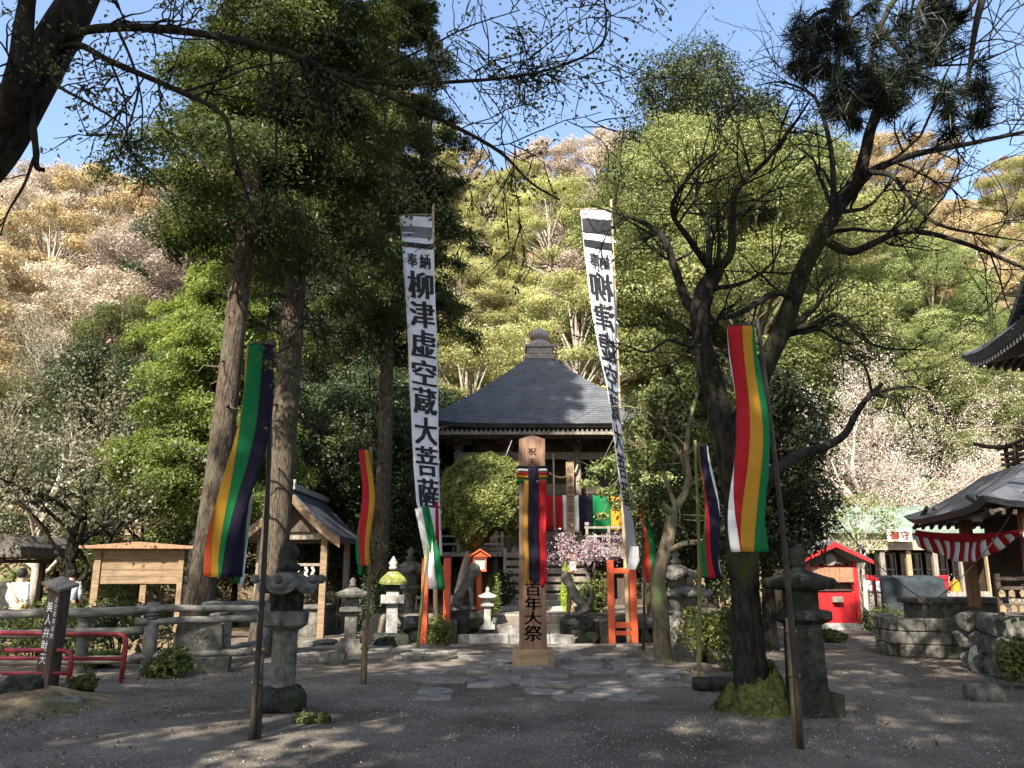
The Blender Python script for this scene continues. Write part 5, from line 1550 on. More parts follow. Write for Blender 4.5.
# ------------------------------------------------------------------ tall white banners
def interp(tab, y):
    ys = [a[0] for a in tab]
    return float(np.interp(y, ys, [a[1] for a in tab]))
def white_banner(label, L, R, tip_px, base_px, chars, mirror, Y0, tails, bands, fringe=True):
    """cloth between traced left and right edges; real width kept by turning the free edge in depth"""
    z0, z1 = Zh(L[0][0], Y0), Zh(L[-1][0], Y0)
    base = Vector((X(base_px, Y0), Y0, 0))
    t = thing('tall_banner', label, 'banner', base, 0, 'tall white banners beside the hall steps')
    def S(u, py, off=0.0):
        xl = interp(L, py); xr = interp(R, py)
        z = Zh(py, Y0); D = Y0 * CP + (z - EYE) * SP
        vis = (xr - xl) / FPX * D
        dep = math.sqrt(max(0, .80 ** 2 - vis ** 2))
        a = 1 - u
        rip = .035 * math.sin(py * .045 + u * 3.5) + .018 * math.sin(py * .11 - u * 5)
        x = (xl + (xr - xl) * u - 512) / FPX * D
        return Vector((x, Y0 - .1 - dep * a + rip - off, z)) - base
    pa, pb = L[0][0], L[-1][0]
    mb = MB(); mb.grid(lambda u, v: S(u, pa + (pb - pa) * v), 10, 90)
    mb.build('cloth', M['cl_white'], t, True, solid=.003)
    for y0, y1, m in bands:
        q = MB(); q.grid(lambda u, v: S(.01 + .98 * u, y0 + (y1 - y0) * v, .016), 10, 12); q.build('printed_band', M[m], t, True)
    it = []
    for ch, u0, u1, y0, y1 in chars:
        it.append((ch, (1 - u0 if mirror else u0), (1 - u1 if mirror else u1), y0, y1))
    link('lettering', letters(lambda u, py: S(u, py, .018), it, .045), M['ink'], t)
    # bamboo pole and top bar
    tip = P(*tip_px, Y0) - base
    q = MB(); n = 26
    pts = [Vector((0, 0, -.2)).lerp(tip, k / n) for k in range(n + 1)]
    q.tube(pts, [.055 * (1 - .5 * k / n) * (1.0 + (.12 if k % 2 == 0 else 0)) for k in range(n + 1)], 10)
    q.build('pole', M['bamboo_tan'], t, True)
    q = MB(); q.tube([S(-.25, pa - 1), S(.5, pa - 1.5), S(1.05, pa - 2)], .018, 6); q.build('top_bar', M['bamboo_tan'], t, True)
    if fringe:
        q = MB(); k = 0
        py = pa + 12
        while py < pb - 20:
            a = S(1.0, py); pz = tip * ((a.z) / tip.z)
            q.grid(lambda u, v: a.lerp(pz + Vector((.05, -.05, 0)), u) + Vector((.03 * math.sin(py), -.01, -.05 * u - v * .06)), 3, 1)
            py += 16.5
        q.build('tie_loops', M['cl_white'], t, True, solid=.003)
    for i, (pts, m, lab) in enumerate(tails):
        q = MB()
        def TS(u, v):
            py = pts[0][0] + (pts[-1][0] - pts[0][0]) * v
            xl = float(np.interp(py, [p[0] for p in pts], [p[1] for p in pts])); xr = float(np.interp(py, [p[0] for p in pts], [p[2] for p in pts]))
            z = Zh(py, Y0); D = Y0 * CP + (z - EYE) * SP
            return Vector(((xl + (xr - xl) * u - 512) / FPX * D, Y0 - 1.0 - .06 * (2 - i) + .06 * math.sin(py * .08 + u * 4), z)) - base
        q.grid(TS, 6, 24); o = q.build('streamer', M[m], t, True, solid=.004); o['label'] = lab
    return t
LL = [(218, 400), (260, 404.5), (330, 409.5), (400, 413), (470, 416.5), (505, 420), (530, 427), (556, 436)]
LR = [(218, 432), (260, 434), (330, 437), (400, 438.5), (470, 439.5), (505, 440.5), (530, 441.5), (556, 443)]
chL = [('奉', .14, .46, 257, 271), ('納', .54, .88, 257, 271)] + [(c, .14, .93, a, b) for c, a, b in zip('柳津虚空蔵大菩薩', (275, 305, 334, 364, 391, 420, 449, 481), (302, 331, 361, 388, 417, 447, 478, 509))]
white_banner('tall white banner with readable black characters, left of the hall', LL, LR, (433, 205), 436, chL, False, 20.0,
             [([(510, 427, 433), (540, 432, 440), (570, 438, 447), (589, 443, 448.5)], 'cl_green', 'green streamer'), ([(512, 420, 432), (545, 427, 437), (588, 433, 441)], 'cl_white', 'white streamer'), ([(505, 439, 441.5), (560, 440, 443.5), (580, 441, 444)], 'cl_red', 'red streamer')],
             [(228.5, 240, 'cl_grey'), (229, 234, 'ink') if False else (246, 251, 'ink')])
RL = [(212, 580), (260, 583), (320, 590), (365, 597), (395, 603), (420, 607), (460, 612), (500, 617), (530, 620), (564, 622)]
RR = [(212, 611), (260, 612), (320, 615), (365, 617), (395, 618), (420, 619.5), (460, 624), (500, 630), (530, 634), (564, 637)]
chR = [('奉', .5, .82, 257, 272), ('納', .12, .46, 257, 272)] + [(c, .08, .9, a, b) for c, a, b in zip('柳津虚空蔵大菩薩', (277, 308, 338, 369, 399, 428, 456, 484), (305, 335, 366, 396, 425, 453, 481, 508))]
chR = [(c, 1 - u1, 1 - u0, a, b) if False else (c, u0, u1, a, b) for c, u0, u1, a, b in chR]
white_banner('tall white banner twisted so its characters read reversed, right of the hall', RL, RR, (611, 200), 629, chR, True, 20.0,
             [([(548, 624, 631), (562, 622, 632), (570, 621, 629)], 'cl_white', 'frayed lower hem')],
             [(222, 237, 'ink'), (244.5, 252, 'ink')])

def red_stand(label, px, Y0, h, bottom):
    t = thing('red_stand', label, 'banner stand', (X(px, Y0), Y0, 0), rad(-4), 'vermilion banner stands')
    for s in (-1, 1):
        mb = MB(); mb.box((s * .26, 0, h / 2), (.16, .16, h)); mb.build('post', M['vermilion'], t, bevel=.012)
    mb = MB(); mb.box((0, 0, h - .25), (.36, .1, .13)); mb.build('crossbar', M['vermilion'], t, bevel=.008)
    if bottom:
        mb = MB(); mb.box((0, 0, .42), (.36, .1, .13)); mb.box((0, 0, .24), (.36, .1, .1)); mb.build('crossbar', M['vermilion'], t, bevel=.008)
    return t
red_stand('vermilion wooden stand holding the left banner pole', 435, 20.0, 1.95, False)
red_stand('vermilion wooden stand holding the right banner pole', 623.5, 20.0, 1.9, True)

# ------------------------------------------------------------------ five coloured windsock banners
def windsock(label, top, bot, r, order, btop, bbot, base_px, pole_top, Y0, pole_m, flat=.55, stake=None, flap=None, pole_r=.03, rb=None):
    """top and bot: pixel centres of the cloth tube; order of colours from left to right over the front"""
    g = gx(*base_px); base = Vector((g[0], g[1], 0))
    t = thing('windsock_banner', label, 'banner', base, 0, 'five coloured windsock banners on bamboo poles')
    A, B = P(*top, Y0) - base, P(*bot, Y0 - .1) - base
    pt = P(*pole_top, Y0) - base
    n = 14
    q = MB(); bend = Vector((0.04, 0, 0))
    pts = [Vector((0, 0, -.15)).lerp(pt, k / n) + bend * math.sin(math.pi * k / n) for k in range(n + 1)]
    q.tube(pts, [pole_r * (1 - .4 * k / n) * (1.14 if k % 2 == 0 else 1) for k in range(n + 1)], 9); q.build('pole', pole_m, t, True)
    if stake:
        q = MB(); e = Vector((stake[0] * .3, .03, stake[1])); q.tube([Vector((stake[0], .04, -.2)), e * .5 + Vector((stake[0], .04, -.2)) * .5, e], [pole_r * 1.5, pole_r * 1.45, pole_r * 1.4], 9); q.build('stake', stake[2], t, True)
        for bx_, bz_ in ((.9, e.z - .12), (1.1, e.z * .55)):
            q = MB(); q.lathe([(pole_r * 1.9, -.015), (pole_r * 2.0, 0), (pole_r * 1.9, .015)], 10, 0, (e.x * bx_, .02, bz_)); q.build('binding', M['bamboo_brown'], t, True)
    rb = rb or r
    def S(phi, v):
        c = A.lerp(B, v) + Vector((.06 * math.sin(v * 4), .05 * math.sin(v * 5 + 1), 0)) * math.sin(math.pi * v)
        a = phi
        rr = (r + (rb - r) * v) * (1 + (.1 + .12 * v) * math.sin(3 * phi + 6 * v) * min(1, v * 6) + .04 * math.sin(7 * phi - 9 * v) * v)
        return c + Vector((rr * math.cos(a), rr * math.sin(a) * flat, 0))
    for k, m in enumerate(order):
        q = MB()
        def ang(u, v):
            w = v ** 1.8
            b0 = btop[k] + (bbot[k] - btop[k]) * w; b1 = btop[k + 1] + (bbot[k + 1] - btop[k + 1]) * w
            return math.pi * (b0 + (b1 - b0) * u * 1.01)
        q.grid(lambda u, v: S(ang(u, v), v), 7, 40)
        o = q.build('cloth_panel', M[m], t, True, solid=.003); o['label'] = m.split('_')[1] + ' cloth panel'
    q = MB(); ring = [S(a * 2 * math.pi / 24, 0.0) + Vector((0, 0, .005)) for a in range(25)]; q.tube(ring, .009, 5); q.build('hoop', M['metal_dark'], t, True)
    q = MB()
    for a in (0, 8, 16): q.tube([ring[a], pt + Vector((0, 0, -.02))], .003, 4)
    q.build('cords', M['metal_dark'], t)
    if flap:
        for i, (m, pxs) in enumerate(flap):
            q = MB()
            def F(u, v):
                py = pxs[0][0] + (pxs[-1][0] - pxs[0][0]) * v
                xl = float(np.interp(py, [p[0] for p in pxs], [p[1] for p in pxs])); xr = float(np.interp(py, [p[0] for p in pxs], [p[2] for p in pxs]))
                return P(xl + (xr - xl) * u, py, Y0 + .14 + .04 * math.sin(py * .05 + u * 3) + .03 * i) - base
            q.grid(F, 5, 24); o = q.build('cloth_panel', M[m], t, True, solid=.003); o['label'] = 'trailing ' + m.split('_')[1] + ' cloth panel'
    return t
PI = math.pi
F0 = -PI / 2
windsock('slanting five coloured windsock with black and orange lower end, near left pole', (261, 346), (222, 577), .135, ['cl_orange', 'cl_yellow', 'cl_green', 'cl_purple', 'cl_white'], [-1.3, -1.0, -.78, -.38, .2, .7], [-1.02, -.78, -.5, -.46, .15, .98], (251, 740), (272, 338), 7.75, M['bamboo_dark'], .55, (.05, .95, M['bamboo_dark']),
         [('cl_green', [(470, 240, 252), (530, 236, 246), (583, 234, 242)]), ('cl_white', [(430, 249, 254), (500, 246, 252), (586, 238, 243)])], rb=.155)
windsock('broad red, yellow and green windsock hanging beside the big maple', (741, 327), (751, 552), .125, ['cl_white', 'cl_red', 'cl_yellow', 'cl_green', 'cl_purple'], [-1.3, -1, -.52, -.24, .3, .7], [-1.02, -.82, -.8, -.5, .1, .98], (801, 748), (757, 318), 7.45, M['bamboo_dark'], .5, (-.02, 1.15, M['bamboo_brown']), None, rb=.155)
windsock('narrow red and yellow windsock on the thin pole left of centre', (364, 450), (365, 566), .07, ['cl_green', 'cl_red', 'cl_yellow', 'cl_purple', 'cl_white'], [-1.2, -1, -.42, .2, .5, .8], [-1, -.7, -.45, -.05, .4, 1.0], (363, 684), (371, 447), 11.9, M['bamboo_brown'], .6, (.0, .9, M['bamboo_brown']), [('cl_green', [(520, 359, 363), (575, 358, 363)])], rb=.1, pole_r=.032)
windsock('narrow purple, red and white windsock on a green bamboo pole', (703, 446), (713, 578), .075, ['cl_green', 'cl_red', 'cl_purple', 'cl_white', 'cl_yellow'], [-1, -.85, -.8, -.3, .3, 1.0], [-1, -.8, -.45, .1, .5, 1], (698, 680), (695, 440), 12.2, M['bamboo_green'], .6, None, None, rb=.125, pole_r=.034)
windsock('small green and orange windsock between right red stand and olive tree', (642, 506), (652, 583), .075, ['cl_red', 'cl_orange', 'cl_green', 'cl_purple', 'cl_white'], [-1.0, -.85, -.6, .1, .5, 1.0], [-1, -.7, -.45, .1, .5, 1.0], (643, 650), (641, 498), 17.2, M['bamboo_dark'], .6, None, None, rb=.11, pole_r=.03)

# slender green pole leaning on the left stand
q = MB(); a, b = Vector((X(417.5, 18.8), 18.8, -.1)), P(427, 545, 18.9)
q.tube([a, a.lerp(b, .5), b], [.035, .034, .03], 8); tag(q.build('bamboo_pole', M['bamboo_green'], None, True), 'thin green bamboo pole leaning beside the left red stand', 'pole')
# ------------------------------------------------------------------ guardian statues, red lanterns
def skin_mesh(name, pts, edges, sub=2):
    """pts: (x, y, z, rx, ry)"""
    me = bpy.data.meshes.new(name)
    me.from_pydata([p[:3] for p in pts], edges, [])
    o = bpy.data.objects.new(name, me)
    COL.objects.link(o)
    o.modifiers.new('skin', 'SKIN').use_smooth_shade = True
    for i, p in enumerate(pts):
        me.skin_vertices[0].data[i].radius = (p[3], p[4] if len(p) > 4 else p[3])
    me.skin_vertices[0].data[0].use_root = True
    s = o.modifiers.new('sub', 'SUBSURF'); s.levels = s.render_levels = sub
    dg = bpy.context.evaluated_depsgraph_get()
    m2 = bpy.data.meshes.new_from_object(o.evaluated_get(dg))
    m2.name = name
    bpy.data.objects.remove(o); bpy.data.meshes.remove(me)
    m2.polygons.foreach_set('use_smooth', np.ones(len(m2.polygons), bool))
    return m2

def guardian(label, loc, mirror, m, s=1.0):
    k = -1 if mirror else 1
    t = thing('guardian_statue', label, 'statue', loc, 0, 'stone guardian statues beside the steps', scale=s)
    # seated beast facing +x: haunch, chest, neck, head, four legs, tail
    pts = [(-.12, 0, .22, .17, .15), (-.02, 0, .38, .15, .13), (.10, 0, .56, .15, .14), (.16, 0, .72, .13, .12), (.24, 0, .88, .175, .16), (.39, 0, .86, .1, .11), (.22, 0, 1.0, .08, .09),
           (-.2, .13, .16, .13, .11), (.02, .16, .06, .055, .05), (.12, .16, .04, .05, .04), (-.2, -.13, .16, .13, .11), (.02, -.16, .06, .055, .05), (.12, -.16, .04, .05, .04),
           (.18, .09, .42, .075, .07), (.2, .1, .2, .055, .055), (.22, .1, .05, .06, .05), (.3, .1, .04, .045, .035), (.18, -.09, .42, .075, .07), (.2, -.1, .2, .055, .055), (.22, -.1, .05, .06, .05), (.3, -.1, .04, .045, .035),
           (-.3, 0, .3, .09, .07), (-.34, 0, .5, .08, .06), (-.28, 0, .66, .035, .03), (.2, .1, 1.02, .035, .03), (.2, -.1, 1.02, .035, .03)]
    ed = [(0, 1), (1, 2), (2, 3), (3, 4), (4, 5), (4, 6), (0, 7), (7, 8), (8, 9), (0, 10), (10, 11), (11, 12), (2, 13), (13, 14), (14, 15), (15, 16), (2, 17), (17, 18), (18, 19), (19, 20), (0, 21), (21, 22), (22, 23), (4, 24), (4, 25)]
    me = skin_mesh('guardian', [(p[0] * k * 1.05, p[1], p[2] * 1.05 + .6, p[3] * .84, p[4] * .84) for p in pts], ed)
    o = link('body', me, M['stone'], t)
    tx = bpy.data.textures.new('chisel', 'CLOUDS'); tx.noise_scale = .07
    d = o.modifiers.new('rough', 'DISPLACE'); d.texture = tx; d.strength = .04
    mb = MB(); rng = random.Random(3 if mirror else 4)
    for i in range(11):
        a = i * .6; rock_shape(mb, (rng.uniform(-.4, .4), rng.uniform(-.2, .2), .1 + .4 * rng.random()), (.26, .24, .17), rng.random() * 40, 2, .3)
    rock_shape(mb, (0, 0, .3), (.5, .38, .36), 7 + k, 2, .2)
    mb.build('pedestal', M['stone_dark'], t)
    return t
guardian('stone guardian beast seated facing right on a dark rock, left of the steps', (X(462, 20.6), 20.6, 0.1), False, None, 1.04)
guardian('dark stone guardian beast facing left under the pink cherry', (X(578, 20.4), 20.4, 0.0), True, None, .98)

def red_lantern(label, px, ytop, Y0, z0, m, s):
    zt = Zh(ytop, Y0)
    h = zt - z0
    t = thing('lantern_post', label, 'post lantern', (X(px, Y0, z0), Y0, z0), rad(8), 'red wooden post lanterns beside the steps', scale=(s, s, 1))
    mb = MB(); mb.box((0, 0, (h - .55) / 2), (.12, .12, h - .55)); mb.build('post', m, t, bevel=.008)
    b = MB(); b.box((0, 0, h - .52), (.34, .34, .05)); b.box((0, 0, h - .22), (.34, .34, .04))
    for sx in (-1, 1):
        for sy in (-1, 1): b.box((sx * .145, sy * .145, h - .37), (.035, .035, .3))
    b.build('frame', m, t)
    p = MB(); p.box((0, 0, h - .37), (.265, .265, .26)); p.build('paper_pane', M['paper'], t)
    r = MB(); r.prism([(-.26, h - .2), (0, h - .04), (.26, h - .2), (.26, h - .165), (0, h + .0), (-.26, h - .165)], -.24, .24); r.prism([(-.2, h - .2), (0, h - .06), (.2, h - .2)], -.2, .2); r.build('roof', m, t)
red_lantern('orange red post lantern with little roof, left of the steps', 478.5, 549, 20.9, .3, M['vermilion'], 1)
red_lantern('dark red post lantern under the pink cherry, right of the steps', 572.5, 551, 22.3, .6, M['wood_brown'], .62)

# ------------------------------------------------------------------ rocks
for i, (px, py, s, lab) in enumerate([(333, 664, (.28, .2, .16), 'single rounded rock on the gravel left of centre'), (372, 640, (.5, .3, .1), 'flat stepping stone before the moss capped lantern'), (318, 645, (.5, .35, .1), 'flat stone at the foot of the pavilion post'), (430, 660, (.6, .35, .08), 'low flat stone in front of the small rounded bush'),
                                     (588, 632, (.5, .3, .2), 'rock at the right end of the lowest step'), (640, 626, (.4, .3, .25), 'rock behind the right red stand'), (712, 690, (.3, .22, .14), 'small dark rock at the foot of the green bamboo pole'), (985, 700, (.26, .2, .16), 'small rock on the gravel at the far right'),
                                     (20, 706, (.32, .28, .28), 'dark rock at the left edge of the litter mound'), (68, 708, (.22, .16, .1), 'small stone on the litter mound'), (990, 672, (.3, .25, .34), 'pale upright boulder at the corner of the tower base'), (280, 640, (.45, .3, .12), 'flat stone behind the near left lantern')]):
    g = gx(px, py); rock('rock', lab, (g[0], g[1], 0), s, 11 + i * 1.7, M['stone_pale'] if 'pale' in lab else M['stone'] if 'dark' not in lab else M['stone_dark'])
mb = MB(); g = gx(42, 706)
mb.grid(lambda u, v: (g[0] - .5 + (u - .5) * 2.8, g[1] + (v - .5) * 2.2, -.04 + .26 * math.sin(math.pi * u) * math.sin(math.pi * v) * (1 + .5 * mnoise.noise(Vector((u * 5, v * 5, 0))))), 30, 24)
tag(mb.build('mound', M['litter'], None, True), kind='structure')

# ------------------------------------------------------------------ left side: fences, railing, posts, tablet
def log(mb, a, b, r, seed=0):
    a, b = Vector(a), Vector(b); n = 8
    mb.tube([a.lerp(b, k / n) + Vector((0, 0, .008 * math.sin(k * 2.1 + seed))) for k in range(n + 1)], [r * (1 + .05 * math.sin(k * 1.7 + seed)) for k in range(n + 1)], 10)
def fence():
    Y0 = 13.9
    t = thing('log_fence', 'pale log fence with tied posts below the conifer trunks', 'fence', (X(146, Y0), Y0, 0), 0)
    p = MB(); p.tube([(0, 0, -.2), (.02, 0, 1.12)], [.115, .105], 12); p.build('fence_post', M['log_rail'], t, True)
    x2 = X(222, 14.6) - X(146, Y0)
    p = MB(); p.tube([(x2, .75, -.2), (x2, .75, .98)], [.1, .095], 12); p.build('fence_post', M['log_rail'], t, True)
    for za, zb, r in ((1.03, 1.0, .058), (.82, .84, .06), (.28, .3, .055)):
        m_ = MB(); log(m_, (-.2, -.14, za), (x2 + .55, .62, zb), r, za * 9); m_.build('rail', M['log_rail'], t, True)
    for pz, px in ((.92, 0), (.92, x2)):
        b = MB()
        for s in (-.05, .0, .05): b.lathe([(.128, -.012), (.135, 0), (.128, .012)], 12, 0, (px, (.75 if px else 0), pz + s))
        b.build('tie', M['metal_dark'], t, True)
    t2 = thing('log_fence', 'second run of pale log fence turning back behind the stone tablet', 'fence', (X(222, 14.9), 15.0, 0), 0)
    xe = X(262, 17) - X(222, 14.9)
    for za, r, x0 in ((1.05, .055, -.4), (.86, .055, -.25), (.32, .05, 0)):
        m_ = MB(); log(m_, (x0, -.1, za), (xe, 2.2, za - .05), r, za * 5); m_.build('rail', M['log_rail'], t2, True)
    p = MB(); p.tube([(xe, 2.1, -.2), (xe, 2.1, 1.0)], .09, 12); p.build('fence_post', M['log_rail'], t2, True)
    t3 = thing('log_fence', 'grey log rails running off to the left behind the red railing', 'fence', (X(0, 13.9), 14.1, 0), 0)
    xe = X(146, 13.9) - X(0, 13.9)
    for za, zb, r in ((.93, .98, .075), (.62, .66, .07), (.2, .22, .065)):
        m_ = MB(); log(m_, (-1.6, -.1, za - .04), (xe - .2, 0, zb), r, za * 5); m_.build('rail', M['log_rail'], t3, True)
    for xx in (-.9, 1.1): p = MB(); p.tube([(xx, .12, -.2), (xx, .12, 1.0)], .1, 12); p.build('fence_post', M['log_rail'], t3, True)
fence()
def railing():
    Y0 = 12.9
    x0, x1 = X(-40, Y0), X(122, Y0)
    t = thing('red_railing', 'red steel tube railing with rounded end at the left', 'railing', (x1, Y0, 0))
    L = x0 - x1
    mb = MB(); r = .035
    mb.tube([(-.02, 0, -.05), (.0, 0, .56), (-.015, 0, .63), (-.06, 0, .675), (-.13, 0, .69), (L, -.1, .72)], r, 10); mb.build('top_rail', M['red_steel'], t, True)
    mb = MB(); mb.tube([(0, 0, .34), (L, -.1, .36)], r * .85, 10); mb.build('lower_rail', M['red_steel'], t, True)
    x2 = X(68, 12.2) - x1
    t2 = thing('red_railing', 'lower red steel railing end behind the name post', 'railing', (X(68, 12.3), 12.3, 0))
    mb = MB(); mb.tube([(0, 0, -.05), (0, 0, .4), (-.02, 0, .46), (-.08, 0, .5), (-.14, 0, .51), (-.9, -.1, .52)], r, 10); mb.build('top_rail', M['red_steel'], t2, True)
    mb = MB(); mb.tube([(0, 0, .2), (-.9, -.1, .21)], r * .85, 10); mb.build('lower_rail', M['red_steel'], t2, True)
railing()
def name_post():
    g = gx(46, 688); Y0 = g[1]
    h = Zh(584, Y0)
    t = thing('name_post', 'dark wooden name post with white characters and slanted grey cap, lower left', 'sign post', (g[0], Y0, 0), 0, rot=(0, rad(1.5), rad(-18)))
    mb = MB(); mb.box((0, 0, h / 2 - .05), (.24, .2, h)); mb.build('post', M['wood_dark'], t, bevel=.01)
    cp = MB(); cp.box((.02, -.02, h + .0), (.36, .34, .05), Matrix.Rotation(rad(16), 3, 'Y') @ Matrix.Rotation(rad(14), 3, 'X')); cp.build('cap', M['wood_grey'], t, bevel=.008)
    it = []
    for i, c in enumerate('美人弁財天'): it.append((c, .14, .62, .17 + i * .125, .17 + (i + .8) * .125))
    for i, c in enumerate('虚空蔵尊境内'): it.append((c, .72, .93, .12 + i * .07, .12 + (i + .8) * .07))
    link('lettering', letters(lambda u, v: ((u - .5) * .23, -.104, h * (1 - v)), it), M['ink_white'], t)
name_post()
def tablet():
    g = gx(197, 672)
    t = thing('stone_tablet', 'squat carved grey stone tablet on a plinth before the log fence', 'stone tablet', (*g, 0), rad(12))
    mb = MB(); mb.box((0, 0, .12), (1.02, .5, .26)); mb.build('plinth', M['stone'], t, bevel=.02)
    mb = MB(); mb.box((0, 0, .5), (.74, .26, .52), taper=.97); mb.build('slab', M['stone'], t, bevel=.015)
    mb = MB(); mb.lathe([(.09, 0), (.085, .008)], 8, 0); 
    e = MB()
    for k in range(6):
        a = k * PI / 3; e.box((.085 * math.cos(a), -.137, .56 + .085 * math.sin(a)), (.07, .012, .05), Matrix.Rotation(-a, 3, 'Y'))
    e.box((0, -.137, .56), (.07, .012, .07)); e.build('carved_emblem', M['stone'], t, bevel=.004)
tablet()

# ------------------------------------------------------------------ notice board, shelter, people
def notice_board():
    Y0 = 20.0
    zb = terrain(X(140, Y0), Y0)
    cx = X(140, Y0, 1.8)
    t = thing('notice_board', 'blank pale plank notice board with brown roof under the trees at left', 'notice board', (cx, Y0, zb), rad(6))
    z0, z1, zr = Zh(584, Y0) - zb, Zh(549, Y0) - zb, Zh(544, Y0) - zb
    hw = .95
    mb = MB(); n = 5
    for k in range(n): mb.box((0, 0, z0 + (k + .5) * (z1 - z0) / n), (2 * hw - .1, .04, (z1 - z0) / n - .008))
    mb.build('board', M['wood_board'], t, bevel=.004)
    for s, w_ in ((-1.0, .16), (.12, .14), (1.0, .12)):
        mb = MB(); mb.box((s * hw, .06 if abs(s) < .5 else -.01, z1 / 2 - .1), (w_, .1, z1 + .25)); mb.build('post', M['wood_board'], t, bevel=.006)
    mb = MB(); mb.prism([(-1.3, z1 + .0), (-1.3, z1 + .07), (1.3, z1 + .07), (1.3, z1)], -.32, .3); mb.prism([(-1.15, z1 + .07), (0, z1 + .16), (1.15, z1 + .07)], -.24, .24); mb.build('roof', M['wood_brown'], t, bevel=.006)
notice_board()
def shelter():
    Y0 = 22.0
    zb = terrain(X(10, Y0), Y0)
    cx = X(2, Y0, 2.4)
    t = thing('roofed_shelter', 'small dark roofed shelter at the left edge', 'shelter', (cx, Y0, zb), rad(-5))
    ze, zr = Zh(556, Y0) - zb, Zh(536, Y0) - zb
    mb = MB(); mb.prism([(-1.9, ze - .06), (-1.9, ze), (-.9, zr), (.9, zr), (1.35, ze + .2), (1.42, ze), (1.42, ze - .06)], -1.2, 1.2); mb.build('roof', M['roof_bark'], t, bevel=.01)
    for x_, y_ in ((.6, -.9), (.6, .9), (-1.2, -.9), (-1.2, .9)):
        p = MB(); p.box((x_, y_, ze / 2 - .1), (.12, .12, ze + .1)); p.build('post', M['wood_dark'], t)
    b = MB(); b.box((-.3, -.9, ze - .12), (2.2, .1, .1)); b.box((-.3, .9, ze - .12), (2.2, .1, .1)); b.build('beam', M['wood_dark'], t)
    g = MB(); rock_shape(g, (0, 0, .55), (.32, .25, .62), 31, 3, .15); tag(g.build('stone_marker', M['stone_dark'], None, True, loc=(X(8, 20.6, 1.2), 20.6, 0.35)), 'rounded dark standing stone under the shelter roof', 'stone marker')
shelter()

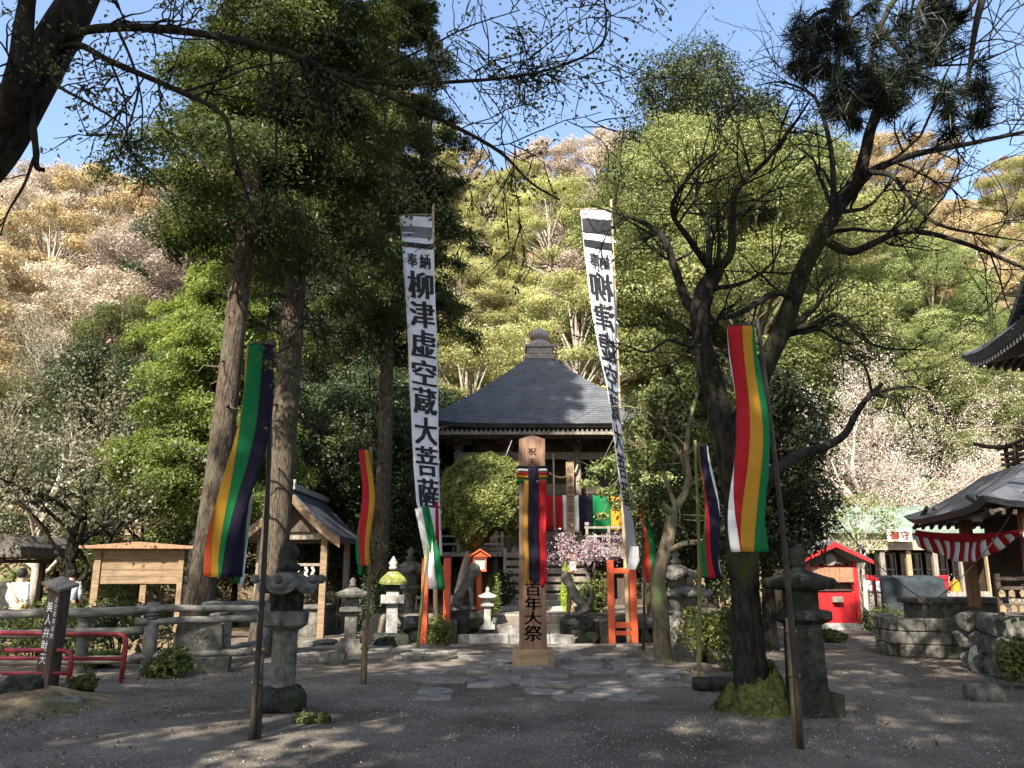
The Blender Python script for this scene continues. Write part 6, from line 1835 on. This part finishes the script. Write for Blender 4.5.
def person(label, loc, rz, shirt, hat=False, bag=False, h=1.65, lean=0.0, walk=.1):
    t = thing('person', label, 'person', loc, rz)
    s = h / 1.7
    a = lean
    J = {'pel': (0, 0, .92), 'wai': (0, -.01 - a * .1, 1.08), 'che': (0, -.0 - a * .3, 1.28), 'nek': (0, -.0 - a * .42, 1.45), 'hd0': (0, -.02 - a * .5, 1.53), 'hd1': (0, -.03 - a * .55, 1.63), 'top': (0, -.02 - a * .55, 1.70)}
    body = [(*J['pel'], .15, .11), (*J['wai'], .13, .095), (*J['che'], .155, .105), (*J['nek'], .058, .058), (*J['hd0'], .075, .085), (*J['hd1'], .08, .095), (*J['top'], .05, .06)]
    ed = [(0, 1), (1, 2), (2, 3), (3, 4), (4, 5), (5, 6)]
    for sx in (-1, 1):
        i = len(body)
        body += [(sx * .19, -a * .36, 1.38, .06), (sx * .235, .02 - a * .2, 1.12, .045), (sx * .22, -.12 - a * .3, .92, .035), (sx * .215, -.16 - a * .3, .84, .03)]
        ed += [(2, i), (i, i + 1), (i + 1, i + 2), (i + 2, i + 3)]
        i = len(body)
        body += [(sx * .09, 0, .84, .09), (sx * .1, sx * walk - .02, .48, .062), (sx * .1, sx * walk * 1.6 + .03, .09, .042), (sx * .105, sx * walk * 1.6 - .12, .035, .035)]
        ed += [(0, i), (i, i + 1), (i + 1, i + 2), (i + 2, i + 3)]
        for f in range(4):
            k = len(body); fx = sx * .2 + (f - 1.5) * .018; q = (fx, -.175 - a * .3, .79 - .012 * (f in (1, 2)), .011)
            body += [q, (fx, -.185 - a * .3, .755, .009)]
            ed += [(i - 1, k), (k, k + 1)]
        k = len(body); body += [(sx * .175, -.2 - a * .3, .82, .012), (sx * .165, -.22 - a * .3, .79, .01)]; ed += [(i - 1, k), (k, k + 1)]
    body = [(p[0] * s, p[1] * s, p[2] * s, p[3] * s, (p[4] if len(p) > 4 else p[3]) * s) for p in body]
    link('body', skin_mesh('body', body, ed, 2), M['skin'], t)
    sc = lambda P_: [(p[0] * s, p[1] * s, p[2] * s, p[3] * s, (p[4] if len(p) > 4 else p[3]) * s) for p in P_]
    sh = [(0, 0, .88, .175, .135), (0, -.01 - a * .1, 1.08, .155, .12), (0, -a * .3, 1.28, .178, .128), (0, -a * .4, 1.43, .08, .075)]
    e2 = [(0, 1), (1, 2), (2, 3)]
    for sx in (-1, 1):
        i = len(sh); sh += [(sx * .19, -a * .36, 1.38, .078), (sx * .237, .02 - a * .2, 1.12, .066), (sx * .224, -.1 - a * .3, .95, .052)]; e2 += [(2, i), (i, i + 1), (i + 1, i + 2)]
    link('shirt', skin_mesh('shirt', sc(sh), e2, 2), shirt, t)
    tr = [(0, 0, .9, .165, .125)]; e3 = []
    for sx in (-1, 1):
        i = len(tr); tr += [(sx * .09, 0, .82, .105), (sx * .1, sx * walk - .02, .48, .08), (sx * .1, sx * walk * 1.6 + .03, .1, .062)]; e3 += [(0, i), (i, i + 1), (i + 1, i + 2)]
    link('trousers', skin_mesh('trousers', sc(tr), e3, 2), M['trousers'], t)
    hd = J['hd1']
    mb = MB(); mb.lathe([(.02, -.1), (.075, -.08), (.098, -.01), (.1, .04), (.08, .085), (.03, .11), (.005, .115)], 14, 0, (0, 0, 0))
    link('hair', MB().add([(v[0] * s + hd[0] * s, v[1] * 1.12 * s + (hd[1] + .03) * s, v[2] * s + (hd[2] + .0) * s) for v in mb.v], mb.f).mesh('hair', True), M['hair'], t)
    f = MB()
    for sx in (-1, 1): f.lathe([(.004, -.006), (.011, 0), (.004, .006)], 8, 0, ((hd[0] + sx * .03) * s, (hd[1] - .088) * s, (hd[2] - .01) * s))
    f.build('eyes', M['ink'], t)
    n_ = MB(); n_.add([((hd[0] - .014) * s, (hd[1] - .09) * s, (hd[2] - .05) * s), ((hd[0] + .014) * s, (hd[1] - .09) * s, (hd[2] - .05) * s), (hd[0] * s, (hd[1] - .115) * s, (hd[2] - .045) * s), (hd[0] * s, (hd[1] - .088) * s, (hd[2] + .0) * s)], [(0, 1, 2), (0, 2, 3), (1, 3, 2)]); n_.build('nose', M['skin'], t)
    if bag:
        b = MB(); b.tube([(.16 * s, .12 * s, 1.42 * s), (-.05 * s, .16 * s, 1.2 * s), (-.22 * s, .14 * s, .98 * s)], [.03, .03, .035], 8)
        rock_shape(b, (-.24 * s, .1 * s, .9 * s), (.15, .1, .15), 3, 2, .08)
        tag(b.build('shoulder_bag', M['bag'], None, True, loc=loc, rot=(0, 0, rz)), 'tan shoulder bag slung on the person in white', 'bag')
    return t
zp = terrain(X(62, 17.6), 17.8)
person('person in a white shirt seen from behind beyond the low hedge at far left', (X(18, 18.0, 1.3), 18.0, 0), rad(165), M['shirt_white'], bag=True, lean=.12)
person('person in a grey shirt and dark trousers standing left of the notice board', (X(93, 22.5, 1.3), 21.4, 0), rad(200), M['shirt_grey'])

# ------------------------------------------------------------------ small pavilion
def pavilion():
    Y0 = 21.3
    ze, zr = Zh(536, Y0), Zh(489, Y0)
    xl, xr, xm = X(236, Y0, ze), X(341, Y0, ze), X(285, Y0, zr)
    cx = (xl + xr) / 2; hw = (xr - xl) / 2
    t = thing('small_pavilion', 'small open pavilion with grey gabled roof at left behind the near lantern', 'pavilion', (cx, Y0, 0), rad(0))
    D = 4.0
    prof = []
    for k in range(9):
        a = k / 8
        prof.append((hw * a, zr - (zr - ze) * (a * 1.28 - .28 * a * a)))
    top = [(-x, z) for x, z in prof[::-1]] + prof[1:]
    bot = [(x * .985, z - .12) for x, z in top[::-1]]
    mb = MB(); mb.prism(top + bot, -.06, D); mb.build('roof', M['roof_tile'], t, False)
    rg = MB(); rg.box((0, D / 2, zr + .06), (.22, D + .2, .16)); rg.box((0, -.12, zr + .1), (.3, .14, .26)); rg.build('ridge', M['stone_pale'], t, bevel=.02)
    for sx in (-1, 1):
        pr = [(sx * x, z - .06) for x, z in prof] + [(sx * x, z - .06 - .24) for x, z in prof[::-1]]
        b = MB(); b.prism(pr, -.12, -.062); b.build('bargeboard', M['wood_board'], t, bevel=.006)
    g = MB(); g.prism([(-hw * .8, ze + .12), (0, zr - .3), (hw * .8, ze + .12)], .35, .42); g.build('gable_board', M['wood_dark'], t)
    for x_ in (-hw * .62, hw * .62):
        for y_ in (.5, D - .5):
            p = MB(); p.box((x_, y_, ze / 2), (.17, .17, ze + .1)); p.build('post', M['wood_board'] if y_ < 1 and x_ > 0 else M['wood_grey'], t, bevel=.008)
    bm_ = MB()
    for y_ in (.5, D - .5): bm_.box((0, y_, ze + .02), (2 * hw * .8, .14, .18))
    for x_ in (-hw * .62, hw * .62): bm_.box((x_, D / 2, ze + .12), (.14, D, .16))
    bm_.box((0, .5, ze * .72), (2 * hw * .7, .07, .07)); bm_.build('beam', M['wood_grey'], t, bevel=.006)
    tb = MB(); tb.box((0, D / 2, .35), (1.3, 2.2, .7)); tb.box((0, D / 2, .74), (1.5, 2.4, .1)); tag(tb.build('wash_basin', M['stone'], None, bevel=.03, loc=(cx, Y0, 0)), 'grey stone wash basin under the small pavilion roof', 'basin')
    for i, x_ in enumerate((.15, .38, .55)):
        s = MB(); s.grid(lambda u, v: (x_ + (u - .5) * .07 + .03 * (int(v * 4) % 2), .42, ze * .72 - .05 - v * .32), 1, 8); tag(s.build('paper_streamer', M['paper'], None, loc=(cx, Y0, 0), solid=.003), ('white zigzag paper streamer on the pavilion beam', 'white zigzag paper streamer on the pavilion beam', 'white zigzag paper streamer on the pavilion beam')[i], 'paper streamer', 'paper streamers on the pavilion beam')
    # fence behind
    f = thing('picket_fence', 'thin dark picket fence in the shade behind the pavilion', 'fence', (X(345, 25.5), 25.5, 0))
    m_ = MB()
    for k in range(34): m_.box((-2.2 + k * .13, 0, .55), (.045, .03, 1.1))
    m_.build('pickets', M['wood_grey'], f); m_ = MB(); m_.box((0, .04, .9), (4.5, .04, .08)); m_.box((0, .04, .3), (4.5, .04, .08)); m_.build('rail', M['wood_grey'], f)
pavilion()

# ------------------------------------------------------------------ red booth
def booth():
    Y0 = 25.0
    cx = X(835.5, Y0)
    hw = X(862, Y0, 1) - cx
    t = thing('red_booth', 'small red wooden booth with gabled roof and slatted shutter', 'booth', (cx, Y0, 0), rad(10))
    d = 1.3
    ze = Zh(562, Y0); zr = Zh(546, Y0)
    f = MB(); f.box((0, d / 2, .09), (2 * hw + .1, d + .1, .2)); f.build('plinth', M['stone_pale'], t, bevel=.01)
    w = MB(); w.box((0, d / 2 + .1, 1.0), (2 * hw - .2, d - .2, 1.66)); w.build('wall', M['red_paint'], t)
    b = MB(); n = 15
    for k in range(n): b.box((-hw + .16 + (k + .5) * (2 * hw - .32) / n, .02, .62), ((2 * hw - .32) / n - .012, .04, .86))
    b.build('boards', M['red_paint'], t)
    for s in (-1, 1):
        p = MB(); p.box((s * (hw - .1), 0, ze / 2 + .1), (.13, .13, ze - .15)); p.build('post', M['red_paint'], t, bevel=.008)
    z1 = 1.22
    o = MB(); o.box((0, .14, z1 - .02), (2 * hw - .32, .05, .2)); o.build('opening', M['wood_dark'], t)
    s_ = MB(); s_.box((0, -.03, z1 + .33), (2 * hw - .3, .03, .44))
    for k in range(3): s_.box((-.46 + k * .46, -.06, z1 + .33), (.42, .04, .4))
    s_.build('shutter', M['wood_brown'], t, bevel=.006)
    bx = MB(); bx.box((.1, -.08, .86), (.3, .12, .16)); bx.build('notice_plate', M['wood_grey'], t, bevel=.006)
    ov = hw + .3
    r = MB(); r.prism([(-ov, ze - .02), (-ov, ze + .07), (0, zr + .14), (ov, ze + .07), (ov, ze - .02), (0, zr + .04)], -.35, d + .3); r.build('roof', M['roof_tile'], t, bevel=.006)
    for s in (-1, 1):
        q = MB(); q.prism([(s * ov, ze - .06), (s * ov, ze + .03), (0, zr + .1), (0, zr - .04)], -.41, -.352); q.build('bargeboard', M['red_paint'], t)
    gb = MB(); gb.prism([(-hw + .1, ze - .05), (0, zr - .04), (hw - .1, ze - .05)], -.02, .05); gb.build('gable', M['wood_dark'], t)
    em = MB(); em.lathe([(.17, -.02), (.17, .02)], 16, 0); 
    e2 = MB().add([(v[0] , v[2] - .05, v[1] + ze + .07) for v in em.v], em.f); e2.build('round_crest', M['wood_grey'], t)
booth()

# ------------------------------------------------------------------ shop with green roof and striped bands
def stripes(name, label, S, n, hd=(0, -.02, 0), parent=None, group=None, cat='curtain', loc=(0, 0, 0)):
    t = thing(name, label, cat, loc, 0, group)
    for m, off, nm in ((M['cl_white'], 0, 'white_stripes'), (M['cl_red'], 1, 'red_stripes')):
        mb = MB()
        for k in range(off, n, 2):
            mb.grid(lambda u, v: S((k + u) / n, v), 3, 8)
        mb.build(nm, m, t, True, solid=.003)
    tp = MB(); tp.grid(lambda u, v: Vector(S(u, v * .3)) + Vector(hd), 60, 4); tp.build('red_header', M['cl_red'], t, True, solid=.003)
    return t
def shop():
    Y0 = 30.0
    x0, x1 = X(790, Y0, 2.5), X(985, Y0, 2.5)
    cx, hw = (x0 + x1) / 2, (x1 - x0) / 2
    zf0, zf1 = Zh(551, Y0), Zh(530, Y0)
    zr = Zh(506, Y0 + 3.2)
    t = thing('shop', 'low shop with pale green copper roof and beige fascia behind the booth', 'shop', (cx, Y0, 0))
    r = MB(); r.prism([(-.9, 0), (0, 0)], 0, 1) if False else None
    r.add([(-hw - .5, -.9, zf1 - .05), (hw + .5, -.9, zf1 - .05), (hw + .5, 3.2, zr), (-hw - .5, 3.2, zr), (-hw - .5, 7, zf1), (hw + .5, 7, zf1), (-hw - .5, -.9, zf1 - .15), (hw + .5, -.9, zf1 - .15), (hw + .5, 7, zf1 - .1), (-hw - .5, 7, zf1 - .1)],
          [(0, 1, 2, 3), (3, 2, 5, 4), (6, 7, 1, 0), (4, 5, 8, 9), (9, 8, 7, 6), (0, 3, 4, 9, 6), (1, 7, 8, 5, 2)])
    r.build('roof', M['roof_green'], t)
    f = MB(); f.box((0, -.6, (zf0 + zf1) / 2 - .03), (2 * hw, .14, zf1 - zf0 - .1)); f.build('fascia', M['beige_wall'], t)
    b = MB(); b.box((0, 3.2, zf0 / 2 + .2), (2 * hw, .15, zf0 + .6)); b.box((-hw + .1, 1.3, zf0 / 2 + .2), (.15, 3.6, zf0 + .5)); b.box((hw - .1, 1.3, zf0 / 2 + .2), (.15, 3.6, zf0 + .5)); b.build('wall', M['wood_dark'], t)
    for k in range(8):
        xx = -hw + .25 + k * (2 * hw - .5) / 7
        p = MB(); p.box((xx, -.5, zf0 / 2), (.16, .16, zf0)); p.build('post', M['wood_pale'] if k % 3 == 1 else M['wood_grey'], t, bevel=.008)
    for k in range(7):
        xx = -hw + .25 + (k + .5) * (2 * hw - .5) / 7
        w_ = MB(); ww = (2 * hw - .5) / 7 - .2
        for s in (-1, 0, 1): w_.box((xx + s * ww / 2, .3, 1.75), (.05, .05, 1.2))
        for zz in (1.18, 1.75, 2.3): w_.box((xx, .3, zz), (ww, .045, .05))
        wf = w_.build('window', M['wood_grey'], t)
        g = MB(); g.box((xx, .34, 1.75), (ww, .01, 1.15)); g.build('pane', M['glass'], wf)
    c = MB(); c.box((0, -.3, .5), (2 * hw - .4, .8, 1.0)); c.build('counter', M['wood_grey'], t)
    # sign
    sx = X(898, Y0 - .9, zf0 + .5)
    sh = Zh(530, Y0 - .8) - Zh(542, Y0 - .8)
    sg = thing('shop_sign', 'cream sign board with red characters on the shop fascia', 'sign', (sx, Y0 - 1.0, Zh(541.5, Y0 - 1.0)))
    q = MB(); q.box((0, 0, sh / 2), (.86, .05, sh)); q.build('board', M['sign_cream'], sg, bevel=.006)
    link('lettering', letters(lambda u, v: ((u - .5) * .8, -.03, sh * (1 - v)), [('御', .1, .46, .14, .86), ('守', .56, .92, .14, .86)], .07), M['ink_red'], sg)
    # goods on the counter
    rng = random.Random(6)
    cols = [M['cl_white'], M['cl_yellow'], M['cl_red'], M['paper'], M['wood_pale'], M['cl_orange']]
    for k in range(9):
        px = 872 + k * 12; w_, h_ = rng.uniform(.18, .34), rng.uniform(.15, .42)
        mb = MB(); mb.box((0, 0, h_ / 2), (w_, .2, h_), taper=.85); mb.box((0, -.02, h_ + .03), (w_ * .5, .1, .06))
        cn = ['white', 'yellow', 'red', 'white paper', 'pale wooden', 'orange'][k % 6]
        tag(mb.build('charm_box', cols[k % 6], None, bevel=.01, loc=(X(px, Y0 - .3, 1), Y0 - .3, 1.0)), f'small {cn} charm box on the shop counter, ' + ['left end', 'second along', 'third along', 'fourth along', 'fifth along', 'sixth along', 'seventh along', 'eighth along', 'right end'][k], 'charm box', 'charm boxes on the shop counter')
    # counter band
    xa, xb = X(868, Y0 - .8, 1), X(950, Y0 - .8, 1)
    za, zb = Zh(575, Y0 - .8), Zh(591, Y0 - .8)
    stripes('striped_band', 'red and white striped band along the shop counter', lambda u, v: (xa + (xb - xa) * u, Y0 - .78 + .03 * math.sin(u * 60) * v, za + (zb - za) * v - .06 * math.sin(PI * u)), 18)
    # round red and white lantern left of the booth, a paper drape
    ya = 27.0
    xa2, xb2 = X(797, ya, 2), X(812, ya, 2); z2, z3 = Zh(540, ya), Zh(574, ya)
    stripes('striped_band', 'gathered red and white cloth hanging behind the dark lantern', lambda u, v: (xa2 + (xb2 - xa2) * (u * (1 - .3 * v)) + .05 * math.sin(v * 6), ya + .05 * math.sin(u * 12), z2 + (z3 - z2) * v), 4)
    # tarp covered table
    yb = 23.5
    tt = thing('covered_table', 'long table under a dark blue grey tarp between booth and block wall', 'table', (X(905, yb), yb, 0))
    ta, tb = X(874, yb, .8) - X(905, yb), X(938, yb, .8) - X(905, yb)
    q = MB(); zt_ = Zh(578, yb)
    q.grid(lambda u, v: (ta + (tb - ta) * u + .03 * math.sin(v * 9), -.5 + (.7 * max(0, v - .4) * 1.6) - .05 * math.sin(u * 14) * max(0, .4 - v), .12 + (zt_ - .12) * min(1, v / .4) + .1 * max(0, v - .4) + .05 * mnoise.noise(Vector((u * 6, v * 4, 2)))), 40, 16)
    q.build('tarp', M['tarp'], tt, True, solid=.006)
    lg = MB()
    for xx in (ta + .1, tb - .1):
        for yy in (-.35, .1): lg.box((xx, yy, zt_ / 2 - .03), (.06, .06, zt_ - .1))
    lg.build('legs', M['metal_dark'], tt)
shop()

# ------------------------------------------------------------------ block wall pond and bell tower at right
def right_side():
    rng = random.Random(9)
    t = MB()
    Y0 = 17.6
    g0, g1, g2 = gx(886, 640), gx(905, 652), gx(984, 656)
    path = [(X(888, 19.3), 19.3), (X(886, 17.9), 17.9), (X(900, 17.0), 17.0), (X(940, 16.7), 16.7), (X(1000, 16.6), 16.6)]
    H = Zh(617, 17.3)
    n = 3
    tot = []
    for a, b in zip(path[:-1], path[1:]):
        a, b = Vector(a), Vector(b); L = (b - a).length; ang = math.atan2(b.y - a.y, b.x - a.x)
        for r in range(n):
            x = -.1 if r % 2 else 0
            while x < L:
                l = rng.uniform(.35, .62); m = a + (b - a) * min(1, (x + l / 2) / L)
                t.box((m.x, m.y, (r + .5) * H / n), (l - .015, .36 + rng.uniform(-.02, .03), H / n - .012), ang)
                x += l
    tag(t.build('block_wall', M['stone'], None, bevel=.02), 'curved low wall of grey stone blocks at right', 'wall')
    sb = MB(); sb.box((0, 0, .5), (1.7, .9, 1.0)); sb.box((0, 0, 1.03), (1.9, 1.05, .12)); sb.box((.3, -.2, .3), (1.4, .8, .5))
    tag(sb.build('stone_basin', M['stone'], None, bevel=.03, loc=(X(962, 18.2), 18.4, 0)), 'stepped grey stone base behind the block wall', 'stone base')
    rz = rad(-11.4)
    C = Vector((10.1, 14.75, 0))
    tw = thing('bell_tower', 'dark wooden tower with two curved roofs, cut by the right edge', 'tower', C, rz)
    zl = 2.62
    lo = MB(); polyroof(lo, 4, 2.4, 1.2, zl, 3.42, .1, .14, .25, 0, 14, 8); lo.build('roof', M['roof_tile'], tw, True).modifiers.new('edges', 'EDGE_SPLIT').split_angle = rad(40)
    ra = MB()
    for i in range(-14, 15):
        xx = i * .16
        for s in (-1, 1):
            ra.bar((xx, s * 2.28, zl - .12), (xx, s * 1.2, zl + .22), .05, .07); ra.bar((s * 2.28, xx, zl - .12), (s * 1.2, xx, zl + .22), .07, .05)
    ra.build('rafters', M['wood_dark'], tw)
    bd = MB(); bd.box((0, 0, 2.1), (2.5, 2.5, 1.9)); bd.build('wall', M['wood_dark'], tw)
    for sx in (-1, 1):
        for sy in (-1, 1): p = MB(); p.box((sx * 1.5, sy * 1.5, 1.8), (.2, .2, 1.7)); p.build('post', M['wood_brown'], tw, bevel=.01)
    # carved shelf and panels at the front
    sh = MB(); sh.box((0, -1.62, 1.35), (3.4, .3, .12)); sh.box((0, -1.66, 1.48), (3.4, .1, .1)); sh.build('shelf', M['wood_dark'], tw, bevel=.01)
    pn = MB()
    for k in range(4): pn.box((-1.2 + k * .8, -1.3, 1.95), (.68, .05, .85)); pn.box((-1.2 + k * .8, -1.34, 1.95), (.5, .04, .5))
    pn.build('panel', M['wood_brown'], tw, bevel=.01)
    # balcony and upper storey
    O = Vector((.35, -.35, 0))
    bl = MB(); bl.box(O + Vector((0, 0, 3.45)), (2.5, 2.5, .1)); 
    for s in (-1, 1): bl.bar(O + Vector((s * 1.1, -1.2, 3.32)), O + Vector((s * 1.1, 1.2, 3.32)), .12, .14); bl.bar(O + Vector((-1.5, s * 1.1, 3.32)), O + Vector((1.5, s * 1.1, 3.32)), .12, .14)
    bl.build('balcony', M['wood_brown'], tw, bevel=.01)
    rl = MB(); e = 1.18
    for zz in (3.6, 3.7, 3.8):
        for s in (-1, 1): rl.box(O + Vector((0, s * e, zz)), (2 * e + .2, .05, .05)); rl.box(O + Vector((s * e, 0, zz)), (.05, 2 * e + .2, .05))
    for s in (-1, 1):
        rl.tube([O + Vector((-e - .55, s * e, 4.02)), O + Vector((-e - .3, s * e, 3.95)), O + Vector((e + .3, s * e, 3.95)), O + Vector((e + .55, s * e, 4.02))], .04, 8)
        rl.tube([O + Vector((s * e, -e - .55, 4.02)), O + Vector((s * e, -e - .3, 3.95)), O + Vector((s * e, e + .3, 3.95)), O + Vector((s * e, e + .55, 4.02))], .04, 8)
    for k in range(6):
        a = -e + k * 2 * e / 5
        for s in (-1, 1): rl.box(O + Vector((a, s * e, 3.72)), (.06, .06, .5)); rl.box(O + Vector((s * e, a, 3.72)), (.06, .06, .5))
    rl.build('railing', M['wood_dark'], tw)
    ub = MB(); ub.box(O + Vector((0, 0, 4.7)), (1.5, 1.5, 2.5)); ub.build('upper_wall', M['wood_dark'], tw)
    O2 = Vector((.72, -.55, 0))
    zu = 5.72
    up = MB(); polyroof(up, 4, 1.95, .75, zu, 6.75, .16, .22, .3, 0, 14, 8, 3)
    upo = MB().add([Vector(v) + O2 for v in up.v], up.f); u_ = upo.build('upper_roof', M['roof_tile'], tw, True); u_.modifiers.new('edges', 'EDGE_SPLIT').split_angle = rad(40)
    ur, ue = MB(), MB()
    for i in range(-12, 13):
        xx = i * .15
        for s in (-1, 1):
            lft = .22 * abs(xx / 1.9) ** 3
            ur.bar(O2 + Vector((xx, s * 1.82, zu - .2 + lft)), O2 + Vector((xx, s * .8, zu + .05)), .055, .08); ur.bar(O2 + Vector((s * 1.82, xx, zu - .2 + lft)), O2 + Vector((s * .8, xx, zu + .05)), .08, .055)
            ue.box(O2 + Vector((xx, s * 1.84, zu - .2 + lft)), (.06, .012, .085)); ue.box(O2 + Vector((s * 1.84, xx, zu - .2 + lft)), (.012, .06, .085))
    ur.build('upper_rafters', M['wood_dark'], tw); ue.build('rafter_ends', M['plaster'], tw)
    gb = MB(); gb.add([O2 + Vector(p) for p in ((-1.0, -1.0, 6.35), (-1.0, 1.0, 6.35), (-1.0, 0, 7.0), (1.0, -1.0, 6.35), (1.0, 1.0, 6.35), (1.0, 0, 7.0))], [(0, 1, 2), (3, 4, 5), (0, 3, 4, 1), (0, 3, 5, 2), (1, 4, 5, 2)]); gb.build('gable', M['plaster'], tw)
    gr = MB()
    for s in (-1, 1): gr.bar(O2 + Vector((0, s * 0.0, 7.08)), O2 + Vector((0, s * 1.3, 6.3)), 2.5, .12)
    gr.build('gable_roof', M['roof_tile'], tw)
    # stone base of the tower
    bs = MB(); rng = random.Random(12)
    R = Matrix.Rotation(rz, 3, 'Z')
    for side in range(2):
        for rw in range(3):
            x = -2.25
            while x < (2.25 if side == 0 else -.4):
                wd = rng.uniform(.35, .65)
                loc = Vector((x + wd / 2, -2.15 + rw * .05, .16 + rw * .3)) if side == 0 else Vector((-2.15 + rw * .05, x + wd / 2, .16 + rw * .3))
                p = R @ loc + C
                rock_shape(bs, p, (wd * .58, wd * .58, .22), rng.random() * 60, 2, .3)
                x += wd * .9
    for lv in range(1):
        vs = [R @ Vector((sx * 2.0, sy * 2.0, zz)) + C for zz in (-.1, .92) for sx, sy in ((-1, -1), (1, -1), (1, -.2), (-1, -.2))]
        bs.add(vs, [(3, 2, 1, 0), (4, 5, 6, 7), (0, 1, 5, 4), (1, 2, 6, 5), (2, 3, 7, 6), (3, 0, 4, 7)])
    tag(bs.build('tower_base', M['stone'], None), 'rough rock base under the dark tower at the right edge', 'stone base')
    # rack of wooden prayer plaques
    rk = thing('plaque_rack', 'dark rack for wooden prayer plaques on the tower base', 'rack', R @ Vector((-1.6, -2.35, 1.0)) + C, rz)
    q = MB()
    for zz in (.1, .36, .5): q.box((0, 0, zz), (1.5, .06, .05))
    for xx in (-.72, 0, .72): q.box((xx, .02, .26), (.07, .07, .62))
    q.build('frame', M['wood_dark'], rk)
    proto = None; rng = random.Random(4)
    for row_ in range(2):
        for k in range(11):
            lx = -.7 + k * .138 + rng.uniform(-.02, .02); zt_ = .34 - row_ * .22
            p = R @ Vector((-1.6 + lx, -2.35 - .06 - rng.random() * .03, 1.0 + zt_)) + C
            if proto is None:
                m_ = MB(); m_.prism([(-.042, -.11), (.042, -.11), (.042, -.035), (0, .0), (-.042, -.035)], -.006, .006); pr = m_.mesh('plaque'); pr.materials.append(M['wood_pale']); proto = pr
            o = link('prayer_plaque', proto, None, None, p, (rad(rng.uniform(-6, 6)), rad(rng.uniform(-12, 12)), rz + rad(rng.uniform(-20, 20))))
            tag(o, 'small pale wooden prayer plaque hanging on the rack, upper row' if row_ == 0 else 'small pale wooden prayer plaque hanging on the rack, lower row', 'prayer plaque', 'prayer plaques on the upper rail' if row_ == 0 else 'prayer plaques on the lower rail')
    # swagged striped curtain below the lower roof, left and front side
    def sw(a, b, sag, zt_, hgt, tilt):
        a, b = R @ Vector(a) + C, R @ Vector(b) + C
        out = R @ Vector((0, 0, 0))
        def S(u, v):
            p = a.lerp(b, u)
            return (p.x - .05 * math.sin(v * 3 + u * 9), p.y + .06 * math.sin(u * 22) * v, p.z - sag * math.sin(PI * u) * .25 - hgt(u) * v)
        return S
    stripes('striped_curtain', 'red and white striped curtain swagged under the lower tower roof, left side', sw((-2.2, 2.25, zl - .16), (-1.8, -2.25, zl - .4), .25, 0, lambda u: .34 + .16 * math.sin(PI * min(1, u * 1.1)) - .3 * max(0, u - .6) / .4, 0), 21, (-.03, -.008, -.0))
    stripes('striped_curtain', 'narrow red and white striped curtain gathered along the front of the tower roof', sw((-1.8, -2.25, zl - .4), (2.2, -2.2, zl - .22), .1, 0, lambda u: .14 + .04 * math.sin(u * 12), 0), 18)
    # rope from the tree limb down to the tower eave
    q = MB(); A, B, Cc = P(770, 425, 11.6), P(930, 604, 14.2), R @ Vector((-2.2, -2.2, zl + .05)) + C
    pts = [A.lerp(B, k / 14) + Vector((0, 0, -.35 * math.sin(PI * k / 14))) for k in range(15)] + [B.lerp(Cc + Vector((.8, -.4, .9)), k / 8) + Vector((0, 0, -.3 * math.sin(PI * k / 8))) for k in range(1, 9)]
    q.tube(pts, .009, 6); tag(q.build('rope', M['wood_dark'], None, True), 'long sagging rope from the maple limb to the tower eave', 'rope')
right_side()
